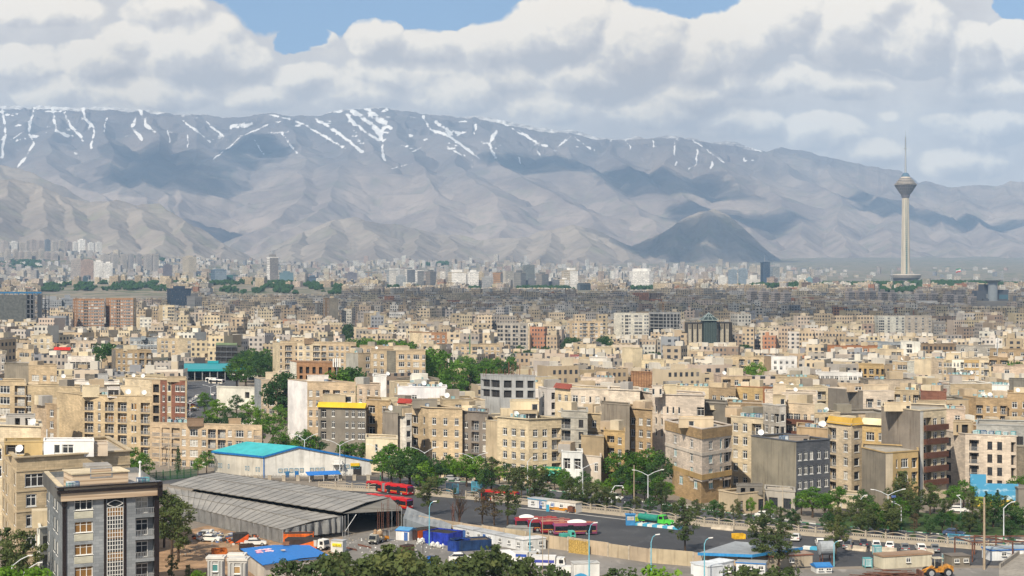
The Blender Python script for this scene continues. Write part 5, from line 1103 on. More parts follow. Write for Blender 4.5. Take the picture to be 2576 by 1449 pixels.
sheet('street',[(300,1208),(480,1192),(560,1188),(545,1200),(440,1216),(330,1222)],.006,None,mat=ASP2)
sheet('avenue',[(505,1100),(468,1060),(470,960),(600,955),(600,985),(548,1000),(520,1050),(560,1100)],.006,None,mat=ASP2)
sheet('lawn',[(2070,1300),(2260,1285),(2600,1310),(2640,1350),(2400,1345),(2100,1322)],.010,(.035,.065,.015),var=.5,scale=.5)
sheet('verge',[(1030,1238),(1305,1262),(1561,1292),(1772,1319),(2128,1351),(2437,1376),(2437,1379),(2128,1354),(1772,1323),(1561,1296),(1305,1266),(1030,1241)],.011,(.07,.09,.035),var=.4,scale=.6)
sheet('pavement',[(1020,1196),(1200,1206),(1400,1227),(1530,1243),(1694,1264),(1884,1288),(2052,1311),(2052,1318),(1884,1296),(1694,1272),(1530,1251),(1400,1235),(1200,1214),(1020,1202)],.013,(.27,.24,.20))
def kerb(name,pts,label,cols,w=.35,h=.14,seg=1.6):
 q=[G(*p)for p in pts];b=MB();k=0
 for a,c in zip(q[:-1],q[1:]):
  n=max(1,int((c-a).length/seg))
  for i in range(n):
   p0=a.lerp(c,i/n);p1=a.lerp(c,(i+1)/n);d=(p1-p0);nn=Vector((-d.y,d.x,0)).normalized()*w
   b.obox((p0.x,p0.y,0),d,nn,(0,0,h),k%2);k+=1
 tag(b.build(name,[plain('kerb_%d'%hash_s(str(c)),c,.8)for c in cols]),kind='structure')
kerb('kerb',[(1200,1215),(1400,1236),(1530,1252),(1694,1273),(1884,1297),(2052,1319),(2300,1339),(2600,1363)],'',[(.62,.62,.58),(.06,.20,.12)])
kerb('kerb',[(1060,1206),(1200,1215)],'',[(.62,.62,.58),(.06,.20,.12)])
kerb('kerb',[(2190,1346),(2350,1359),(2600,1376)],'',[(.62,.62,.58),(.10,.24,.30)])
kerb('traffic_island',[(1580,1320),(1640,1326),(1705,1333)],'',[(.62,.64,.62),(.06,.33,.50)],2.2,.5,1.1)
kerb('traffic_island',[(2018,1382),(2075,1386)],'',[(.62,.64,.62),(.06,.33,.50)],1.6,.5,1.1)
sheet('road_marking',[(1305,1277),(1450,1292),(1700,1322),(1702,1323.2),(1450,1293.4),(1305,1278.2)],.014,(.5,.48,.44))
# concrete lattice fence along the street
def panel_mesh():
 b=MB();b.obox((0,-.06,0),(1,0,0),(0,.12,0),(0,0,.62));b.obox((0,-.07,1.30),(1,0,0),(0,.14,0),(0,0,.12));b.obox((0,-.07,.62),(1,0,0),(0,.14,0),(0,0,.07));n=9
 for i in range(n):
  x0,x1=i/n,(i+1)/n;b.obox((x0,-.04,.69),(.028,0,0),(0,.08,0),(x1-x0-.028,0,.61));b.obox((x1-.028,-.04,.69),(.028,0,0),(0,.08,0),(-(x1-x0-.028),0,.61))
 m=8
 for i in range(m):
  x0,x1=i/m,(i+1)/m;z0,z1=1.55+.42*math.sin(math.pi*x0)**.8,1.55+.42*math.sin(math.pi*x1)**.8;b.obox((x0,-.06,z0),(x1-x0,0,z1-z0),(0,.12,0),(0,0,.13))
 return b.mesh('fence_panel',[M['fence']])
M['fence']=plain('precast_concrete',(.40,.345,.27),.9,var=.25,scale=.8)
def lattice_fence():
 a0=G(*FENCE[0]);root=thing('fence',a0,'long precast concrete lattice fence with arched tops between depot and street','fence');pm=panel_mesh();b=MB();b.obox((-.14,-.14,0),(.28,0,0),(0,.28,0),(0,0,2.05));post=b.mesh('fence_post',[M['fence']])
 q=[G(*p)for p in FENCE];cnt=0
 for i,(a,c)in enumerate(zip(q[:-1],q[1:])):
  if i in(3,):
   pass
  d=c-a;n=max(1,round(d.length/3.9));ang=math.atan2(d.y,d.x)
  for k in range(n):
   p=a+d*(k/n)-a0;u=uof(*(p+a0).xy)
   if 1122<u<1155 or 1182<u<1216:continue
   o=link('fence_panel',pm,root,p);o.rotation_euler=(0,0,ang);o.scale=(d.length/n,1,1);o2=link('fence_post',post,root,p);o2.rotation_euler=(0,0,ang);cnt+=1
lattice_fence()
def gate(u0,v0,u1,v1,lab):
 a,c=G(u0,v0),G(u1,v1);d=c-a;L=d.length;root=thing('gate',a,lab,'gate',rz=math.atan2(d.y,d.x));b=MB()
 for x in(0,L*.5-.05,L-.1):b.obox((x,-.05,0),(.12,0,0),(0,.1,0),(0,0,2.6))
 for z in(.15,1.3,2.5):b.obox((.12,-.03,z),(L-.2,0,0),(0,.06,0),(0,0,.09))
 b.build('gate_frame',plain('gate_blue',(.05,.30,.46),.5),root);b=MB()
 for i in range(26):b.obox((.12+i*(L-.24)/26,-.015,.2),(.05,0,0),(0,.03,0),(0,0,2.3))
 b.build('bars',plain('gate_mesh',(.12,.34,.46),.5),root)
gate(1123,1242,1153,1244,'tall blue mesh gate of the depot, leaf beside the large pine');gate(1186,1237,1213,1240,'low blue mesh gate of the depot, leaf beside the street lamp');gate(2384,1376,2440,1380,'blue mesh gate near the white parked cars and rust frame')
# the plain precast wall
def plain_wall():
 q=[G(*p)for p in WALL];root=thing('boundary_wall',q[0],'plain sand-coloured precast wall separating the bus depot from the yard','wall');m=tinted('sand_wall',stain=.6);k=0
 for a,c in zip(q[:-1],q[1:]):
  d=c-a;n=max(1,round(d.length/5.6));ang=math.atan2(d.y,d.x)
  for i in range(n):
   p=a+d*(i/n)-q[0];h=2.55+.12*math.sin(k*1.7);b=MB();b.obox((0,-.1,0),(d.length/n-.04,0,0),(0,.2,0),(0,0,h));o=b.build('wall_panel',m,root,p,tint((.44,.36,.26),R,.07));o.rotation_euler=(0,0,ang)
   b=MB();b.obox((-.16,-.2,0),(.3,0,0),(0,.4,0),(0,0,h+.06));o=b.build('wall_post',M['fence'],root,p);o.rotation_euler=(0,0,ang);k+=1
plain_wall()
def reed_panel():
 a,c=G(1431,1389),G(1481,1396);d=c-a;b=MB();n=40;rr=random.Random(2)
 for i in range(n):b.obox((i/n*d.length,0,0),(d.length/n*.9,0,0),(0,-.08-rr.random()*.05,0),(rr.uniform(-.06,.06),0,2.5+rr.uniform(-.1,.12)))
 o=b.build('reed_screen',plain('dry_reed',(.42,.28,.08),.9,var=.4,scale=6),None,a+Vector((0,-.35,0)));o.rotation_euler=(0,0,math.atan2(d.y,d.x));tag(o,'golden reed screen fixed against the sand-coloured wall','screen')
reed_panel()
# trees
def foliage(name,c1,c2,c3):
 m,t,bs=material(name);ob=t.new('ShaderNodeTexCoord').outputs['Object'];rn=t.new('ShaderNodeObjectInfo').outputs['Random']
 v=t.vm('ADD',ob,t.xyz(t.m('MULTIPLY',rn,50.0),0.0,0.0));a=t.noise(v,.55,3,.6);f=t.noise(v,2.6,2,.5)
 c=t.mix(t.ramp(a,.36,.64),c1+(1,),c2+(1,));c=t.mix(t.ramp(f,.52,.72,0,.8),c,c3+(1,));c=t.mix(t.m('MULTIPLY',rn,.35),c,c1+(1,))
 d=t.new('ShaderNodeBsdfDiffuse');t.put(d.inputs[0],c);tr=t.new('ShaderNodeBsdfTranslucent');t.put(tr.inputs[0],t.mix(.5,c,c3+(1,)));x=t.new('ShaderNodeMixShader');x.inputs[0].default_value=.35
 t.l.new(d.outputs[0],x.inputs[1]);t.l.new(tr.outputs[0],x.inputs[2]);t.n.remove(bs);t.l.new(x.outputs[0],t.n['Material Output'].inputs[0]);return m
FO=dict(cypress=foliage('cypress_leaves',(0.035,0.078,0.028),(0.055,0.108,0.038),(0.104,0.157,0.055)),dead=None,pine=foliage('pine_needles',(0.064,0.098,0.039),(0.118,0.146,0.053),(0.207,0.207,0.073)),leaf=foliage('green_leaves',(0.061,0.131,0.020),(0.104,0.217,0.035),(0.192,0.313,0.061)),dark=foliage('dark_leaves',(0.038,0.086,0.031),(0.070,0.139,0.042),(0.122,0.192,0.061)),ball=foliage('clipped_leaves',(0.043,0.086,0.031),(0.070,0.131,0.046),(0.113,0.174,0.070)),brown=foliage('dry_needles',(0.096,0.078,0.042),(0.148,0.108,0.059),(0.209,0.148,0.086)),bright=foliage('spring_leaves',(0.096,0.192,0.020),(0.157,0.295,0.035),(0.260,0.401,0.078)))
def leafcloud(b,clumps,n,size,rng,flat=.6):
 for(c,r)in clumps:
  for _ in range(n):
   while True:
    p=Vector((rng.uniform(-1,1),rng.uniform(-1,1),rng.uniform(-1,1)))
    if .25<p.length<1:break
   q=Vector(c)+Vector((p.x*r,p.y*r,p.z*r*flat));s=size*rng.uniform(.6,1.3);nn=(p*.8+Vector((rng.uniform(-1,1),rng.uniform(-1,1),rng.uniform(-.4,1)))).normalized()
   a=nn.orthogonal().normalized();a=(a*math.cos(t_:=rng.uniform(0,6.3))+nn.cross(a)*math.sin(t_));d=nn.cross(a)
   b.quad([q-a*s-d*s*.6,q+a*s*.3-d*s*.7,q+a*s+d*s*.5,q-a*s*.2+d*s*.75])
def tree_proto(kind,seed):
 """unit-height tree: crown and trunk meshes"""
 rng=random.Random(seed);t=MB();c=MB();cl=[]
 if kind in('pine','brown'):
  lean=rng.uniform(-.03,.03);t.tube((0,0,0),(lean,0,.55),.022,.015,7);t.tube((lean,0,.55),(lean*2,0,.93),.015,.004,6)
  nl=9 if kind=='pine' else 8
  for k in range(nl):
   z=.26+.68*(k+rng.random()*.6)/nl;sp=.30*(1-((z-.48)/.62)**2)**.9 if z>.3 else .16;sp=max(sp,.05)
   for j in range(rng.choice([2,3,4])):
    a=rng.uniform(0,6.283);rr=sp*rng.uniform(.45,1.0);p=(lean+math.cos(a)*rr,math.sin(a)*rr,z+rr*.15+rng.uniform(-.02,.03));t.tube((lean*z*1.5,0,z-.05),p,.006,.002,4);cl.append((p,rng.uniform(.055,.105)))
   cl.append(((lean*2*z,0,z+.02),.07))
  cl.append(((lean*2,0,.96),.045));leafcloud(c,cl,62 if kind=='pine' else 26,.017,rng,.62)
 elif kind=='cypress':
  t.tube((0,0,0),(0,0,.9),.02,.004,6)
  for k in range(16):z=.08+.9*k/16;r=.11*math.sin(math.pi*min(1,(z+.12))**.8)+.02;cl.append(((rng.uniform(-.02,.02),rng.uniform(-.02,.02),z),r))
  leafcloud(c,cl,60,.017,rng,.8)
 elif kind=='ball':
  t.tube((0,0,0),(0,0,.4),.04,.03,6)
  for k in range(14):a,h_=rng.uniform(0,6.28),rng.uniform(-1,1);r=.27*math.sqrt(1-h_*h_);cl.append(((math.cos(a)*r,math.sin(a)*r,.58+h_*.27),.15))
  leafcloud(c,cl,55,.035,rng,.9)
 elif kind=='dead':
  t.tube((0,0,0),(.01,0,.5),.03,.018,6)
  for k in range(46):
   z=rng.uniform(.2,.6);a=rng.uniform(0,6.28);r=rng.uniform(.08,.27);p=Vector((math.cos(a)*r*.5,math.sin(a)*r*.5,z+.2));q=Vector((math.cos(a)*r,math.sin(a)*r,min(1,z+rng.uniform(.28,.45))));t.tube((0,0,z),p,.008,.005,4);t.tube(p,q,.005,.002,4)
   for j in range(4):t.tube(p.lerp(q,.3+.2*j),p.lerp(q,.4+.2*j)+Vector((rng.uniform(-.09,.09),rng.uniform(-.09,.09),rng.uniform(-.02,.09))),.003,.0015,3)
  return t,None
 else:
  t.tube((0,0,0),(.01,0,.30),.026,.02,7)
  for k in range(7):
   a=k*.9+rng.random();r=rng.uniform(.10,.24);t.tube((.01,0,rng.uniform(.22,.32)),(math.cos(a)*r,math.sin(a)*r,rng.uniform(.45,.78)),.012,.004,5)
  for k in range(46):
   while True:
    p=Vector((rng.uniform(-1,1),rng.uniform(-1,1),rng.uniform(-1,1)))
    if .35<p.length<1:break
   k_=1-.35*max(0,p.z);cl.append(((p.x*.34*k_,p.y*.34*k_,.60+p.z*.34),rng.uniform(.06,.125)))
  leafcloud(c,cl,38,.021,rng,.75)
 return t,c
PROTO={}
def tree_me(kind,var):
 k=(kind,var)
 if k not in PROTO:
  shp={'dark':'leaf','bright':'leaf'}.get(kind,kind);t,c=tree_proto(shp,40+var*7+hash_s(shp)%50);PROTO[k]=(t.mesh('trunk',[M['bark']]),c.mesh('crown',[FO[kind]])if c else None)
 return PROTO[k]
tr_=random.Random(99)
NAMES=dict(pine=('pine_tree','pine tree','dark pine'),brown=('pine_tree','pine tree','half-dry brownish pine'),leaf=('tree','tree','leafy green tree'),dark=('tree','tree','dense dark green tree'),bright=('tree','tree','bright spring-green tree'),cypress=('cypress_tree','cypress','slim dark cypress'),ball=('clipped_shrub','shrub','clipped round shrub'),dead=('dead_tree','tree','bare dry tree'))
_tl={}
def TREE(kind,u,Y,vtop,w=1.0,where=None,group=None,label=None,x=None):
 X=px(u,Y);h=zt(vtop,Y)-float(gz(X,Y));nm,cat,ad=NAMES[kind]
 if label is None:
  if group:label=ad+' '+where
  else:
   label=ad+' '+(where or '')
   n=_tl.get(label,0);_tl[label]=n+1
   if n:label=['second','third','fourth','fifth','sixth','seventh','eighth','ninth'][min(n-1,7)]+' '+label
 r=thing(nm,(X,Y,float(gz(X,Y))),label,cat,group,tr_.uniform(0,6.28));k=h*w;r.scale=(k,k,h);t,c=tree_me(kind,tr_.randrange(3))
 link('trunk',t,r)
 if c:link('crown',c,r)
 return r
for row in[('pine',413,297,1232,1.05,'tallest of the three beside the grey apartment building'),('pine',432,288,1243,1.1,'with bushy crown in the middle of the three by the grey building'),('pine',449,281,1262,1.1,'closest to the canopy of the three by the grey building'),('pine',14,246,1326,1.1,'at the picture edge in front of the ornate block'),('pine',58,240,1333,.95,'between the picture edge and the white annexe'),('bright',30,218,1414,1.3,'bushing up at the bottom edge corner'),('bright',100,216,1416,1.2,'touching the foot of the grey apartment building'),('leaf',330,402,1118,1.0,'behind the roof of the grey apartment building'),('leaf',362,396,1135,.9,'beside the long four-storey block'),('cypress',448,414,1118,1.0,'in front of the long four-storey block'),('bright',498,412,1150,1.0,'small, near the teal hall corner'),('leaf',520,416,1130,.9,'next to the teal hall corner'),('leaf',705,440,1080,1.1,'at the foot of the white tower end'),('leaf',768,432,1078,1.3,'round, in front of the white tower end'),('dark',795,436,1092,1.2,'behind the teal roof ridge'),('leaf',735,446,1100,1.2,'between the hall and the white tower end'),('leaf',862,438,1108,1.2,'behind the long slope of the hall roof'),('dark',884,440,1112,1.1,'beside the double street lamp behind the hall'),('leaf',908,436,1108,1.2,'over the hall eaves'),('pine',944,434,1106,1.1,'between two double street lamps'),('dark',962,398,1128,1.1,'near the hall corner'),('leaf',985,390,1112,1.2,'in front of the slim white brick block'),('dark',1006,382,1134,1.1,'below the slim white brick block'),('leaf',1030,384,1120,1.3,'in front of the corner block'),('dark',1058,376,1138,1.2,'below the corner block'),('bright',1075,372,1152,1.1,'low, below the corner block'),('dark',1098,370,1148,1.0,'beside the large depot pine'),('leaf',1129,404,1140,.9,'with a clear trunk in front of the corner block'),('bright',1174,388,1137,1.2,'in front of the dark brown-grey block'),('bright',1206,384,1143,1.1,'touching the dark brown-grey block'),('pine',1236,380,1148,1.2,'in front of the blank sandy wall'),('dark',1222,376,1175,1.1,'below the blank sandy wall'),('pine',1292,368,1176,.9,'slender, before the ornate block'),('pine',1312,366,1174,1.1,'broad, before the ornate block'),('pine',1345,362,1178,1.0,'beside the teal shop sign'),('pine',1366,360,1176,1.0,'touching the teal shop sign'),('leaf',1424,368,1183,1.0,'before the white shopfront block'),('pine',1438,352,1198,1.2,'on the verge by the white caravan'),('pine',1474,346,1210,1.3,'on the verge above the fence'),('pine',1500,344,1215,1.2,'between the white caravan and the street'),('pine',1522,342,1222,1.1,'near the speed camera mast'),('leaf',1556,384,1130,1.1,'of the grove beside the arched tan block'),('dark',1582,392,1128,1.1,'of the grove beside the arched tan block'),('leaf',1610,384,1134,1.2,'of the grove beside the arched tan block'),('leaf',1640,386,1124,1.2,'of the grove beside the arched tan block'),('dark',1662,376,1138,1.1,'of the grove beside the hexagonal corner block'),('leaf',1592,366,1172,1.2,'in front of the street grove'),('dark',1628,362,1178,1.2,'in front of the street grove'),('leaf',1655,356,1196,1.1,'in front of the street grove'),('pine',1664,344,1208,1.0,'beside the foot of the hexagonal block'),('dark',1565,368,1168,1.1,'in front of the street grove'),('bright',1716,350,1250,1.0,'low, at the foot of the hexagonal block'),('leaf',1796,346,1256,1.0,'small, before the tan base of the hexagonal block'),('pine',1818,338,1262,1.0,'young, on the kerb by the hexagonal block'),('pine',1856,340,1254,.9,'young, before the low houses'),('pine',1845,334,1268,.9,'young, leaning before the low houses'),('bright',1890,338,1248,.8,'thin, before the low houses'),('bright',1938,334,1256,1.1,'airy, before the concrete end wall'),('cypress',1916,332,1268,1.1,'on the kerb before the concrete end wall'),('leaf',2016,340,1230,1.1,'before the blue-grey tiled front'),('leaf',2044,336,1222,1.3,'drooping before the blue-grey tiled front'),('leaf',2075,334,1236,1.1,'between tiled front and six-storey block'),('pine',1079,338,1198,1.05,'large, standing alone in the bus depot'),('brown',1213,327,1224,1.1,'first of three in front of the red bus'),('brown',1243,325,1226,1.1,'middle of three in front of the red bus'),('pine',1277,325,1219,1.1,'last of three in front of the red bus'),('dead',1155,322,1232,1.0,'among rusty rods by the depot wall'),('pine',1724,291,1252,.85,'tall and thin behind the sand-coloured wall'),('pine',1920,276,1292,1.25,'broad-crowned in front of the blue-edged roof'),('pine',1958,272,1310,1.2,'broad-crowned beside the steel tank'),('pine',2102,285,1294,.95,'tall, beside the parked cars'),('pine',2272,350,1183,1.2,'tallest in the park'),('pine',2248,340,1216,1.1,'behind the double street lamp in the park'),('pine',2292,336,1232,1.2,'beside the red-balconied block'),('pine',2140,330,1262,1.0,'before the six-storey block'),('pine',2096,322,1276,1.1,'on the kerb before the six-storey block'),('pine',2196,322,1280,1.1,'low, at the park kerb'),('leaf',2170,340,1248,1.0,'behind the park kerb'),('pine',2306,322,1248,1.2,'dark, in the middle of the park'),('brown',2300,314,1290,1.0,'low, in the middle of the park'),('pine',2376,324,1252,1.2,'beside the tall utility pole'),('leaf',2350,344,1236,1.2,'below the red-balconied block'),('leaf',2396,348,1218,1.2,'beside the sky mural'),('leaf',2424,352,1204,1.2,'touching the sky mural'),('brown',2405,308,1318,1.0,'low, by the park kerb'),('cypress',2482,338,1232,1.8,'conical, in front of the sky mural'),('cypress',2510,338,1228,1.8,'conical, before the middle of the mural'),('pine',2470,326,1264,1.2,'below the sky mural'),('dark',2500,322,1285,1.2,'below the sky mural'),('bright',2556,330,1268,1.2,'yellowish, at the mural end'),('leaf',2572,322,1290,1.2,'at the picture edge by the park'),('leaf',2566,356,1190,1.2,'above the sky mural end'),('dark',2446,320,1292,1.1,'behind the tall utility pole'),('pine',2530,314,1300,1.1,'beside the lamp at the park end'),('pine',985,191,1364,1.15,'foremost and tallest at the bottom edge'),('pine',1048,195,1380,1.2,'at the bottom edge below the blue container'),('pine',936,196,1386,1.2,'at the bottom edge below the loaded pickup'),('pine',868,199,1384,1.0,'at the bottom edge beside the blue-roofed hut'),('pine',822,192,1398,1.1,'at the bottom edge in front of the blue-roofed hut'),('pine',738,194,1409,1.0,'at the bottom edge before the hut wall'),('pine',1095,198,1396,1.1,'at the bottom edge near the yard lamp'),('pine',1160,199,1398,1.1,'at the bottom edge before the small white car'),('pine',1246,202,1366,.9,'pointed, at the bottom edge beside the white truck'),('pine',1205,198,1384,1.2,'at the bottom edge before the dark blue skip'),('pine',1296,200,1410,1.1,'at the bottom edge below the white truck'),('pine',1345,200,1398,1.0,'at the bottom edge before the white lorry'),('pine',1386,200,1416,1.0,'at the bottom edge below the white lorry'),('pine',1015,186,1386,1.2,'low, at the bottom edge'),('pine',900,186,1404,1.2,'low, at the bottom edge'),('pine',780,186,1412,1.1,'low, at the bottom edge'),('pine',1125,190,1414,1.2,'low, at the bottom edge'),('bright',1664,198,1412,1.2,'loose, at the bottom edge beside the ramp wall'),('pine',1545,197,1426,1.1,'at the bottom edge beyond the blue box'),('pine',1872,199,1420,1.1,'at the bottom edge before the site cabins'),('pine',1905,200,1424,1.0,'at the bottom edge beside the site cabins'),('pine',1985,200,1424,1.0,'at the bottom edge before the gatehouse'),('pine',475,262,1420,1.0,'small, on the dirt yard'),('bright',500,236,1430,1.0,'small, on the dirt yard'),('pine',432,262,1395,.8,'young, on the dirt yard'),('bright',690,226,1440,1.0,'low, by the gate kiosks')]:
 TREE(row[0],row[1],row[2],row[3],row[4],row[5])
for i in range(26):
 u=1020+i*26.5+tr_.uniform(-8,8);v=np.interp(u,[1020,1200,1400,1530,1694],[1206,1218,1238,1254,1275])-tr_.uniform(2,9);Y=gY(v);TREE(tr_.choice(['leaf','bright','dark','pine','leaf']),u,Y,vof(Y,tr_.uniform(3.6,6.2)),1.15,'in the row of small street trees along the far pavement','small street trees along the far pavement')
for i in range(30):
 u=tr_.uniform(2075,2570);Y=tr_.uniform(305,345);TREE(tr_.choice(['pine','dark','pine','leaf','dark']),u,Y,vof(Y,tr_.uniform(3.5,7.5)),1.2,'crowding the little park by the street','crowded park trees')
for i in range(24):
 u=1300+i*31+tr_.uniform(-12,12);v=np.interp(u,[1305,1561,1772,2052],[1262,1291,1318,1344])-tr_.uniform(1,5);Y=gY(v);TREE(tr_.choice(['pine','pine','dark','pine']),u,Y,vof(Y,tr_.uniform(2.6,5.2)),1.15,'young and dark, planted along the verge behind the lattice fence','young trees along the lattice fence')
def clump(n,u0,u1,Y0,Y1,v0,v1,where,kinds,w=1.25,grp=None,prof=None):
 for i in range(n):
  f=(i+.5)/n;u=u0+(u1-u0)*((i*.618)%1.0);Y=Y0+(Y1-Y0)*f;vt_=v0+(v1-v0)*(1-f)if prof is None else prof(u)
  TREE(tr_.choice(kinds),u,Y,vt_+tr_.uniform(-3,4),w*tr_.uniform(.85,1.15),where,grp or where)
clump(15,508,718,450,640,978,1058,'among the dense trees along the avenue below the painted end wall',['leaf','leaf','bright','dark'])
clump(14,596,690,740,1000,868,900,'in the thicket beside the dark glass office',['dark','dark','leaf'])
clump(16,880,1040,860,1150,846,862,'in the belt behind the low beige roof block',['leaf','bright','dark'],1.3)
clump(11,1136,1300,620,860,888,918,'in the clump behind the unfinished concrete frame',['leaf','dark','bright'],1.05)
clump(7,1300,1396,900,1080,866,884,'in the dark round clump behind the beige roofs',['dark'],1.4)
clump(4,1428,1452,1100,1180,843,850,'beside the cream ten-bay block',['dark'],1.2)
clump(5,1508,1530,1050,1250,838,860,'between the ten-bay block and the zigzag tower',['dark'],1.2)
clump(5,1618,1668,900,1000,880,886,'in the low dark clump below the zigzag tower',['dark'],1.3)
clump(5,1864,1884,1060,1100,862,868,'in the round clump beside the brown glass office tower',['dark'],1.3)
clump(8,1925,2010,1000,1060,876,884,'in the long dark hedge row behind the white cube roofs',['dark'],1.2)
clump(9,2352,2452,1150,1250,848,856,'in the dark tree row behind the mauve block',['dark'],1.3)
TREE('bright',1902,742,904,.95,'large and round on the sunlit roofs beside the eight-windowed block');TREE('leaf',1884,760,915,.9,'half hidden beside the large round tree')
clump(5,848,898,560,620,915,925,'behind the unfinished brick block',['leaf','dark'],1.2);clump(2,706,724,560,575,925,932,'beside the white end of the unfinished block',['dark'],1.0);clump(3,1082,1094,560,600,945,955,'beside the pale grey panel block',['leaf'],1.0);clump(3,2545,2576,700,760,900,910,'at the picture edge behind the tan edge block',['leaf'],1.2);clump(3,262,278,760,800,855,866,'in a gap beside the brown block',['dark'],1.2)
clump(4,1075,1110,640,700,872,880,'beside the stacked loggias',['leaf'],1.1);clump(5,855,885,1250,1500,812,824,'along the distant car-filled street',['dark'],1.3)
b_=[G(*p)for p in[(1030,1238),(1305,1263),(1561,1293),(1772,1320),(2128,1352),(2437,1377)]]
for a,c in zip(b_[:-1],b_[1:]):
 n=int((c-a).length/5.0)
 for i in range(n):
  p=a.lerp(c,(i+tr_.random()*.6)/n);Y=p.y+1.2;h=tr_.uniform(1.3,2.7);TREE('ball',uof(p.x,Y),Y,vof(Y,h),tr_.uniform(.8,1.1),'on the verge between lattice fence and street','clipped shrubs on the verge')
for u,Y,v in[(2248,312,1308),(2264,318,1298),(2335,316,1292),(2340,312,1306),(2438,316,1300),(2540,306,1325),(2555,318,1292),(2546,300,1350),(2210,318,1302),(2420,314,1312),(2470,312,1312)]:TREE('ball',u,Y,v,.9,'standing in the park lawn','clipped shrubs on the park lawn')
def woods():
 rng=random.Random(12);b=MB();P_=[(90,430,3380,4000,420,0),(420,900,3300,3600,200,0),(2060,2500,3500,4350,560,0),(420,560,3400,3900,60,0),(540,880,3550,4150,420,0),(880,1330,3900,4180,200,0),(1240,1440,3950,4150,160,0),(1560,1730,3820,4050,190,0),(1700,1960,4000,4120,60,0),(2030,2130,3350,3800,110,0),(2080,2480,4080,4520,520,0),(2440,2600,4200,4500,130,0),(-60,110,3900,4300,50,0),(1850,2020,3700,4000,60,0),(330,420,6900,7300,40,0),(0,110,6300,6700,60,0),(1055,1130,7500,7900,60,0),(500,560,5600,6200,30,0)]
 for(u0,u1,Y0,Y1,n,_)in P_:
  for i in range(int(n*2.2)):
   u,Y=rng.uniform(u0,u1),rng.uniform(Y0,Y1);x=px(u,Y)
   if abs(u-2278)<46 and 4370<Y<4540:continue
   if fbm(np.array([u/34.]),np.array([Y/170.]),3,61)[0]<(.36 if u>2000 else .47):continue
   g=float(gz(x,Y));r=rng.uniform(2.5,8)*(1.5 if Y>5000 else 1)
   for k in range(3):b.lump((x+rng.uniform(-r,r),Y+rng.uniform(-r,r),g+r*rng.uniform(.5,1.0)),r*rng.uniform(.5,.8),1,.35,0,rng,(1,1,.9))
 tag(b.build('woodland',FO['dark']),'band of dark woodland crossing the city',kind='stuff')
woods()
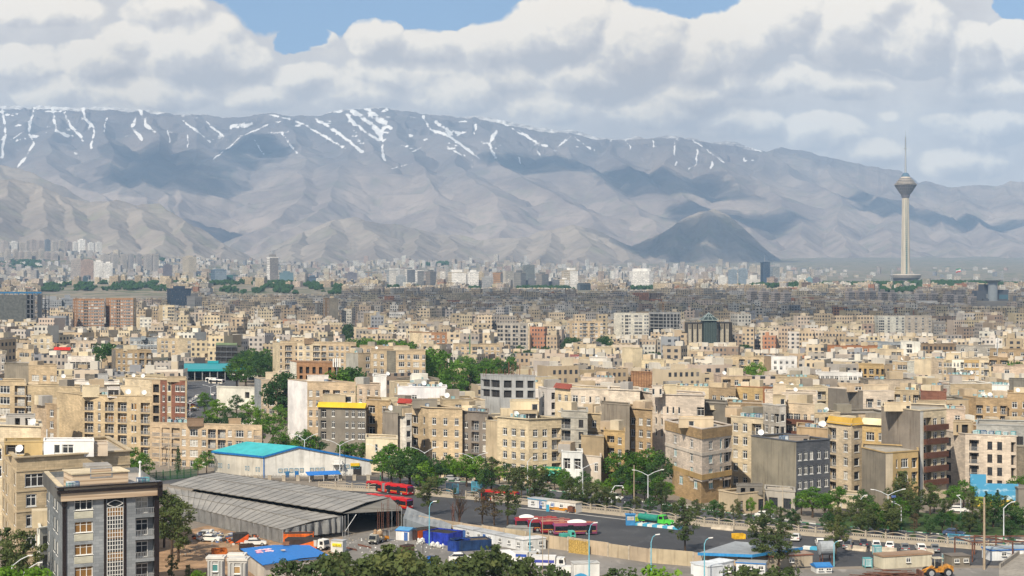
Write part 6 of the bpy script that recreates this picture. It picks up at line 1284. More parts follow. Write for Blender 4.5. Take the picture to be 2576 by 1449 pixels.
# the grey building in front
def grey_building():
 pts=[(119,249),(156,230),(398,237)];Y0=230.0
 P="93P9598"+"93Q3"
 rt=BLD('grey apartment building | with dark marble frame and tall stair window, nearest the camera',pts,1226,5,57,['n.nn.',P],['bg','gr'],1449,top=1.75,fr='w',gl='g',cor=0,mats=['stone','stone'],depth=14,roofz=.9)
 for o in list(rt.children):
  if o.name.startswith('wall'):o.color=(.20,.225,.25,1)if o.color[0]<.26 else(.27,.30,.335,1)
 t=TR[-1];ox,oy=rt.location.x,rt.location.y;L,A,B_=[Vector((p[0]-ox,p[1]-oy,0))for p in t['pts']];z=t['z'];e=(B_-A).normalized();n=Vector((e.y,-e.x,0));W=(B_-A).length;e2=(A-L).normalized();n2=Vector((e2.y,-e2.x,0));W2_=(A-L).length
 up=Vector((0,0,1));mar=plain('black_marble',(.022,.017,.018),.2,spec=.5);wood=None
 m,tt,bs=material('striped_travertine');ob=tt.new('ShaderNodeTexCoord').outputs['Object'];f=tt.noise(tt.vm('MULTIPLY',ob,(.06,.06,3.4)),1.0,3,.6);tt.put(bs.inputs['Base Color'],tt.mix(tt.ramp(f,.38,.62),(.36,.25,.16,1),(.58,.46,.33,1)));bs.inputs['Roughness'].default_value=.7
 b=MB()
 b.obox(A-e*.9+n*.9+up*(z-.1),e*(W+1.3),-n*1.6,up*.22);b.obox(A-e*.9+n*.9+up*(z-.85),e*(W+1.3),-n*.35,up*.42);b.obox(A-e*.05+n*.3+up*(z-2.9),e*.75,-n*.25,up*2.1)
 b.obox(A+e*.05+n*.12,e*.6,-n*.35,up*(z-2.4));b.obox(B_-e*.62+n*.12,e*.75,-n*.35,up*(z-1.0));b.obox(B_-e*.3+n*.9+up*(z-2.2),e*.75,-n*.9,up*2.1);b.build('marble_frame',mar,rt)
 b=MB();b.obox(A-e*.3+n*.62+up*(z-2.05),e*(W+.0),-n*.6,up*1.2);b.obox(A+e*.2+n*.5+up*(z-.43),e*(W-.4),-n*.45,up*.33);b.build('fascia',m,rt)
 b=MB();b.obox(L-e2*.3+n2*.7+up*(z-2.0),e2*(W2_+.9),-n2*.68,up*2.0);b.build('side_fascia',M['stone'],rt,color=(.24,.25,.255))
 b=MB();b.obox(L+n2*.5+up*(z-.02),e2*W2_,-n2*.7,up*.2);b.build('coping',M['render'],rt,color=C['ly'])
 x0,x1=W*.462,W*.626;fz=lambda v:zt(v,233.0);top=fz(1255);b=MB();bands=[(1255,1278,1),(1278,1301,2),(1301,1335,1),(1335,1357,2),(1357,1391,1),(1391,1412,2),(1412,1470,1)]
 for(v0,v1,mi)in bands:b.quad([A+e*x0+n*.02+up*fz(v1),A+e*x1+n*.02+up*fz(v1),A+e*x1+n*.02+up*fz(v0),A+e*x0+n*.02+up*fz(v0)],mi)
 for k in range(7):x=x0+(x1-x0)*k/6;b.obox(A+e*(x-.04)+n*.10+up*fz(1470),e*.08,-n*.08,up*(fz(1279)-fz(1470)),0)
 v=1279
 while v<1470:b.obox(A+e*x0+n*.095+up*fz(v),e*(x1-x0),-n*.07,up*.09,0);v+=10.6
 for s in(0,1):
  for q in range(8):
   f0,f1=q/8,(q+1)/8;cv=lambda f:(x0+(x1-x0)*f,(fz(1260)if s else fz(1277))+(-1 if s else 1)*(fz(1260)-fz(1277))*.48*abs(2*f-1)**1.4)
   a,c=cv(f0),cv(f1);b.tube(A+e*a[0]+n*.1+up*a[1],A+e*c[0]+n*.1+up*c[1],.06,.06,4,0)
 b.build('stair_window',[M['frame'],M['glass'],M['brown_blind']],rt)
 b=MB()
 for(xx,ww)in((x0-.5,.34),(x1+.16,.34)):b.obox(A+e*xx+n*.09,e*ww,-n*.3,up*(top+.5))
 b.obox(A+e*(x0-.5)+n*.09+up*(top+.2),e*(x1-x0+1.0),-n*.3,up*.34);b.build('stair_window_surround',mar,rt)
 dep=Vector((-e.y,e.x,0));H0=A+e*(W*.17)+dep*4.0;w_=W*.585;hz=zt(1184,240);b=MB();b.obox(H0+up*(z-.9),e*w_,dep*6,up*(hz-z+.9));b.build('stair_hut',m,rt)
 b=MB();b.obox(H0-e*.2-dep*.2+up*hz,e*(w_+.4),dep*6.4,up*.18);b.build('hut_coping',M['render'],rt,color=C['ly'])
 b=MB();b.obox(H0+e*(w_*.31)-dep*.06+up*(z+.62),e*(w_*.40),dep*.05,up*1.55);b.build('plaque_frame',M['metal'],rt)
 b=MB();b.obox(H0+e*(w_*.33)-dep*.09+up*(z+.78),e*(w_*.36),dep*.05,up*1.22);b.build('plaque',m,rt)
 b=MB();F_=H0+e*(w_+2.1)+dep*1;b.tube(F_+up*(z-.9),F_+up*(z+.9),.28,.22,8);b.tube(F_+up*(z+.9),F_+up*(z+2.3),.16,.12,6);b.lump(F_+up*(z+2.5),.26,1,.1);b.build('flue_cowl',M['frame'],rt)
 for k,(fx,lb)in enumerate([(.055,'blue-framed evaporative cooler on the grey building beside its roof hut'),(.10,'white roof box beside the blue-framed cooler on the grey building'),(.79,'teal evaporative cooler at the roof edge of the grey building, beside the white cowl'),(.83,'second teal cooler at the roof edge of the grey building')]):
  COOLER(Vector((ox,oy,0))+A+e*(W*fx+.8)+dep*1.5+up*(z-.9),math.atan2(e.y,e.x),lb,1.25)
COOLM=None
def COOLER(p,rz,label,sc=1.0,group=None):
 global COOLM
 if COOLM is None:
  b=MB();b.obox((-.42,-.42,.25),(.84,0,0),(0,.84,0),(0,0,.86),0)
  for sx in(-.46,.39):
   for sy in(-.46,.39):b.obox((sx,sy,0),(.07,0,0),(0,.07,0),(0,0,1.15),1)
  for k in range(5):b.obox((-.36+k*.16,-.45,.34),(.08,0,0),(0,.03,0),(0,0,.66),1)
  b.obox((-.47,-.47,1.11),(.94,0,0),(0,.94,0),(0,0,.07),1);b.obox((-.47,-.47,.2),(.94,0,0),(0,.94,0),(0,0,.06),1)
  COOLM=[b.mesh('evaporative_cooler',[M['coolerw'],M['teal']]),b.mesh('evaporative_cooler',[M['teal'],M['coolerw']]),b.mesh('evaporative_cooler',[M['coolerw'],plain('cooler_blue',(.06,.12,.22),.5)])]
 o=link('evaporative_cooler',R.choice(COOLM),None,p);o.rotation_euler=(0,0,rz);o.scale=(sc,sc,sc);return tag(o,label,'air cooler',group)
_d=MB();_d.lathe([(0,0),(.25,.03),(.48,.11),(.62,.2)],14);_d.tube((0,0,0),(0,0,.5),.02,.02,4);_d.tube((.3,.3,.09),(0,0,.52),.015,.015,4)
DISHM=_d.mesh('reflector',[plain('dish_white',(.70,.70,.68),.5)]);_d=MB();_d.tube((0,0,0),(0,0,.9),.035,.035,5);DISHP=_d.mesh('pole',[M['metal']])
def DISH(p,label,s=1.0,group=None):
 r=thing('satellite_dish',p,label,'satellite dish',group,R.uniform(-.4,.5),s);link('pole',DISHP,r);o=link('reflector',DISHM,r,(0,-.05,1.0));o.rotation_euler=(rad(62),0,0)
_l16={}
def lab16(s):
 q=' '.join(s.split()[:16])
 while _l16.setdefault(q,s)!=s:q=' '.join(('another '+q).split()[:16])if not q.startswith('another another')else q+'.'
 return q
for t in TR:t['short2']=SHORTS.get(t['short'],t['short'])
grey_building()
for t in list(TR):
 if not(t['coolers']or t['dish']):continue
 a,c=Vector((*t['pts'][0],0)),Vector((*t['pts'][1],0))
 if len(t['pts'])==3 and(Vector((*t['pts'][2],0))-c).length>(c-a).length:a,c=c,Vector((*t['pts'][2],0))
 d=(c-a);e=d.normalized();nb=Vector((-e.y,e.x,0));s0=R.uniform(.1,.5)
 for k in range(t['coolers']):
  f=(s0+k*1.7/d.length)%.86+.07;COOLER(a+d*f+nb*R.uniform(1.0,2.2)+Vector((0,0,t['roof']+.12)),math.atan2(e.y,e.x)+R.uniform(-.08,.08),lab16('cooler on the '+t['short']),R.uniform(1.0,1.25),'coolers: '+lab16(t['short']))
 for k in range(t['dish']):DISH(a+d*R.uniform(.12,.88)+nb*R.uniform(.8,2.0)+Vector((0,0,t['roof']+.35)),lab16('white dish on the '+t['short']),R.uniform(1.0,1.4),'dishes: '+lab16(t['short']))
def hex_base():
 t=next(q for q in TR if q['short'].startswith('hexagonal'));rt=t['root'];ox,oy=rt.location.x,rt.location.y;pts=[(px(1691,374),374),(px(1764,357.5),357.5),(px(1839,366.5),366.5)];poly=close_poly(pts,12);rel=[(p[0]-ox,p[1]-oy)for p in poly];mb=MB();rng=random.Random(3)
 sty=dict(fr='w',gl=GLS['t'],rail=RAILS['s'],dark=DARK,col=(.4,.3,.2,1));z1=zt(1203,357)
 facade(mb,0,rt,None,rel[0],rel[1],0,z1,1,3.3,.3,'..w...w.',sty,rng);facade(mb,0,rt,None,rel[1],rel[2],0,z1,1,3.3,.3,'..w..,D',sty,rng)
 for i in(2,3):mb.wall(rel[i],rel[(i+1)%4],0,z1,0)
 mb.build('base_wall',M['stone'],rt,color=(.40,.29,.165));mb=MB();hx=[(p[0]-ox,p[1]-oy)for p in t['poly']]
 ring(mb,hx,-.12,.3,z1-.35,z1+.9);mb.quad([(*p,z1-.2)for p in reversed(hx)]);mb.build('moulding',M['render'],rt,color=(.42,.29,.13))
 mb=MB();zc=t['z'];ring(mb,hx,-.18,.02,zc-2.3,zc-.04);mb.build('parapet_band',M['stone'],rt,color=(.38,.27,.15));mb=MB()
 for r in(1,):ring(mb,hx,-.14,.02,zc-2.4-3.27*r-.5,zc-2.4-3.27*r+.25)
 mb.build('string_course',M['render'],rt,color=C['ws'])
hex_base()
# the teal-roofed hall
def hall():
 A,Bk,Cr=Vector((px(663.5,406),406,0)),Vector((px(539,418),418,0)),Vector((px(934,412),412,0));dv=(Bk-A);D_=Cr+dv;zA,zC,zP=5.75,3.95,8.05;Yp=408.2;Pk=A.lerp(Cr,.0);f=.312;Pk=A.lerp(Cr,f);Pb=Pk+dv
 org=A.copy();root=thing('hall',org,'large grey-white metal hall with a bright teal roof and blue eaves','hall');q=lambda v,z:(v.x-org.x,v.y-org.y,z)
 mw=tinted('corrugated_white',rough=.6,stain=.5);mr=plain('teal_roof',(.045,.385,.415),.5,var=.16,scale=.25);bl=plain('blue_trim',(.012,.13,.38),.45)
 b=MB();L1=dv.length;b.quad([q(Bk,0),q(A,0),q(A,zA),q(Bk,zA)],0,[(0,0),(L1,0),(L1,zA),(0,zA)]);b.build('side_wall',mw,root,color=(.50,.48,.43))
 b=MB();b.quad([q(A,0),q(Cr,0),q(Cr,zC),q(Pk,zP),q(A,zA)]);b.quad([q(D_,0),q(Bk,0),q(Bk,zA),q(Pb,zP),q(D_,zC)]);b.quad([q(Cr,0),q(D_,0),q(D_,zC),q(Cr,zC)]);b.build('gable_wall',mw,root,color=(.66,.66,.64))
 ex=(A-Cr).normalized()*.5;ey=-dv.normalized()*.45;b=MB();n=30
 def slab(p0,p1,p2,p3):b.quad([p0,p1,p2,p3]);b.quad([(*p[:2],p[2]-.18)for p in(p3,p2,p1,p0)])
 a0,a1=A+ex+ey,Bk+ex-ey;k0,k1=Pk+ey,Pb-ey;c0,c1=Cr-ex+ey,D_-ex-ey
 slab(q(a0,zA+.05),q(k0,zP+.15),q(k1,zP+.15),q(a1,zA+.05));slab(q(k0,zP+.15),q(c0,zC+.05),q(c1,zC+.05),q(k1,zP+.15));b.build('roof',mr,root)
 b=MB()
 for p,r,z0,z1 in((a0,a1,zA,zA),(a0,k0,zA,zP+.1),(k0,c0,zP+.1,zC)):d=Vector(q(r,z1))-Vector(q(p,z0));b.obox(Vector(q(p,z0))+Vector((0,-.04,-.42)),d,(0,.1,0),(0,0,.48))
 b.obox(Vector(q(A,0))+Vector((-.1,-.12,0)),(.28,0,0),(0,.1,0),(0,0,zA));b.build('blue_trim',bl,root)
 e=(Cr-A).normalized();ang=math.atan2(e.y,e.x);Lf=(Cr-A).length;e2=(A-Bk).normalized();an2=math.atan2(e2.y,e2.x)
 wb=win_mesh(plain('blue_frame',(.05,.22,.36),.5),M['curtain'],0,False,.09);cnt=0
 for u in(705,718.5,732,745,758,784,797,810,860,873.5,886.5,899.5):
  s=(u-663.5)/(934-663.5)*Lf;p=Vector(q(A+e*s,0));o=link('window',wb,root,p+Vector((e.y*.03,-e.x*.03,zt(1187 if u<850 else 1181,409))));o.rotation_euler=(0,0,ang);o.scale=(1.05,1,1.1)
 for f2 in(.10,.15,.30,.65,.70,.86,.91):o=link('window',wb,root,Vector(q(Bk.lerp(A,f2),0))+Vector((e2.y*.03,-e2.x*.03,1.55)));o.rotation_euler=(0,0,an2);o.scale=(.5,1,1.1)
 for u,w,h,nm,mt in((888,2.2,2.4,'door',M['dark']),(717,1.0,1.6,'door',plain('blue_door',(.03,.13,.3),.5)),(741,1.0,1.6,'door',_plain['blue_trim'])):
  s=(u-663.5)/270.5*Lf;bb=MB();bb.obox((0,-.08,0),(w,0,0),(0,.06,0),(0,0,h));o=bb.build(nm,mt,root,Vector(q(A+e*s,0)));o.rotation_euler=(0,0,ang)
 s=(881-663.5)/270.5*Lf;bb=MB();bb.obox((0,-.3,2.6),(2.4,0,0),(0,.2,0),(0,0,.75));bb.obox((0,-.32,2.45),(2.4,0,0),(0,.2,0),(0,0,.14),1);o=bb.build('sign',[plain('yellow_sign',(.70,.45,.02),.5),plain('green_sign',(.05,.22,.06),.5)],root,Vector(q(A+e*s,0)));o.rotation_euler=(0,0,ang)
 s=(836-663.5)/270.5*Lf;bb=MB()
 for x in(0,2.6):
  for y in(-1.6,-.3):bb.tube((x,y,0),(x,y,3.2),.06)
 bb.obox((-.2,-1.8,3.2),(3,0,0),(0,1.7,0),(0,0,.1));bb.tube((0,-1.6,0),(2.6,-1.6,3.2),.05);bb.obox((.3,-1.5,3.3),(1.3,0,0),(0,1,0),(0,0,1.0));bb.obox((1.9,-1.2,3.3),(.7,0,0),(0,.7,0),(0,0,.8));o=bb.build('air_unit_gantry',M['frame'],root,Vector(q(A+e*s,0)));o.rotation_euler=(0,0,ang)
 p0,p1=G(776,1212),G(848,1209);d=p1-p0;pr=thing('porch',p0,'bright blue sheet porch in front of the teal-roofed hall','porch',rz=math.atan2(d.y,d.x));bb=MB();Lp=d.length;bb.obox((-.4,-1.4,1.75),(Lp+1.2,0,0),(0,3.6,.5),(0,0,.12));bb.build('roof',plain('porch_blue',(.01,.16,.52),.5),pr);bb=MB()
 for x in(0,Lp*.5,Lp):bb.tube((x,-1.2,0),(x,-1.2,1.8),.07)
 bb.tube((Lp*.9,-1.2,0),(Lp*1.0,1.5,2.0),.07);bb.build('post',M['frame'],pr)
 TR.append(dict(u0=533,u1=940,Y0=404,Y1=430,vt=1115,vb=1200,short='teal-roofed hall',poly=[],z=8,root=root,roof=0,coolers=0,dish=0,pts=[]))
hall()
def yard_fence():
 a,c=G(500,1211),G(962,1208);d=c-a;L=d.length;root=thing('fence',a,'low iron railing with stone pillars round the teal-roofed hall','fence',rz=math.atan2(d.y,d.x));n=13;pm=MB();pm.obox((-.45,-.3,0),(.9,0,0),(0,.6,0),(0,0,1.35));pm.obox((-.52,-.36,1.35),(1.04,0,0),(0,.72,0),(0,0,.12));pmesh=pm.mesh('pillar',[M['fence']])
 b=MB();s=L/n
 for x in range(20):b.tube((.5+x*(s-1)/19,0,0),(.5+x*(s-1)/19,0,1.3+.35*abs(math.sin(x*.55))),.035,.035,4)
 b.tube((.4,0,1.1),(s-.4,0,1.1),.05,.05,4);b.tube((.4,0,.3),(s-.4,0,.3),.05,.05,4);rm=b.mesh('railing',[plain('dark_iron',(.10,.085,.07),.7)])
 for k in range(n):link('pillar',pmesh,root,(k*s,0,0));link('railing',rm,root,(k*s,0,0))
yard_fence()
def green_fence():
 a,c=Vector((px(339,395),395,0)),Vector((px(497,408),408,0));d=c-a;L=d.length;root=thing('fence',a,'green metal fence along the lane by the long four-storey block','fence',rz=math.atan2(d.y,d.x));g=plain('fence_green',(.03,.11,.04),.6);n=9
 b=MB()
 for x in range(14):b.tube((x*L/n/14,0,0),(x*L/n/14,0,2.3),.04,.04,4)
 for z in(.3,2.2):b.tube((0,0,z),(L/n,0,z),.05,.05,4)
 b.tube((0,0,0),(0,0,2.8),.11,.11,6);m=b.mesh('fence_panel',[g])
 for k in range(n):link('fence_panel',m,root,(k*L/n,0,0))
green_fence()
# the big grey sheet-covered market shed
def canopy():
 V=Vector;F1,F2,R2,R1=V((px(440,338),338,2.9)),V((px(712,301.6),301.6,2.7)),V((px(862,310.4),310.4,4.1)),V((px(420,356),356,4.1))
 U1,U2,S2,S1=V((px(425,355),355,4.75)),V((px(861,310.0),310.0,4.95)),V((px(981,335),335,4.5)),V((px(549,381),381,4.5))
 root=thing('market_shed',V((F2.x,F2.y,0)),'big open market shed roofed with two long strips of grey sheeting','shed');o=V((F2.x,F2.y,0));gm=tinted('grey_sheeting',rough=.7,stain=.35);bat=plain('batten',(.15,.14,.125),.8)
 def strip(a,b_,c,d,rise,nm):
  mb=MB();bt=MB();n,m=22,6
  def P(s,t):
   p=(a.lerp(b_,s)).lerp(d.lerp(c,s),t);sag=-.10*math.sin(s*n*math.pi)**2;p=p+V((0,0,rise*(1-abs(2*t-1))+sag));return p-o
  for i in range(n*2):
   for j in range(m):s0,s1,t0,t1=i/(2*n),(i+1)/(2*n),j/m,(j+1)/m;mb.quad([P(s0,t0),P(s1,t0),P(s1,t1),P(s0,t1)]);mb.quad([P(s0,t1)-V((0,0,.12)),P(s1,t1)-V((0,0,.12)),P(s1,t0)-V((0,0,.12)),P(s0,t0)-V((0,0,.12))])
  for i in range(n+1):
   for j in range(m):bt.tube(P(i/n,j/m)+V((0,0,.05)),P(i/n,(j+1)/m)+V((0,0,.05)),.035,.035,4)
  for i in range(n*2):bt.tube(P(i/(2*n),.5)+V((0,0,.04)),P((i+1)/(2*n),.5)+V((0,0,.04)),.09,.09,4);bt.tube(P(i/(2*n),0),P((i+1)/(2*n),0),.10,.10,4)
  mb.build(nm,gm,root,color=(.30,.293,.28));bt.build('battens',bat,root)
 strip(F1,F2,R2,R1,.35,'roof_sheet');strip(U1,U2,S2,S1,.45,'roof_sheet')
 def drape(a,b_,z0,amp,nw,nm,col,seed):
  mb=MB();rng=random.Random(seed);n,m=nw*6,5;d=(b_-a);nn=V((-d.y,d.x,0)).normalized()
  def P(i,j):
   s,t=i/n,j/m;p=a.lerp(b_,s);q=V((p.x,p.y,p.z*(1-t)+z0*t));return q+nn*(amp*math.sin(s*nw*6.28+1.3*math.sin(s*9))*(.25+.75*math.sin(t*math.pi*.8))+rng.uniform(-.03,.03))-o
  for i in range(n):
   for j in range(m):mb.quad([P(i,j+1),P(i+1,j+1),P(i+1,j),P(i,j)])
  mb.build(nm,gm,root,color=col,smooth=True)
 drape(F1,F2,.05,.16,18,'side_tarpaulin',(.20,.205,.21),1);drape(F2,F2.lerp(R2,.5),1.3,.3,4,'end_tarpaulin',(.24,.25,.255),2);drape(F2.lerp(R2,.5),R2,.9,.45,4,'end_tarpaulin',(.24,.25,.255),3)
 mb=MB()
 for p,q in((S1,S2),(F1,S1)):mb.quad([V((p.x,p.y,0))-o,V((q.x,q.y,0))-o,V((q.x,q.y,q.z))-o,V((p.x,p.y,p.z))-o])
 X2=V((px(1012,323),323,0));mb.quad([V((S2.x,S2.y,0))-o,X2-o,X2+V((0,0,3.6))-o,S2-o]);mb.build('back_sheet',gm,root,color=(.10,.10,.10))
 mb=MB();a,c,d,e=U2,S2,X2+V((0,0,3.7)),V((px(893,318),318,4.7));mb.quad([p-o for p in(a,e,d,c)]);mb.quad([p-o-V((0,0,.3))for p in(c,d,e,a)]);mb.obox(e-o-V((0,0,.5)),d-e,V((0,.1,0)),V((0,0,.5)));mb.build('lean_to_roof',gm,root,color=(.20,.19,.17))
 mb=MB();rng=random.Random(9)
 for s in range(9):
  for a,c in((F1,F2),(R1,R2),(S1,S2)):p=a.lerp(c,s/8);mb.tube(V((p.x,p.y,0))-o,p-o,.09)
 for u,Y in((868,309),(876,311),(986,318),(1002,319),(1010,320)):p=V((px(u,Y),Y,0))-o;mb.tube(p,p+V((0,0,4.4)),.06)
 p=V((px(868,309),309,1.2))-o;mb.tube(p,p+V((2.2,.6,3.4)),.06);mb.build('posts',M['metal'],root)
 TR.append(dict(u0=440,u1=1012,Y0=300,Y1=385,vt=1190,vb=1365,short='grey market shed',poly=[],z=5,root=root,roof=0,coolers=0,dish=0,pts=[]))
 for i,(u,Y,h)in enumerate([(960,315,6.2),(974,316,7.4),(998,314,6.4),(950,312,5.2)]):
  mb=MB();mb.tube((0,0,0),(0,0,h),.05);mb.tube((.35,0,0),(.35,0,h*.95),.05)
  for k in range(int(h/.5)):mb.tube((0,0,k*.5),(.35,0,k*.5),.025)
  tag(mb.build('scaffold_pole',M['rust'],None,(px(u,Y),Y,0)),['rusty ladder pole in the dark mouth of the market shed','tallest rusty ladder pole before the market shed','rusty ladder pole beside the small white and blue kiosk','short rusty ladder pole beside the loaded pickup'][i],'pole')
canopy()
# vehicles
def wheel_mesh(r,w):
 b=MB();n=14
 for y0,y1,r0,r1,m in((-w/2,w/2,r,r,0),(-w/2,-w/2,0,r*.58,1),(-w/2,-w/2,r*.58,r,0)):
  for i in range(n):
   a,c=2*math.pi*i/n,2*math.pi*(i+1)/n;P=lambda rr,y,t:(rr*math.cos(t),y,rr*math.sin(t))
   if y0!=y1:b.quad([P(r,y0,a),P(r,y0,c),P(r,y1,c),P(r,y1,a)],m)
   elif r0==0:
    b.quad([P(0,y0,0),P(r1,y0,c),P(r1,y0,a)],m);b.quad([P(0,-y0,0),P(r1,-y0,a),P(r1,-y0,c)],m)
   else:b.quad([P(r0,y0,a),P(r0,y0,c),P(r1,y0,c),P(r1,y0,a)][::-1],m);b.quad([P(r0,-y0,a),P(r0,-y0,c),P(r1,-y0,c),P(r1,-y0,a)],m)
 h=MB();h.tube((0,-w*.56,0),(0,w*.56,0),r*.3,r*.3,8);return b.mesh('wheel',[M['black'],M['metal']]),h.mesh('hub',[M['metal']])
def extrude(b,prof,y0,y1,m=0,taper=0.0):
 """side outline (x, z) pulled out sideways; taper narrows the upper part"""
 zs=[z for x,z in prof];zm,zx=min(zs),max(zs);S=lambda z,y:y*(1-taper*(z-zm)/max(zx-zm,.01));n=len(prof)
 A=[(x,S(z,y0),z)for x,z in prof];B_=[(x,S(z,y1),z)for x,z in prof]
 b.quad(A,m);b.quad(B_[::-1],m)
 for i in range(n):j=(i+1)%n;b.quad([A[j],A[i],B_[i],B_[j]],m)
WH={}
def put_wheels(root,xs,yw,r,w=.24):
 if(r,w)not in WH:WH[(r,w)]=wheel_mesh(r,w)
 for x in xs:
  for y in(-yw,yw):o=link('wheel',WH[(r,w)][0],root,(x,y,r));link('hub',WH[(r,w)][1],o)
def car_parts(style):
 L,W=(4.3,1.7)if style!='suv' else(4.4,1.8);h1=.92 if style!='suv' else 1.05;h2=1.42 if style!='suv' else 1.68
 b=MB();extrude(b,[(-L/2,.30),(L/2-.05,.28),(L/2,.55),(L/2-.12,.72),(L*.22,h1),(-L/2+.35,h1+.02),(-L/2+.03,.82)],-W/2,W/2,0,.06)
 tail=-L/2+(.55 if style=='sedan' else .12);b2=[(L*.24,h1-.02),(L*.06,h2-.03),(-L*.08,h2),(-L*.28,h2-.05),(tail,h1+.01)];extrude(b,[(x,z)for x,z in b2],-W*.46,W*.46,0,.2);body=b
 g=MB();k=.055
 extrude(g,[(L*.235,h1+.04),(L*.075,h2-.09),(-L*.27,h2-.10),(tail+.12,h1+.06)],-W*.466,W*.466,0,.19)
 f=MB();f.quad([(L*.248,-W*.38,h1),(L*.248,W*.38,h1),(L*.085,W*.32,h2-.07),(L*.085,-W*.32,h2-.07)]);rr=MB();rr.quad([(tail-.02,W*.36,h1+.06),(tail-.02,-W*.36,h1+.06),(-L*.292,-W*.31,h2-.09),(-L*.292,W*.31,h2-.09)])
 return dict(body=body.mesh('body',[M['paint']]),side=g.mesh('side_glass',[M['vglass']]),front=f.mesh('windscreen',[M['vglass']]),rear=rr.mesh('rear_window',[M['vglass']]),L=L,W=W)
CARP={k:car_parts(k)for k in('sedan','hatch','suv')}
_l=MB();_l.obox((-.04,-.17,-.08),(.08,0,0),(0,.34,0),(0,0,.16));LAMP=_l.mesh('headlight',[plain('lamp_lens',(.7,.7,.68),.2)]);TAIL=_l.mesh('tail_light',[plain('tail_red',(.35,.01,.01),.3)]);_l=MB();_l.obox((-.01,-.26,-.055),(.02,0,0),(0,.52,0),(0,0,.11));PLATE=_l.mesh('number_plate',[M['frame']])
CARC=dict(white=(.72,.72,.70),grey=(.16,.17,.18),dark=(.05,.055,.07),silver=(.42,.43,.44),blue=(.05,.08,.16),yellow=(.65,.42,.02),red=(.35,.03,.02))
def CAR(u,v,rz,col,label,style='sedan',group=None,p=None,sc=1.0):
 c=CARP[style];r=thing('car',p if p is not None else G(u,v)+Vector((0,0,.02)),label,'car',group,rz,sc);o=link('body',c['body'],r);o.color=CARC[col]+(1,)
 for k,n in(('side','side_glass'),('front','windscreen'),('rear','rear_window')):link(n,c[k],r)
 L,W=c['L'],c['W'];put_wheels(r,(-L*.30,L*.31),W/2-.10,.31)
 for s in(-1,1):link('headlight',LAMP,r,(L/2-.06,s*W*.34,.62));link('tail_light',TAIL,r,(-L/2+.05,s*W*.36,.74))
 link('number_plate',PLATE,r,(-L/2+.0,0,.56));return r
pk_='cars parked nose to the fence'
for u,v,col,st,lb in[(2134,1378,'grey','suv','dark grey car parked by the fence beside the tall pine'),(2172,1374,'dark','sedan','dark blue car parked by the fence next to a white hatchback'),(2204,1377,'white','hatch','white hatchback parked between dark blue and white saloon cars'),(2239,1380,'white','sedan','white saloon parked behind a long concrete barrier'),(2276,1385,'grey','sedan','charcoal saloon parked between two white cars'),(2316,1385,'white','hatch','white car with dark rear window parked next to a grey one'),(2352,1387,'grey','sedan','blue-grey car parked last, beside the blue mesh gate'),(2003,1359,'white','sedan','white saloon parked alone beside the broad pine'),(2063,1372,'white','hatch','white car half hidden behind the tall pine')]:CAR(u,v,rad(78)+R.uniform(-.12,.12),col,lb,st,pk_)
for u,v,rz,col,st,lb in[(1546,1258,-.55,'white','suv','white estate car on the street beside the camera mast'),(1589,1266,-.55,'dark','suv','dark blue off-road car on the street in front of the grove'),(1137,1209,-.3,'silver','sedan','silver saloon on the street below the corner block'),(1216,1216,-.4,'dark','sedan','dark car on the street behind the clipped shrubs'),(1466,1246,-.5,'silver','sedan','silver car on the street above the caravan'),(1925,1302,-.55,'white','sedan','white car on the street behind the broad pine'),(2400,1347,-.5,'blue','sedan','dark car on the street beside the park'),(2412,1288,-.2,'white','hatch','white car beyond the park lawn'),(1159,1413,.1,'white','suv','small white car in front of the dark blue skip'),(1834,1439,1.2,'white','sedan','white car beside the site cabins'),(642,1372,.15,'white','sedan','old white saloon beside the scrap heap'),(530,1362,-.2,'white','sedan','old white car half buried by the scrap heap'),(523,1351,-.1,'silver','hatch','pale green-grey old car at the end of the scrap heap')]:CAR(u,v,rz,col,lb,st)
CARp=[(478,1068,'white'),(484,1035,'dark'),(491,1033,'white'),(480,1022,'red'),(488,1030,'yellow'),(492,1008,'white'),(486,1012,'silver'),(500,1000,'white'),(540,995,'white'),(506,1018,'white'),(482,1048,'silver')]
for i,(u,v,c)in enumerate(CARp):CAR(u,v,1.2,c,'small %s car on the avenue below the brick-red block'%c,'sedan','cars on the avenue')
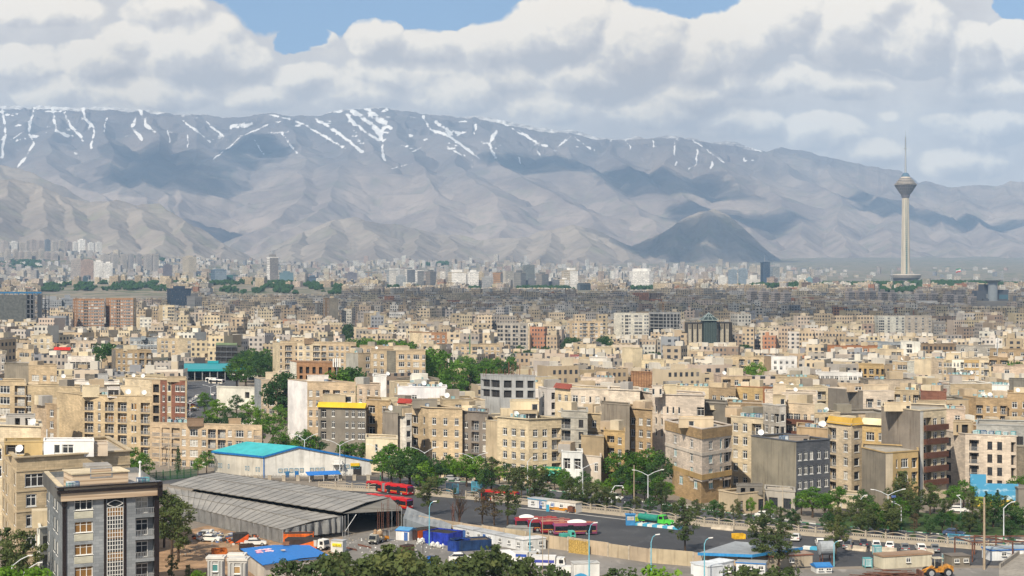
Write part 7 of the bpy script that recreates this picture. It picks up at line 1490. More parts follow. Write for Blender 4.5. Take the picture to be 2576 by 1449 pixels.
# buses
BUSC=dict(red=(.42,.012,.015),maroon=(.24,.02,.035),purple=(.20,.05,.11))
def bus_section(root,L,W,H,col,x0,front,rear,roofcol,doors=True,nose=0.0):
 b=MB();sec=[(-W/2,.32),(W/2,.32),(W/2,H*.80),(W/2-.12,H-.14),(W/2-.35,H),(-W/2+.35,H),(-W/2+.12,H-.14),(-W/2,H*.80)];n=len(sec)
 for i in range(n):(y0,z0),(y1,z1)=sec[i],sec[(i+1)%n];b.quad([(x0,y0,z0),(x0,y1,z1),(x0+L,y1,z1),(x0+L,y0,z0)][::-1])
 b.quad([(x0,y,z)for y,z in sec]);b.quad([(x0+L,y,z)for y,z in sec][::-1]);o=b.build('body',M['paint'],root);o.color=col+(1,)
 b=MB();b.obox((x0+.15,-W/2+.4,H+.004),(L-.3,0,0),(0,W-.8,0),(0,0,.05));o=b.build('roof_panel',M['paint'],root);o.color=roofcol+(1,)
 n=max(3,int(L/1.7))
 for s in(-1,1):
  b=MB();b.obox((x0+.25,s*(W/2+.012)-(.02 if s>0 else 0),H*.42),(L-.5,0,0),(0,.02,0),(0,0,H*.36));b.build('side_glass',M['vglass'],root);b=MB()
  for k in range(1,n):b.obox((x0+.25+(L-.5)*k/n,s*(W/2+.028)-(.02 if s>0 else 0),H*.42),(.07,0,0),(0,.02,0),(0,0,H*.36))
  b.build('pillars',M['black'],root)
  b=MB();b.obox((x0+.2,s*(W/2+.008)-(.015 if s>0 else 0),H*.33),(L-.4,0,0),(0,.015,0),(0,0,.10));b.build('stripe',plain('bus_stripe',(.55,.30,.04),.5),root)
  if doors:
   for f in(.12,.55):b=MB();b.obox((x0+L*f,s*(W/2+.035)-(.03 if s>0 else 0),.4),(1.1,0,0),(0,.03,0),(0,0,H*.70));b.build('door',M['vglass'],root)
 if front:
  b=MB();b.obox((x0+L-.005,-W/2+.12,H*.36),(.03,0,0),(0,W-.24,0),(0,0,H*.42));b.build('windscreen',M['vglass'],root);b=MB();b.obox((x0+L+.002,-W/2+.15,H*.82),(.035,0,0),(0,W-.3,0),(0,0,H*.10));b.build('destination_board',plain('purple_board',(.22,.06,.30),.4),root)
  for s in(-1,1):link('headlight',LAMP,root,(x0+L+.01,s*W*.36,.72))
 if rear:
  b=MB();b.obox((x0-.025,-W/2+.2,H*.5),(.03,0,0),(0,W-.4,0),(0,0,H*.3));b.build('rear_window',M['vglass'],root)
  for s in(-1,1):link('tail_light',TAIL,root,(x0-.01,s*W*.38,.9))
def BUS(p,q,col,label,H=2.45,W=2.15,joint=False,dome=None,roofcol=None,group=None):
 """p rear, q front (ground)"""
 d=q-p;L=d.length;root=thing('bus',p,label,'bus',group,math.atan2(d.y,d.x));c=BUSC[col];rc=roofcol or tuple(min(1,x*1.25+.03)for x in c)
 if joint:
  a=L*.42;bus_section(root,a-.5,W,H,c,0,False,True,rc);bus_section(root,L-a-.5,W,H,c,a+.5,True,False,rc);b=MB()
  for k in range(6):b.obox((a-.5+k*.17,-W/2+.06+(.06 if k%2 else 0),.4),(.17,0,0),(0,W-.12-(.12 if k%2 else 0),0),(0,0,H-.48))
  b.build('bellows',plain('bellows_grey',(.22,.22,.22),.8),root);put_wheels(root,(a*.5,a+1.6,L-2),W/2-.12,.42,.26)
 else:bus_section(root,L,W,H,c,0,True,True,rc);put_wheels(root,(L*.24,L*.78),W/2-.12,.42,.26)
 b=MB()
 for f in(.18,.5,.8):b.obox((L*f-.5,-.45,H+.05),(1.0,0,0),(0,.9,0),(0,0,.16))
 b.build('roof_hatches',M['paint'],root).color=rc+(1,)
 if dome:
  f0,f1=dome;b=MB();n=10;x0,x1=L*f0,L*f1
  for i in range(n):
   for j in range(6):
    P=lambda i,j:(x0+(x1-x0)*i/n,-W*.36*math.cos(math.pi*j/6)*min(1,.75+math.sin(math.pi*i/n)),H+.05+.62*math.sin(math.pi*j/6)*math.sin(math.pi*min(max(i/n,.04),.96))**.45)
    b.quad([P(i,j),P(i+1,j),P(i+1,j+1),P(i,j+1)][::-1])
  b.build('roof_air_unit',M['frame'],root,smooth=True)
 return root
BUS(G(929,1234),G(1032,1247),'red','red articulated bus in front of the stone pillars, nearest the hall',joint=True)
BUS(G(925,1268),G(1031,1282),'red','bright red articulated bus partly behind the market shed roof',joint=True)
BUS(G(1216,1258),G(1302,1265),'red','red bus behind the three depot pines',roofcol=(.45,.09,.03))
dB='old maroon buses parked side by side in the depot'
n0,n1=G(1500,1344),G(1392,1346)
sh=Vector((-2.6,2.4,0))
BUS(n0,n1,'purple','purple bus with a white domed air unit, nearest of the parked row',dome=(.24,.68),roofcol=(.40,.15,.10),group=dB)
BUS(n0+sh*1.0,n1+sh*1.0,'maroon','rust-roofed bus next behind the nearest purple bus',roofcol=(.44,.24,.17),group=dB);BUS(n0+sh*2.0,n1+sh*2.0,'maroon','rust-roofed bus between two others in the parked row',roofcol=(.30,.13,.10),group=dB);BUS(n0+sh*3.0,n1+sh*3.0,'maroon','dark red bus with a white domed air unit, far end of the parked row',dome=(.55,.9),roofcol=(.34,.05,.04),group=dB)
def station_bus(u,v,rz,lab,L=8,col=(.72,.72,.70)):
 root=thing('bus',G(u,v),lab,'bus',None,rz);b=MB();bus_section(root,L,2.2,2.5,col,-L/2,True,True,(.6,.6,.58));put_wheels(root,(-L*.28,L*.3),1.0,.42,.26)
station_bus(545,966,-.5,'white coach parked in the avenue station yard',9);station_bus(533,962,-.5,'white minibus beside the coach in the station yard',7);station_bus(540,951,.05,'yellow-topped bus under the teal station roof',12,(.60,.40,.05))
# trucks and plant
def tanker():
 p,q=G(1612,1318),G(1692,1327);d=q-p;L=d.length;r=thing('tanker_truck',p,'old bonneted tanker truck with green cab and teal tank','truck',None,math.atan2(d.y,d.x));gr_=plain('cab_green',(.07,.45,.05),.5);tl=plain('tank_teal',(.02,.20,.15),.5)
 b=MB();n=16;x0,x1=-.2,L*.58;a,c=1.0,.72
 for i in range(n):
  t0,t1=2*math.pi*i/n,2*math.pi*(i+1)/n;P=lambda x,t:(x,a*math.cos(t),1.62+c*math.sin(t));b.quad([P(x0,t0),P(x1,t0),P(x1,t1),P(x0,t1)][::-1]);b.quad([P(x0,t0),P(x0,t1),(x0-.12,0,1.62)][::-1]);b.quad([P(x1,t1),P(x1,t0),(x1+.1,0,1.62)][::-1])
 b.tube((x0+1.5,0,2.3),(x0+1.5,0,2.5),.3,.3,10);b.build('tank',tl,r);b=MB();b.obox((x0+.3,-.25,2.34),(x1-x0-.6,0,0),(0,.5,0),(0,0,.06));b.build('walkway',M['metal'],r)
 b=MB();extrude(b,[(L*.60,.75),(L*.80,.75),(L*.80,1.55),(L*.76,2.35),(L*.62,2.4)],-.95,.95,0,.06);b.build('cab',gr_,r);b=MB();extrude(b,[(L*.80,.7),(L*1.0,.7),(L*1.0,1.25),(L*.98,1.45),(L*.80,1.55)],-.7,.7,0,.08);b.build('bonnet',gr_,r)
 b=MB();b.quad([(L*.805,-.8,1.6),(L*.805,.8,1.6),(L*.768,.76,2.28),(L*.768,-.76,2.28)]);b.build('windscreen',M['vglass'],r);b=MB()
 for s in(-1,1):b.obox((L*.64,s*.955-.01,1.6),(L*.12,0,0),(0,.02,0),(0,0,.6))
 b.build('side_glass',M['vglass'],r);b=MB();b.obox((-.2,-.4,.7),(L*.98,0,0),(0,.8,0),(0,0,.25));b.obox((L*1.0,-.9,.55),(.1,0,0),(0,1.8,0),(0,0,.22));b.build('chassis',M['black'],r);put_wheels(r,(.9,L*.88),.85,.46,.3)
 for s in(-1,1):b=MB();b.obox((.3,s*1.0-.05,.95),(1.3,0,0),(0,.1,0),(0,0,.12));b.build('mudguard',gr_,r);link('headlight',LAMP,r,(L*1.0+.02,s*.5,1.0))
tanker()
def TRUCK(u,v,rz,label,Lb=4.2,box=(.74,.74,.72),hb=2.2,open_=False,cabc=(.74,.74,.72),sc=1.0,stripe=None,name='truck'):
 r=thing(name,G(u,v),label,'truck',None,rz,sc);b=MB();extrude(b,[(0,.5),(1.55,.5),(1.6,1.1),(1.42,2.05),(.1,2.1)],-.95,.95,0,.07);b.build('cab',M['paint'],r).color=cabc+(1,)
 b=MB();b.quad([(1.605,-.8,1.15),(1.605,.8,1.15),(1.44,.76,1.95),(1.44,-.76,1.95)]);b.build('windscreen',M['vglass'],r);b=MB()
 for s in(-1,1):b.obox((.55,s*.95-.012,1.15),(.75,0,0),(0,.024,0),(0,0,.65))
 b.build('side_glass',M['vglass'],r);b=MB();b.obox((1.58,-.9,.45),(.1,0,0),(0,1.8,0),(0,0,.3));b.obox((-Lb,-.4,.5),(Lb+.2,0,0),(0,.8,0),(0,0,.2));b.build('chassis',M['black'],r)
 b=MB()
 if open_:
  b.obox((-Lb,-1.0,.75),(Lb-.1,0,0),(0,2.0,0),(0,0,.08))
  for s in(-1,1):b.obox((-Lb,s*1.0-.04,.75),(Lb-.1,0,0),(0,.08,0),(0,0,.5))
 else:b.obox((-Lb,-1.02,.72),(Lb-.12,0,0),(0,2.04,0),(0,0,hb))
 b.build('cargo_box',M['paint'],r).color=box+(1,)
 if stripe:b=MB();b.obox((-Lb+.1,-1.035,1.2),(Lb-.4,0,0),(0,2.07,0),(0,0,.5));b.build('stripe',plain('truck_stripe_%d'%hash_s(label),stripe,.5),r)
 put_wheels(r,(-Lb*.68,.85),.85,.42,.28)
 for s in(-1,1):link('headlight',LAMP,r,(1.66,s*.7,.75))
 return r
TRUCK(1283,1436,-1.35,'white bin lorry facing the camera below the dark blue skip',4.6,hb=2.3)
TRUCK(1332,1416,-.25,'white flat lorry with a blue load, behind the bin lorry',3.4,(.70,.70,.68),1.3,cabc=(.55,.56,.55),stripe=(.03,.08,.35))
TRUCK(1400,1431,-.15,'white box lorry with a blue side stripe by the sand-coloured wall',4.4,(.76,.76,.75),1.6,stripe=(.05,.06,.30))
TRUCK(1440,1449,-.2,'white small lorry at the bottom edge beside the wave-painted box',3.2,(.70,.70,.68),1.0)
TRUCK(806,1383,-.55,'white lorry cab poking out behind the orange containers',2.2,(.5,.5,.5),1.2)
TRUCK(1430,1356,.25,'old turquoise bonneted pickup beside the nearest purple bus',2.2,(.07,.36,.30),.7,cabc=(.10,.46,.38),sc=.8)
def loaded_pickup():
 r=TRUCK(944,1368,-1.9,'pickup heaped high with sacks before the market shed',2.6,(.35,.34,.30),1,True,(.30,.30,.27),.9);b=MB();rng=random.Random(3)
 for k in range(26):b.lump((rng.uniform(-2.4,-.2),rng.uniform(-.9,.9),rng.uniform(1.0,2.4)),rng.uniform(.35,.6),1,.3,rng.randrange(3),rng)
 o=b.build('sack_load',[plain('sack_a',(.42,.34,.22),.9),plain('sack_b',(.52,.48,.42),.9),plain('sack_c',(.30,.20,.12),.9)],None,r.location);o.rotation_euler=r.rotation_euler;o.scale=r.scale;tag(o,'heap of sacks loaded on the pickup','sacks')
loaded_pickup()
def cart(u,v):
 r=thing('forklift',G(u,v),'small orange forklift in the mouth of the market shed','forklift',None,.4);b=MB();b.obox((-.9,-.5,.35),(1.8,0,0),(0,1,0),(0,0,.7));b.build('body',plain('forklift_orange',(.50,.20,.02),.6),r);b=MB()
 for x in(-.7,.6):
  for y in(-.45,.38):b.obox((x,y,1.05),(.07,0,0),(0,.07,0),(0,0,1.0))
 b.obox((-.75,-.5,2.05),(1.5,0,0),(0,1,0),(0,0,.06));b.build('guard',M['black'],r);b=MB();b.obox((.95,-.4,.1),(.1,0,0),(0,.1,0),(0,0,2.1));b.obox((.95,.3,.1),(.1,0,0),(0,.1,0),(0,0,2.1));b.obox((1.0,-.35,.12),(.9,0,0),(0,.12,0),(0,0,.06));b.obox((1.0,.23,.12),(.9,0,0),(0,.12,0),(0,0,.06));b.build('mast',M['metal'],r);put_wheels(r,(-.6,.6),.45,.3,.2)
cart(966,1362)
def loader():
 r=thing('wheel_loader',G(2352,1450),'dirty orange wheel loader with big tyres beside the rusty steel heap','wheel loader',None,math.pi+.12,1.15);om=plain('loader_orange',(.42,.19,.03),.7,var=.4,scale=3)
 b=MB();extrude(b,[(-2.6,.75),(-.3,.75),(-.3,1.55),(-2.2,1.75),(-2.6,1.6)],-.8,.8,0,.05);b.build('engine_hood',om,r);b=MB();extrude(b,[(-.3,.7),(1.4,.6),(1.3,1.1),(-.3,1.3)],-.55,.55);b.build('front_frame',om,r)
 b=MB()
 for x in(-.9,.25):
  for y in(-.65,.58):b.obox((x,y,1.5),(.08,0,0),(0,.08,0),(0,0,1.25))
 b.obox((-1.05,-.75,2.75),(1.5,0,0),(0,1.5,0),(0,0,.1));b.build('cab_frame',plain('cab_cream',(.45,.40,.30),.6),r);b=MB();b.obox((-.7,-.5,1.35),(.8,0,0),(0,1.0,0),(0,0,.7));b.build('seat',M['black'],r)
 b=MB();b.tube((.2,-.45,1.5),(2.3,-.45,.6),.14);b.tube((.2,.45,1.5),(2.3,.45,.6),.14);b.build('lift_arm',om,r);b=MB();extrude(b,[(2.2,.1),(3.2,.05),(3.1,.2),(2.5,.3),(2.5,.95),(2.2,1.0)],-1.15,1.15);b.build('bucket',M['rust'],r);put_wheels(r,(-1.7,.95),.85,.68,.5)
loader()
def motorbike(u,v):
 p=G(u,v);r=thing('motorbike',p,'dark motorbike being ridden on the street past the utility poles','motorbike',None,-.5);b=MB();b.tube((-.5,0,.55),(.45,0,.75),.16,.14,8);b.tube((.45,0,.75),(.65,0,.32),.05);b.tube((.45,0,.75),(.38,0,1.05),.04);b.tube((.36,-.3,1.05),(.36,.3,1.05),.03);b.obox((-.6,-.14,.72),(.7,0,0),(0,.28,0),(0,0,.1));b.build('body',M['black'],r)
 wm=wheel_mesh(.31,.12);link('wheel',wm[0],r,(-.6,0,.31));link('wheel',wm[0],r,(.65,0,.31))
 J=[(0,0,.86),(.06,0,1.12),(.12,0,1.38),(.15,0,1.50),(.17,0,1.64),(.2,.2,1.36),(.34,.26,1.14),(.40,.27,1.07),(.2,-.2,1.36),(.34,-.26,1.14),(.40,-.27,1.07),(.32,.14,.80),(.12,.16,.36),(.24,.16,.30),(.32,-.14,.80),(.12,-.16,.36),(.24,-.16,.30)]
 E=[(0,1),(1,2),(2,3),(3,4),(2,5),(5,6),(6,7),(2,8),(8,9),(9,10),(0,11),(11,12),(12,13),(0,14),(14,15),(15,16)];rr=[.15,.15,.17,.07,.12,.075,.055,.045,.075,.055,.045,.095,.065,.055,.095,.065,.055]
 me=bpy.data.meshes.new('person');me.from_pydata(J,E,[]);me.update();o=link('person',me,None,p);o.rotation_euler=(0,0,-.5);md=o.modifiers.new('skin','SKIN');
 for k,s in enumerate(o.data.skin_vertices[0].data):s.radius=(rr[k],rr[k])
 o.data.skin_vertices[0].data[0].use_root=True;o.modifiers.new('sub','SUBSURF').levels=1;me.materials.append(plain('dark_clothes',(.03,.03,.035),.9));tag(o,'person in dark clothes riding the motorbike','person')
motorbike(2006,1312)
# yard things
def frame_pq(p,q):
 d=q-p;return d.length,math.atan2(d.y,d.x)
def corrug(b,L,h,y,side,n,m=0):
 for k in range(n):b.obox((L*(k+.25)/n,y-(.045 if side<0 else 0),.12),(L*.5/n,0,0),(0,.045,0),(0,0,h-.24),m)
def SKIP(p,q,W,h,c,label,name='skip',open_=True,cat='skip',c2=None,inner=(.03,.025,.02)):
 L,a=frame_pq(p,q);r=thing(name,p,label,cat,None,a);m=plain('skip_%d'%hash_s(label),c,.6,var=.35,scale=.8);b=MB();t=.08
 for o_,ax,ay in(((0,0,0),(L,0,0),(0,t,0)),((0,W-t,0),(L,0,0),(0,t,0)),((0,t,0),(t,0,0),(0,W-2*t,0)),((L-t,t,0),(t,0,0),(0,W-2*t,0))):b.obox(o_,ax,ay,(0,0,h))
 b.build('walls',m,r);b=MB();corrug(b,L,h,0,-1,max(4,int(L/.55)));n=max(3,int(W/.55))
 for k in range(n):b.obox((-.04,W*(k+.25)/n,.12),(.04,0,0),(0,W*.5/n,0),(0,0,h-.24));b.obox((L,W*(k+.25)/n,.12),(.04,0,0),(0,W*.5/n,0),(0,0,h-.24))
 b.build('ribs',m,r);b=MB();b.quad([(t,t,h-(.25 if open_ else .02)),(L-t,t,h-(.25 if open_ else .02)),(L-t,W-t,h-(.25 if open_ else .02)),(t,W-t,h-(.25 if open_ else .02))]);b.build('fill' if open_ else 'roof',plain('skip_fill_%d'%hash_s(str(inner)),inner,.95,var=.5,scale=2),r)
 if c2:b=MB();b.quad([(L*.02,-.052,h*.1),(L*.98,-.052,h*.1),(L*.98,-.052,h*.95)]);b.build('painted_triangle',plain('tri_%d'%hash_s(label),c2,.6),r)
 return r
SKIP(G(1064,1366),G(1128,1373),5.0,2.35,(.015,.035,.30),'bright blue open container beside the orange and black one')
SKIP(G(1146,1388),G(1237,1383),4.0,2.0,(.012,.035,.10),'dark navy open skip with brown rubbish, nearest the white cabins',inner=(.09,.07,.05))
SKIP(G(1126,1386),G(1148,1389),4.2,2.0,(.015,.045,.22),'narrow blue skip end standing against the dark navy skip')
SKIP(G(1050,1361),G(1104,1354),3.0,2.1,(.05,.03,.028),'dark container with an orange painted corner behind the bright blue one',c2=(.62,.13,.01),open_=False)
SKIP(G(1038,1358),G(1051,1361),3.4,2.0,(.55,.10,.01),'orange container end standing beside the white and blue kiosk',open_=False)
SKIP(G(716,1383),G(798,1384),3.0,2.0,(.045,.03,.03),'dark container with a broad orange triangle in front of the grey tarpaulin',c2=(.66,.13,.01),open_=False)
SKIP(G(713,1372),G(788,1371),2.6,2.2,(.60,.12,.012),'orange container right behind the dark triangle-painted one',open_=False,c2=(.05,.035,.03))
SKIP(G(590,1368),G(626,1366),2.2,1.9,(.035,.03,.03),'black bin with a red-orange face beside the scrap heap',c2=(.62,.10,.02),open_=False)
SKIP(G(606,1388),G(640,1386),2.0,1.2,(.045,.03,.025),'low black skip between the scrap heap and the gate kiosks')
SKIP(G(535,1398),G(572,1396),2.0,1.1,(.40,.11,.02),'low rusty orange skip behind the gate kiosks')
SKIP(G(1150,1435),G(1172,1432),1.4,1.3,(.02,.10,.35),'small blue bin half hidden by the bottom pines');SKIP(G(1074,1426),G(1092,1428),1.0,1.9,(.012,.12,.42),'upright blue booth panel behind the bottom pines',open_=False)
SKIP(G(1848,1357),G(1876,1356),1.8,.95,(.62,.36,.02),'yellow skip on the depot asphalt beside the broad pine',inner=(.10,.07,.03))
SKIP(G(1020,1395),G(1042,1391),1.6,1.6,(.10,.05,.035),'rust-brown bin behind the tallest bottom pine',open_=False)
def CABIN(p,q,W,h,c,label,wins=3,trim=None,roofc=(.42,.44,.46),door=None,name='site_cabin',gable=False,ribs=True,cat='cabin',wf='frame'):
 L,a=frame_pq(p,q);r=thing(name,p,label,cat,None,a);b=MB();b.prism([(0,0),(L,0),(L,W),(0,W)],0,h);b.build('wall',M['sheet'],r,color=c)
 b=MB();k=.12
 if gable:b.quad([(-k,-k,h),(L+k,-k,h),(L+k,W/2,h+.5),(-k,W/2,h+.5)]);b.quad([(-k,W/2,h+.5),(L+k,W/2,h+.5),(L+k,W+k,h),(-k,W+k,h)]);b.quad([(-k,-k,h),(-k,W/2,h+.5),(-k,W+k,h)]);b.quad([(L+k,-k,h),(L+k,W+k,h),(L+k,W/2,h+.5)])
 else:b.obox((-k,-k,h),(L+2*k,0,0),(0,W+2*k,0),(0,0,.12))
 b.build('roof',M['sheet'],r,color=roofc)
 if trim:b=MB();b.obox((-k-.03,-k-.03,h-.16),(L+2*k+.06,0,0),(0,.06,0),(0,0,.2));b.obox((-k-.03,-k+.03,h-.16),(.06,0,0),(0,W+2*k-.06,0),(0,0,.2));b.build('trim',plain('trim_%d'%hash_s(str(trim)),trim,.5),r)
 if ribs:
  b=MB();n=max(4,int(L/.8))
  for i in range(n):b.obox((L*(i+.5)/n,-.02,.1),(.05,0,0),(0,.02,0),(0,0,h-.25))
  b.build('ribs',M['sheet'],r,color=tuple(x*.85 for x in c))
 wm=WT.setdefault(('cabin',wf),win_mesh(M[wf],M['glass'],1,True,.08))
 for i in range(wins):o=link('window',wm,r,(L*(i+.5)/max(wins,1)+.1,-.03,h*.42));o.scale=(.95,1,h*.36)
 if door is not None:b=MB();b.obox((L*door,-.06,.05),(.85,0,0),(0,.06,0),(0,0,h*.8));b.build('door',plain('cabin_door',(.05,.12,.32),.5),r)
 return r
CABIN(G(1246,1371),G(1316,1386),2.6,2.0,(.66,.68,.70),'white cabin with three windows in the row beside the sand-coloured wall',3,door=None)
CABIN(G(1317,1386),G(1373,1381),3.0,2.1,(.62,.63,.62),'white cabin at the end of the row, with snow-white sheets on its roof',2,roofc=(.70,.70,.70))
CABIN(G(1140,1348),G(1190,1359),2.6,2.0,(.64,.66,.68),'white cabin first in the row, behind the bright blue container',2,door=.5)
CABIN(G(1191,1359),G(1245,1371),2.6,2.0,(.60,.63,.66),'white cabin second in the row, behind the dark navy skip',2,door=.45)
CABIN(G(996,1358),G(1029,1361),3.0,2.0,(.74,.75,.76),'small white kiosk with a blue door and blue roof edge',0,(.02,.13,.45),door=.62,gable=True,name='kiosk',cat='kiosk',roofc=(.10,.30,.52))
CABIN(G(832,1389),G(862,1391),1.6,2.2,(.66,.68,.66),'white kiosk with a yellow sign before the market shed',0,name='kiosk',cat='kiosk',ribs=False)
def ysign():
 a,c=G(836,1389.5),G(859,1391);L,an=frame_pq(a,c);b=MB();b.obox((0,-.1,1.2),(L,0,0),(0,.05,0),(0,0,.55));o=b.build('sign',plain('sign_yellow',(.72,.60,.03),.5),None,a);o.rotation_euler=(0,0,an)
 tag(o,'yellow sign board fixed on the white kiosk before the market shed','sign');b=MB();rr=random.Random(1)
 for k in range(5):b.obox((.2+k*L*.17,-.108,1.34),(L*.1,0,0),(0,.01,0),(0,0,.10+rr.random()*.12))
 o2=b.build('lettering',M['black'],o)
ysign()
CABIN(G(1328,1275),G(1376,1281),2.4,2.0,(.68,.70,.72),'white flat cabin joined to the caravan by the lattice fence',2,door=.6,trim=(.06,.22,.35))
def caravan():
 r=CABIN(G(1376,1283),G(1448,1291),2.5,2.15,(.72,.71,.68),'white and orange old caravan in front of the lattice fence',3,roofc=(.58,.52,.44),door=.15,name='caravan',cat='caravan');L,a=frame_pq(G(1376,1283),G(1448,1291));b=MB();b.obox((-.03,-.07,.2),(L+.06,0,0),(0,.05,0),(0,0,.7));b.build('orange_skirt',plain('skirt_orange',(.52,.22,.02),.6),r);b=MB();b.obox((L-1.6,-.9,.3),(1.5,0,0),(0,.8,0),(0,0,1.2));b.build('porch',M['rust'],r);put_wheels(r,(L*.7,),.3,.3,.2)
 b=MB();b.obox((0,0,0),(.7,0,0),(0,.6,0),(0,0,1.5));o=b.build('cupboard',plain('cupboard_blue',(.05,.30,.45),.6),None,G(1374,1287));tag(o,'blue upright cupboard standing before the caravan','cupboard')
caravan()
CABIN(G(1738,1444),G(1780,1456),3.2,2.0,(.70,.74,.78),'pale site cabin nearest the white car at the bottom edge',1,door=.7,roofc=(.66,.70,.74));CABIN(G(1781,1456),G(1846,1440),3.0,2.1,(.72,.74,.76),'pale site cabin with a broad side at the bottom edge',2,roofc=(.66,.70,.74));CABIN(G(1852,1441),G(1925,1445),2.6,1.9,(.66,.68,.70),'blue-striped white cabin behind the bottom pines',3,(.03,.16,.42))
CABIN(G(2222,1432),G(2344,1424),3.2,2.3,(.60,.56,.44),'cream corrugated cabin with a rusty roof edge in the right-hand yard',1,roofc=(.30,.20,.13),trim=(.30,.19,.12))
CABIN(G(2394,1427),G(2440,1425),3.0,1.9,(.20,.18,.15),'dark low hut with ochre doors beside the cream cabin',2,roofc=(.20,.17,.14),name='hut',cat='hut',ribs=False)
CABIN(G(2492,1411),G(2620,1407),3.4,2.0,(.72,.75,.78),'white cabin with a blue gable edge inside the rusty frame',2,(.02,.13,.42),roofc=(.36,.45,.52))
CABIN(G(2054,1443),G(2093,1442),3.0,1.2,(.70,.72,.72),'small gatehouse with a blue hipped roof at the bottom edge',2,(.02,.16,.46),gable=True,name='gatehouse',cat='kiosk',roofc=(.04,.20,.50))
CABIN(G(1936,1431),G(2044,1424),4.0,2.2,(.42,.36,.28),'low sandy shed with a rusty roof edge behind the broad pine',1,roofc=(.30,.22,.17),trim=(.22,.08,.05),name='shed',cat='shed',ribs=False)
CABIN(G(1275,1338),G(1340,1340),3.0,.9,(.30,.29,.27),'low grey-roofed hut behind the sand-coloured wall',0,roofc=(.34,.35,.34),name='hut',cat='hut',ribs=False)
for u,v,l in[(2206,1396,'teal cooler box hanging at the corner of the cream cabin'),(2382,1418,'teal cooler box between cream cabin and dark hut'),(2182,1428,'teal cooler standing on the ground by the rusty steel heap')]:COOLER(G(u,v),.1,l,1.5)
def wave_box():
 a,c=G(1444,1466),G(1508,1464);L,an=frame_pq(a,c);r=thing('kiosk',a,'white box with painted blue waves at the bottom edge','kiosk',None,an);h=zt(1418,262);b=MB();b.prism([(0,0),(L,0),(L,2.5),(0,2.5)],0,h);b.build('wall',M['sheet'],r,color=(.70,.70,.68));b=MB();n=16
 for i in range(n):f=lambda t:h*.28+h*.22*math.sin(t*4.5+.4);x0,x1=L*i/n,L*(i+1)/n;b.quad([(x0,-.02,.05),(x1,-.02,.05),(x1,-.02,f((i+1)/n)),(x0,-.02,f(i/n))])
 b.build('wave_paint',plain('wave_blue',(.05,.28,.50),.5),r);b=MB();b.obox((-.1,-.1,h),(L+.2,0,0),(0,2.7,0),(0,0,.1));b.build('roof',M['sheet'],r,color=(.52,.52,.50))
wave_box()
# blue-roofed hut, gate kiosks, blue-edged pavilion
def blue_hut():
 pts=[(661,1421),(830,1398),(778,1371),(605,1380)];z=3.2;Yz=lambda v:(H-z)*F/(v-VC);P=[Vector((px(u,Yz(v)),Yz(v),0))for u,v in pts];o=P[0].copy();r=thing('hut',o,'white-walled hut with a bright blue sheet roof and pink cloth on it','hut');mb=MB();rc=plain('blue_sheet_roof',(.012,.16,.50),.5,var=.1);m1,m2=P[0].lerp(P[1],.52),P[3].lerp(P[2],.48);up=Vector((0,0,1))
 mb.quad([P[0]-o+up*z,m1-o+up*(z+.25),m2-o+up*(z+.35),P[3]-o+up*z]);mb.quad([m1-o+up*(z+.25),P[1]-o+up*z,P[2]-o+up*z,m2-o+up*(z+.35)])
 for a,c in((P[0],m1),(m1,P[1]),(P[3],P[0])):mb.obox(a-o+up*(z-.12),c-a+up*(.25 if c is m1 else-.25 if a is m1 else 0),Vector((0,-.05,0)),up*.14)
 mb.build('roof',rc,r);mb=MB();Q=[p.lerp((P[0]+P[1]+P[2]+P[3])/4,.06)for p in P]
 for i in range(4):a,c=Q[i]-o,Q[(i+1)%4]-o;mb.wall((a.x,a.y),(c.x,c.y),0,z-.05)
 mb.build('wall',M['sheet'],r,color=(.55,.53,.49));a,c=Q[0]-o,Q[1]-o;d=(c-a);an=math.atan2(d.y,d.x);wm=WT[('cabin','frame')]
 for f in(.35,.66):w=link('window',wm,r,a+d*f+Vector((0,-.05,1.4)));w.rotation_euler=(0,0,an);w.scale=(.8,1,.9)
 mb=MB();rng=random.Random(6)
 def RP(s,t):p=(P[0].lerp(P[1],s)).lerp(P[3].lerp(P[2],s),t);return p+up*(z+.15+.25*(1-abs(2*s-1)))
 for k in range(14):mb.lump(RP(rng.uniform(.14,.38),rng.uniform(.62,.78))-RP(.26,.7),rng.uniform(.3,.6),1,.25,rng.randrange(2),rng,(1.3,.8,.3))
 tag(mb.build('pink_cloth',[plain('pink',(.60,.22,.34),.9),plain('pale_pink',(.68,.50,.54),.9)],None,RP(.26,.7)),'crumpled pink cloth lying on the blue hut roof','cloth');mb=MB();mb.lathe([(0,.1),(.3,.14),(.5,.25)],12);tag(mb.build('basin',plain('basin_tan',(.52,.42,.32),.8),None,RP(.46,.5)),'round tan basin lying on the blue hut roof','basin')
 mb=MB();mb.obox((-.6,-.4,.1),(1.2,0,0),(0,.8,0),(0,0,.5));tag(mb.build('crate',plain('crate_brown',(.22,.10,.05),.8),None,RP(.64,.93)),'brown crate on the rear edge of the blue hut roof','crate')
blue_hut()
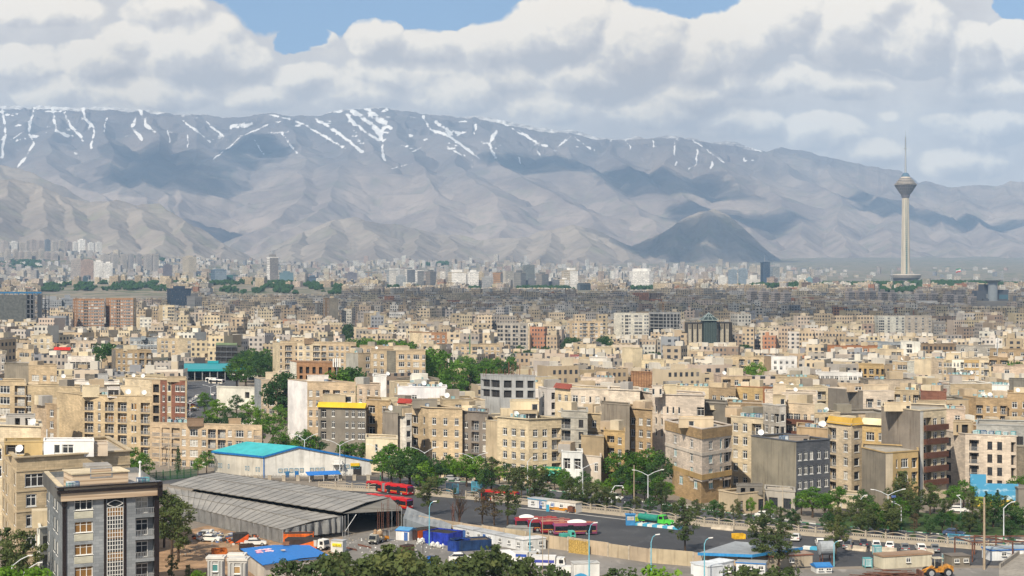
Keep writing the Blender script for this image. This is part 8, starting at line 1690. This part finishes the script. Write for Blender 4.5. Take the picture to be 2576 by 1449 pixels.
def gate_kiosk(u0,u1,vt_,Y,lab,teal):
 x0,x1=px(u0,Y),px(u1,Y);w=x1-x0;r=thing('gate_kiosk',(x0,Y,0),lab,'kiosk');h=zt(vt_+10,Y);b=MB();b.prism([(.25,.2),(w-.25,.2),(w-.25,w*.7),(.25,w*.7)],0,h);b.build('wall',M['concrete'],r,color=(.42,.43,.43));b=MB();b.obox((0,0,h),(w,0,0),(0,w*.85,0),(0,0,.32));b.obox((.35,.3,h+.32),(w-.7,0,0),(0,w*.5,0),(0,0,.1));b.obox((.1,.05,h-.3),(w-.2,0,0),(0,.15,0),(0,0,.14));b.build('cornice',M['render'],r,color=(.66,.65,.62));b=MB()
 for x in(.3,w*.28,w*.66,w-.55):b.obox((x,.05,0),(.25,0,0),(0,.15,0),(0,0,h-.3))
 b.build('pilasters',M['concrete'],r,color=(.46,.47,.47));o=link('window',win_mesh(M['frame'],plain('kiosk_glass_%d'%int(teal),(.06,.20,.20)if teal else(.34,.22,.10),.3),0,True,.09),r,(w*.5,.16,h-1.9));o.scale=(w*.34,1,1.15)
gate_kiosk(517,564,1397,236,'weathered grey gate kiosk with a teal window, at the edge of the dirt yard',True);gate_kiosk(570,622,1402,230,'weathered grey gate kiosk with a tan window, nearest the blue-roofed hut',False);gate_kiosk(568,615,1391,244,'weathered gate kiosk standing behind the tan-windowed one',True)
def pavilion():
 pts=[(1755,1391),(1892,1396),(2020,1377),(1850,1366)];z=2.9;Yz=lambda v:(H-z)*F/(v-VC);P=[Vector((px(u,Yz(v)),Yz(v),0))for u,v in pts];o=P[0].copy();up=Vector((0,0,1));r=thing('pavilion',o,'flat grey roofed depot pavilion with a bright blue edge','pavilion');b=MB();b.quad([p-o+up*(z+(.35 if i==3 else 0))for i,p in enumerate(P)]);b.build('roof',M['sheet'],r,color=(.30,.33,.36));b=MB()
 for a,c in((P[0],P[1]),(P[1],P[2])):b.obox(a-o+up*(z-.42),c-a,Vector((0,-.12,0)),up*.5)
 b.build('blue_edge',plain('pavilion_blue',(.03,.22,.48),.5),r);b=MB();c0=(P[0]+P[1]+P[2]+P[3])/4;Q=[p.lerp(c0,.2)-o for p in P]
 for i in range(4):b.wall((Q[i].x,Q[i].y),(Q[(i+1)%4].x,Q[(i+1)%4].y),0,z-.3)
 b.build('wall',M['render'],r,color=(.30,.27,.23));b=MB()
 for p in P:q=p.lerp(c0,.08)-o;b.tube(q,q+up*z,.1)
 b.build('post',M['metal'],r)
pavilion()
def station():
 Y=836.0;r=thing('station_canopy',(px(540,Y),Y,0),'long teal roof of an open bus station beside the avenue','canopy');X=lambda u:px(u,Y)-px(540,Y);b=MB();z0,z1=6.2,8.0;b.quad([(X(433),-4,z0),(X(652),-4,z0),(X(645),26,z1),(X(440),26,z1)]);b.obox((X(433),-4.05,z0-1.1),(X(652)-X(433),0,0),(0,.2,0),(0,0,1.1));b.obox((X(500),24,z1),(X(528)-X(500),0,0),(0,4,0),(0,0,1.3));b.build('roof',plain('station_teal',(.015,.27,.31),.5,var=.1),r);b=MB()
 for k in range(12):b.tube((X(436+k*19),-3,0),(X(436+k*19),-3,z0-1),.3)
 b.build('post',M['metal'],r);b=MB();b.obox((X(433),24,0),(X(650)-X(433),0,0),(0,.5,0),(0,0,z1));b.build('back_wall',plain('dark_bay',(.035,.045,.06),.9),r);b=MB()
 for k in range(7):b.obox((X(588+k*9),-14-k*2.2,3.4),(X(48)-X(0),0,0),(0,1.6,.5),(0,0,.2))
 b.build('side_slats',plain('slat_cream',(.50,.45,.37),.8),r)
station()
def mural():
 a,c=G(2441,1274),G(2562,1277);L,an=frame_pq(a,c);r=thing('mural_wall',a,'tall blank wall painted with blue sky, clouds and green hills','mural',None,an);hl,hr=zt(1193,a.y),zt(1218,c.y);m,t,bs=material('mural_sky');ob=t.new('ShaderNodeTexCoord').outputs['Object'];n1=t.noise(t.vm('MULTIPLY',ob,(1,1,2.0)),.35,4,.6);x,y,zz=t.sep(ob);cc=t.mix(t.ramp(n1,.52,.72),(.055,.27,.46,1),(.42,.58,.66,1));t.put(bs.inputs['Base Color'],cc);bs.inputs['Roughness'].default_value=.8;b=MB();b.obox((0,0,0),(L,0,0),(0,.4,0),(0,0,hr));b.obox((0,0,hr),(L*.33,0,0),(0,.4,0),(0,0,hl-hr));b.build('wall',m,r)
 for nm,f,col in(('painted_hills',lambda s:hr*(.40-.28*s+.10*math.sin(s*6)),(.26,.33,.05)),('painted_field',lambda s:hr*(.22-.10*math.sin(s*5+1)),(.52,.36,.05)),('painted_mountain',None,(.42,.55,.60))):
  b=MB();n=24
  if f:
   for i in range(n):b.quad([(L*i/n,-.012 if 'hills' in nm else-.02,0),(L*(i+1)/n,-.012 if 'hills' in nm else-.02,0),(L*(i+1)/n,-.012 if 'hills' in nm else-.02,max(.1,f((i+1)/n))),(L*i/n,-.012 if 'hills' in nm else-.02,max(.1,f(i/n)))])
  else:b.quad([(L*.60,-.006,hr*.1),(L*.98,-.006,hr*.1),(L*.86,-.006,hr*.42),(L*.78,-.006,hr*.52),(L*.70,-.006,hr*.40)])
  b.build(nm,plain('mural_'+nm,col,.8,var=.4,scale=.8),r)
mural()
b=MB();b.prism([(0,0),(9,0),(9,8),(0,8)],0,4.6);b.obox((-.2,-.2,4.6),(9.4,0,0),(0,8.4,0),(0,0,.25));o=b.build('wall',M['concrete'],thing('house',G(2562,1280),'low bare house beyond the end of the sky mural','house'),color=C['gc'])
# low houses before the tan block, shop awning, penthouse
BLD('low grilled houses | with flat roofs before the plain tan block',[(1808,347),(1856,341),(1922,345)],1243,1,40,['','.w.w....W'],'be',1280,depth=9,mat='render',fr='d',hut=[(1853,1918,3,1223,'gc','.d.d..',5)],name='house',cat='house')
BLD('low house with iron lattice screens | between utility poles and tiled front',[(1924,349),(2000,345)],1238,1,40,['.W.W.'],'gy',1290,depth=8,mat='render',fr='d',name='house',cat='house')
BLD('small cracked white house | beside the white shopfront',[(1464,385),(1512,381)],1150,1,36,['....w.'],'ws',1180,depth=8,mat='render',name='house',cat='house',dish=1)
BLD('low white storey | with a long canopy under the mustard house',[(2090,352),(2178,347)],1252,1,40,['..n..D.'],'cr',1290,depth=9,mat='render',name='house',cat='house')
BLD('low kerbside house | below the dark brown-grey block',[(1110,407),(1240,398)],1168,1,34,['.D.D..W.'],'cr',1210,depth=8,mat='render',name='house',cat='house',fr='d')
BLD('low flat-roofed workshop | behind the street trees and yellow-edged block',[(920,420),(1000,416)],1105,1,30,['..n..D'],'cr',1130,depth=10,mat='render',name='house',cat='house',coolers=1,dish=1)
BLD('single-storey white house | under the avenue trees by the painted end wall',[(600,520),(642,516)],1060,1,26,['.D.w'],'wh',1080,depth=8,mat='render',name='house',cat='house')
BLD('long white station house | with an orange door beyond the avenue trees',[(545,640),(642,632)],978,1,20,['......d.'],'wh',1000,depth=8,mat='render',name='house',cat='house')
def shop():
 a,c=G(1372,1217),G(1412,1219);a=a+Vector((0,2.2,0));c=c+Vector((0,2.2,0));L,an=frame_pq(a,c);r=thing('shop_front',a,'street shop with teal awning and painted sign below the ornate block','shop',None,an);b=MB();b.obox((-.3,0,2.9),(L+.6,0,0),(0,.3,0),(0,0,1.3));b.build('sign_board',plain('shop_sign',(.03,.25,.16),.5,var=.5,scale=1.5),r);b=MB();rr=random.Random(8)
 for k in range(11):b.obox((.2+k*L*.085,-.04,3.2+rr.random()*.15),(L*.055,0,0),(0,.03,0),(0,0,.25+rr.random()*.3))
 b.build('lettering',plain('shop_letters',(.62,.60,.16),.5),r);b=MB();b.quad([(0,-1.1,2.2),(L,-1.1,2.2),(L,.1,2.85),(0,.1,2.85)]);b.quad([(0,-1.1,2.0),(L,-1.1,2.0),(L,-1.1,2.2),(0,-1.1,2.2)]);b.build('awning',plain('awning_teal',(.08,.36,.34),.7),r);b=MB();b.obox((0,-.02,0),(L,0,0),(0,.02,0),(0,0,2.2));b.build('shop_window',M['glass'],r)
shop()
# barriers, tank, frame, heaps, ramp
def barrier(u0,v0,u1,v1,lab):
 a,c=G(u0,v0),G(u1,v1);L,an=frame_pq(a,c);b=MB();pr=[(-.45,0),(.45,0),(.45,.15),(.18,.45),(.13,.95),(-.13,.95),(-.18,.45),(-.45,.15)];n=len(pr)
 for i in range(n):(y0,z0),(y1,z1)=pr[i],pr[(i+1)%n];b.quad([(0,y0,z0),(L,y0,z0),(L,y1,z1),(0,y1,z1)][::1])
 b.quad([(0,y,z)for y,z in pr][::-1]);b.quad([(L,y,z)for y,z in pr]);o=b.build('concrete_barrier',M['fence'],None,a);o.rotation_euler=(0,0,an);tag(o,lab,'barrier')
barrier(2146,1384,2180,1388,'short concrete barrier in front of the dark blue car');barrier(2190,1386,2256,1391,'long concrete barrier in front of the white saloon');barrier(1791,1330,1846,1336,'concrete barrier lying along the lattice fence on the depot asphalt');barrier(2128,1380,2138,1384,'concrete barrier end beside the tall pine');barrier(2330,1392,2350,1394,'broken concrete barrier near the blue mesh gate')
def tank():
 p=G(2078,1414);r=thing('water_tank',p,'round grey steel tank raised beside the tall pine','tank',None,.15);b=MB();n=18;R_=1.25;zc=2.6
 for i in range(n):
  t0,t1=2*math.pi*i/n,2*math.pi*(i+1)/n;P=lambda x,t,k=1:(x,R_*k*math.cos(t),zc+R_*k*math.sin(t));b.quad([P(-1.3,t0),P(1.3,t0),P(1.3,t1),P(-1.3,t1)][::-1]);b.quad([P(-1.3,t0),P(-1.3,t1),(-1.55,0,zc)][::-1]);b.quad([P(1.3,t1),P(1.3,t0),(1.55,0,zc)][::-1])
 b.build('drum',plain('tank_grey',(.30,.32,.34),.45),r,smooth=False);b=MB()
 for x in(-.9,.9):
  for y in(-.7,.7):b.tube((x,y,0),(x,y,1.6),.08)
 b.build('leg',M['rust'],r)
tank()
def rust_frame():
 a=G(2424,1414);r=thing('gantry',a,'rusty open steel frame standing over the white cabin','frame',None,-.02);b=MB();h=3.6
 for x,y in((0,6),(1.6,0),(4.2,8),(9.2,1),(13,6),(8.5,9)):b.tube((x,y,0),(x,y,h),.14,.14,6)
 b.build('post',M['rust'],r);b=MB();b.tube((0,6,h),(13.5,7.5,h),.13);b.tube((1.6,0,h),(14,1.5,h),.13);b.tube((0,6,h),(1.6,0,h),.13);b.tube((4.2,8,h),(9.2,1,h),.12);b.tube((1.6,0,h),(9.2,1,h*.6),.05);b.build('beam',M['rust'],r)
rust_frame()
def steel_heap():
 rng=random.Random(4);b=MB()
 for k in range(60):x=rng.uniform(-4.5,4.0);y=rng.uniform(-1.5,1.5);z=.1+1.2*max(0,1-((x-.8)/3.2)**2)*rng.random();b.tube((x-2.2,y+rng.uniform(-.6,.6),z),(x+2.2,y+rng.uniform(-.6,.6),z+rng.uniform(-.35,.25)),.07,.07,4)
 tag(b.build('steel_heap',M['rust'],None,G(2232,1452)),'heap of rusty steel bars on the ground at the bottom edge','steel heap')
steel_heap()
def scrap():
 rng=random.Random(11);cols=[(.50,.49,.46),(.60,.60,.58),(.07,.09,.16),(.30,.27,.23),(.48,.10,.02),(.06,.055,.05),(.10,.16,.32),(.36,.30,.22),(.16,.13,.10)];ms=[plain('scrap_%d'%i,c,.9,var=.3,scale=3)for i,c in enumerate(cols)];b=MB();a,c=G(500,1352),G(640,1362)
 for k in range(430):
  s=rng.random();w=rng.gauss(0,1.9);p=a.lerp(c,s)+Vector((rng.gauss(0,.6),w,0));hh=1.5*max(.05,1-abs(w)/4)*(.5+.5*math.sin(s*7)**2);r=rng.uniform(.18,.5);m=rng.choice([0,1,0,3,7,8,5,2,6,4]if s<.7 else[4,4,5,7,3,0]);z=rng.random()*hh
  if rng.random()<.5:b.lump((p.x,p.y,z),r,1,.35,m,rng,(1.2,1,.7))
  else:b.box(p.x,p.y,z,r*2,r*1.4,r*rng.uniform(.2,1.2),rng.uniform(0,3),m)
 tag(b.build('scrap_heap',ms),'long heap of white sacks, rags and scrap along the grey tarpaulin',kind='stuff');b=MB()
 for k in range(160):p=G(rng.uniform(440,880),rng.uniform(1352,1400));r=rng.uniform(.08,.25);b.lump((p.x,p.y,r*.3),r,1,.4,rng.choice([0,3,7,8]),rng)
 for k in range(90):p=G(rng.uniform(870,1120),rng.uniform(1352,1392));r=rng.uniform(.06,.18);b.lump((p.x,p.y,r*.3),r,1,.4,rng.choice([0,1,7]),rng)
 for(u,v,n)in((1060,1367,14),(1095,1376,10),(1108,1378,8),(1350,1392,6)):
  for k in range(n):p=G(u+rng.uniform(-8,8),v+rng.uniform(-2,2));r=rng.uniform(.2,.5);b.lump((p.x,p.y,r*.6+rng.random()*.5),r,1,.3,rng.choice([0,1]),rng)
 tag(b.build('rubble',ms),kind='stuff')
scrap()
for(u0,v0,u1,v1,lb)in((868,1379,898,1386,'rusty girder lying on the yard concrete, nearest the yellow sign kiosk'),(900,1372,934,1380,'dark girder lying on the yard concrete behind the loaded pickup')):
 a,c=G(u0,v0),G(u1,v1);d=c-a;b=MB();b.obox((0,0,.0),d,(0,.3,0),(0,0,.25));b.obox((0,.6,0),d*.9,(0,.2,0),(0,0,.2));tag(b.build('girder',M['rust'],None,a),lb,'girder')
def ramp():
 a,c,d,e=G(2513,1430),G(2620,1382),G(2700,1500),G(2513,1462);b=MB();z=2.2;b.quad([(a.x,a.y,0.02),(e.x,e.y,.02),(d.x,d.y,z),(c.x,c.y,z)]);b.quad([(a.x,a.y,0),(c.x,c.y,0),(c.x,c.y,z+.6),(a.x,a.y,.9)][::-1]);b.obox((a.x,a.y,0),(c.x-a.x,c.y-a.y,z),(.35,0,0),(0,0,.8));tag(b.build('ramp',M['concrete'],color=(.30,.28,.25)),'sloping concrete ramp wall at the bottom corner','ramp')
ramp()
def tent():
 P=[Vector((px(u,Y),Y,z))for u,Y,z in((1014,318,2.6),(1132,303,1.6),(1136,312,2.2),(1024,330,3.2))];o=Vector((P[0].x,P[0].y,0));gm=tinted('tent_sheeting',stain=.4);r=thing('tarpaulin_tent',o,'grey tarpaulin tent between the market shed and the white cabins','tent');b=MB();n=16
 def q(s,t):p=P[0].lerp(P[1],s).lerp(P[3].lerp(P[2],s),t);return p-o+Vector((0,0,-.25*math.sin(s*n*.5*math.pi)**2*math.sin(t*math.pi)))
 for i in range(n):
  for j in range(4):b.quad([q(i/n,j/4),q((i+1)/n,j/4),q((i+1)/n,(j+1)/4),q(i/n,(j+1)/4)])
 b.build('cover',gm,r,color=(.24,.26,.28),smooth=True);b=MB()
 for a,c in((P[0],P[1]),(P[1],P[2]),(P[3],P[0])):b.quad([(a.x-o.x,a.y-o.y,0),(c.x-o.x,c.y-o.y,0),c-o,a-o])
 b.build('side_sheet',gm,r,color=(.20,.23,.26))
tent()
def pit_rods():
 rng=random.Random(8);b=MB()
 for k in range(9):b.tube((rng.uniform(-1.6,1.6),rng.uniform(-.6,.6),0),(rng.uniform(-1.8,1.8),rng.uniform(-.6,.6),rng.uniform(4.2,5.6)),.05)
 tag(b.build('steel_rods',M['rust'],None,G(1150,1327)),'bundle of tall rusty rods standing round the bare dry tree','rods')
pit_rods()
b=MB();b.obox((0,0,0),(1.9,0,0),(0,1.6,0),(0,0,2.2));b.obox((-.15,-.15,2.2),(2.2,0,0),(0,1.9,0),(0,0,.15));r_=thing('kiosk',G(1575,1322),'small blue booth at the head of the striped traffic island','kiosk');b.build('wall',plain('booth_blue',(.04,.20,.42),.6),r_);b=MB();b.obox((.2,-.03,1.1),(1.5,0,0),(0,.03,0),(0,0,.8));b.build('window',M['curtain'],r_);b=MB();b.tube((.9,.8,2.3),(.9,.8,6.4),.05);b.build('mast',M['black'],r_)
b=MB();b.obox((0,0,.25),(.8,0,0),(0,.6,0),(0,0,.8));b.tube((.1,.3,.12),(.7,.3,.12),.1);b.obox((-.05,-.05,1.05),(.9,0,0),(0,.7,0),(0,0,.1));tag(b.build('rubbish_bin',plain('bin_lime',(.28,.45,.03),.6),None,G(1597,1314)),'lime green wheeled bin beside the tanker truck','bin')
# lamps, poles, signs
def lamp(u,Y,vt_,label,arms=2,blue=False,rz=.0,span=3.2,group=None):
 p=Vector((px(u,Y),Y,0));h=zt(vt_,Y);r=thing('street_lamp',p,label,'street lamp',group,rz);m=plain('lamp_blue',(.16,.42,.52),.5)if blue else M['steel'];b=MB();b.tube((0,0,0),(0,0,h*.86),.13,.08,8);b.build('pole',m,r)
 for s in((-1,1)if arms==2 else(1,)):
  b=MB();P=[Vector((0,0,h*.84)),Vector((s*span*.45,0,h*.93)),Vector((s*span*.9,0,h*.985))]if not blue else[Vector((0,0,h*.84)),Vector((s*.25,0,h*.94)),Vector((s*.7,0,h*.98))]
  for a,c in zip(P[:-1],P[1:]):b.tube(a,c,.07,.06,6)
  ar_=b.build('arm',m,r);b=MB();e=P[-1];b.obox((e.x-(.0 if s>0 else .75),-.14,e.z-.02),(.75,0,s*.08),(0,.28,0),(0,0,.14));b.build('lamp_head',M['frame'],ar_)
 if not blue:b=MB();b.tube((0,0,0),(0,0,1.6),.15,.14,8);b.build('painted_base',plain('base_green',(.04,.22,.10),.6),r)
for row in[(766,412,1091,'double-armed street lamp in front of the white tower end'),(855,408,1106,'double-armed street lamp behind the long slope of the teal hall'),(957,398,1116,'double-armed street lamp between the hall and the corner block'),(1068,390,1124,'double-armed street lamp before the five-bay corner block'),(1190,386,1139,'double-armed street lamp before the dark brown-grey block'),(1630,351,1181,'double-armed street lamp left of the hexagonal corner block'),(1466,366,1164,'double-armed street lamp before the white shopfront'),(2234,320,1230,'double-armed street lamp at the park kerb with a tall pole')]:lamp(*row)
lamp(1327,374,1148,'single-armed street lamp before the ornate block',1,span=1.4);lamp(2267,318,1262,'single bent-arm lamp at the park kerb beside the double lamp',1,span=-2.2);lamp(2525,300,1262,'single-armed lamp at the end of the park before the mural',1,span=1.6);lamp(2417,332,1246,'plain lamp post inside the park',1,span=-1.0);lamp(2165,330,1246,'slim white post lamp beside the six-storey block',1,span=.8)
lamp(1080,300,1260,'pale blue bent lamp at the depot edge under the large pine',1,True);lamp(1333,283,1303,'pale blue bent lamp beside the parked bus row',1,True);lamp(1482,262,1313,'pale blue bent lamp at the reed screen',1,True);lamp(1638,256,1343,'pale blue bent lamp rising behind the sand-coloured wall',1,True);lamp(1772,262,1352,'small pale lamp behind the sand-coloured wall near the pavilion',1,True);lamp(2098,277,1360,'white bent lamp beside the steel tank',1,True)
lamp(30,228,1396,'white street lamp arm reaching over the bushes at the corner',1,span=2.6);lamp(60,224,1414,'lower white street lamp arm over the bushes at the corner',1,span=2.2);lamp(478,560,1006,'street lamp beside the avenue below the teal station',2);lamp(530,700,968,'street lamp on the avenue near the station',2)
def post(u,Y,vt_,lab,mat,r0=.14,cross=0,name='utility_pole'):
 p=Vector((px(u,Y),Y,0));h=zt(vt_,Y);r=thing(name,p,lab,'pole');b=MB();b.tube((0,0,0),(0,0,h),r0,r0*.7,6);b.build('shaft',mat,r)
 for k in range(cross):b=MB();b.obox((-1.6,-.08,h-.5-k*1.1),(3.2,0,0),(0,.16,0),(0,0,.14));b.build('crossarm',mat,r)
 if cross:
  b=MB()
  for x in(-1.4,-.5,.5,1.4):b.tube((x,0,h-.36),(x,0,h-.05),.05)
  b.build('insulators',M['curtain'],r)
wood=plain('pole_wood',(.34,.27,.19),.9)
post(2476,274,1251,'tall concrete utility pole in front of the park',wood,.24);post(1969,338,1222,'utility pole with crossarm and transformer before the tiled front',M['fence'],.18,2);post(1993,336,1256,'shorter utility pole beside the transformer pole',M['fence'],.16);post(1595,356,1170,'old wooden pole in front of the street grove',wood,.16);post(1064,252,1330,'thin dark mast in the yard before the bright blue container',M['black'],.05);post(1162,250,1342,'thin dark mast beside the dark navy skip',M['black'],.05);post(1380,262,1334,'thin wooden pole at the end of the white cabins',wood,.08);post(1365,266,1300,'leaning thin pole beside the parked bus row',wood,.07);post(402,432,1102,'grey utility pole before the long four-storey block',M['fence'],.16,1);post(424,428,1100,'second grey utility pole before the long four-storey block',M['fence'],.16,1);post(118,360,1080,'white roof flue beside the blank end wall',M['steel'],.2,name='flue');post(1182,925,842,'tall green mast rising out of the tree clump',plain('mast_green',(.10,.20,.10),.6),.5,name='mast');post(780,300,1340,'thin pole beside the orange containers',M['black'],.05)
def camera_mast():
 p=G(1538,1275);r=thing('camera_mast',p,'white bent speed-camera mast with a solar panel beside the street','mast');h=4.8;b=MB();b.tube((0,0,0),(0,0,h*.75),.12);b.tube((0,0,h*.75),(.8,0,h),.1);b.tube((.8,0,h),(2.6,0,h),.09);b.build('mast',M['steel'],r);b=MB();b.obox((2.0,-.4,h+.5),(.9,0,.1),(0,.5,.3),(0,0,.05));b.tube((2.5,0,h),(2.5,0,h+.6),.05);b.build('solar_panel',M['black'],r);b=MB();b.obox((2.5,-.15,h-.5),(.3,0,0),(0,.4,0),(0,0,.3));b.build('camera',M['frame'],r)
camera_mast()
def solar(u,Y,v,lab):
 p=Vector((px(u,Y),Y,0));h=zt(v,Y);r=thing('camera_mast',p,lab,'mast');b=MB();b.tube((0,0,0),(0,0,h),.07);b.build('mast',M['black'],r);b=MB();b.obox((-.45,-.3,h),(.9,0,.1),(0,.5,.35),(0,0,.05));b.build('solar_panel',plain('solar_blue',(.05,.08,.20),.2),r)
solar(2248,317,1252,'small solar-panelled mast between the two park lamps')
def mast_mobile():
 Y=880;x=px(2509,Y);r=thing('mobile_mast',(x,Y,0),'mobile phone mast with white antenna panels above the roofs','mast');h=zt(846,Y);b=MB();b.tube((0,0,0),(0,0,h),.45,.3,6);b.build('pole',M['metal'],r);b=MB()
 for k in range(6):a=k*1.05;b.obox((math.cos(a)*.9-.18,math.sin(a)*.9,h-3.6-(k%2)*3.2),(.4,0,0),(0,.3,0),(0,0,2.6))
 b.build('antennas',M['frame'],r)
mast_mobile()
def roof_mast():
 Y=566;x=px(847,Y);r=thing('mobile_mast',(x,Y,0),'white-panelled antenna mast on the unfinished brick-infilled block','mast');z=zt(913,Y);b=MB();b.tube((0,0,0),(0,0,z+3),.12);b.build('pole',M['metal'],r);b=MB()
 for k in range(4):b.obox((-1.4+k*.8,-.4,z-1.5),(.4,0,0),(0,.3,0),(0,0,3.2))
 b.build('antennas',M['frame'],r)
roof_mast()
def road_sign(u,v,lab):
 r=thing('road_sign',G(u,v),lab,'road sign');b=MB();b.tube((0,0,0),(0,0,2.2),.05);b.build('pole',M['steel'],r);b=MB();b.quad([(-.42,-.06,1.75),(.42,-.06,1.75),(0,-.06,2.5)]);b.quad([(.42,-.03,1.75),(-.42,-.03,1.75),(0,-.03,2.5)]);b.build('plate',M['frame'],r);b=MB()
 for p,q in(((-.42,1.75),(.42,1.75)),((.42,1.75),(0,2.5)),((0,2.5),(-.42,1.75))):b.tube((p[0],-.07,p[1]),(q[0],-.07,q[1]),.05,.05,4)
 b.build('red_rim',plain('sign_red',(.50,.02,.02),.5),r)
road_sign(1381,1232,'triangular warning sign in front of the teal shop awning');road_sign(1210,1222,'triangular warning sign beside the blue gate')
def small_sign():
 r=thing('road_sign',Vector((px(978,388),388,0)),'green direction sign on a black post beside the teal hall','road sign');h=zt(1155,388);b=MB();b.tube((0,0,0),(0,0,h),.1);b.build('post',M['black'],r);b=MB();b.obox((-.7,-.12,h-.1),(1.1,0,0),(0,.06,0),(0,0,.8));b.build('plate',plain('sign_green',(.02,.26,.18),.5),r);b=MB();b.obox((-.55,-.13,h+.2),(.25,0,0),(0,.01,0),(0,0,.3));b.obox((-.1,-.13,h+.2),(.3,0,0),(0,.01,0),(0,0,.25));b.build('symbols',M['frame'],r)
small_sign()
def frame_props():
 t=next(q for q in TR if q['short'].startswith('unfinished grey concrete frame'));rt=t['root'];ox,oy=rt.location.x,rt.location.y;rng=random.Random(2);b=MB();z=t['z']
 for k in range(34):x=rng.uniform(px(1212,500),px(1345,498))-ox;y=499-oy+rng.uniform(.8,9);b.tube((x,y,z-.5),(x,y,z+rng.uniform(.8,2.2)+(2.6 if 0<x<6 else 0)),.09,.09,4)
 b.build('starter_bars',M['rust'],rt)
frame_props()
def scaffold():
 Y=534;r=thing('scaffold',(px(1610,Y),Y,0),'rusty scaffold in front of the brick-clad shell','scaffold');b=MB();x0,x1=px(1587,Y)-px(1610,Y),px(1640,Y)-px(1610,Y);h=zt(940,Y)
 for k in range(9):x=x0+(x1-x0)*k/8;b.tube((x,0,0),(x,0,h+.8),.07)
 for k in range(9):b.tube((x0,0,k*h/8),(x1,0,k*h/8),.06)
 b.build('tubes',M['rust'],r)
scaffold()
# clouds overhead and the air between
def cloud(name,u,Y,z,ru,ry,seed,dens=0.75):
 """a real cumulus standing in the sun's way, so that its shadow falls round (u, Y, z)"""
 rng=random.Random(seed);k=(3300-z)/SUN.z
 c=Vector((px(u,Y),Y,z))+SUN*k;b=MB()
 for i in range(48):
  a=rng.uniform(0,6.283);q=rng.random()**.72
  b.lump((c.x+math.cos(a)*q*ru,c.y+math.sin(a)*q*ry,c.z+70+120*(1-q)),rng.uniform(.16,.40)*min(ru,ry),2,.18,0,rng,(1.25*max(1,ru/ry)**.5,1.25*max(1,ry/ru)**.5,.22))
 m,t,bs=material('cloud_body_%d'%seed);t.n.remove(bs)
 d=t.new('ShaderNodeBsdfDiffuse');d.inputs[0].default_value=(.85,.85,.85,1);tl=t.new('ShaderNodeBsdfTranslucent');tl.inputs[0].default_value=(.7,.7,.72,1)
 a=t.new('ShaderNodeMixShader');a.inputs[0].default_value=.5;t.l.new(d.outputs[0],a.inputs[1]);t.l.new(tl.outputs[0],a.inputs[2])
 tr=t.new('ShaderNodeBsdfTransparent');mx=t.new('ShaderNodeMixShader');mx.inputs[0].default_value=dens
 t.l.new(tr.outputs[0],mx.inputs[1]);t.l.new(a.outputs[0],mx.inputs[2]);t.l.new(mx.outputs[0],t.n['Material Output'].inputs[0])
 return tag(b.build(name,m,smooth=True),kind='stuff')
for i,c in enumerate([(1500,2350,10,850,800,.046),(700,2500,15,650,560,.046),(2250,2500,15,560,760,.046),(1100,1950,0,450,330,.046),(2050,1500,0,460,300,.046),(1650,1650,0,330,300,.046),(1770,10450,330,560,540,.28),(380,14100,1215,600,1350,.28),(640,15100,1400,300,650,.28),(1340,15000,1350,420,500,.28),(1660,14500,1150,850,650,.28),(1830,13000,900,620,520,.28),(2200,14300,1000,330,560,.28),(2450,14000,850,600,420,.28),(505,11800,600,230,430,.28),(1410,11500,700,200,240,.28)]):
 cloud('cloud',c[0],c[1],c[2],c[3],c[4],300+i,c[5])
def haze():
 b=MB();b.obox((-15000,-160,-45),(30000,0,0),(0,19500,0),(0,0,2150))
 m,t,bs=material('hazy_air');t.n.remove(bs)
 v=t.new('ShaderNodeVolumePrincipled');v.inputs['Color'].default_value=(.43,.67,1.0,1);v.inputs['Density'].default_value=0.000056;v.inputs['Density Attribute'].default_value='';v.inputs['Anisotropy'].default_value=-0.22
 t.l.new(v.outputs[0],t.n['Material Output'].inputs['Volume'])
 return tag(b.build('haze',m),kind='stuff')
haze()
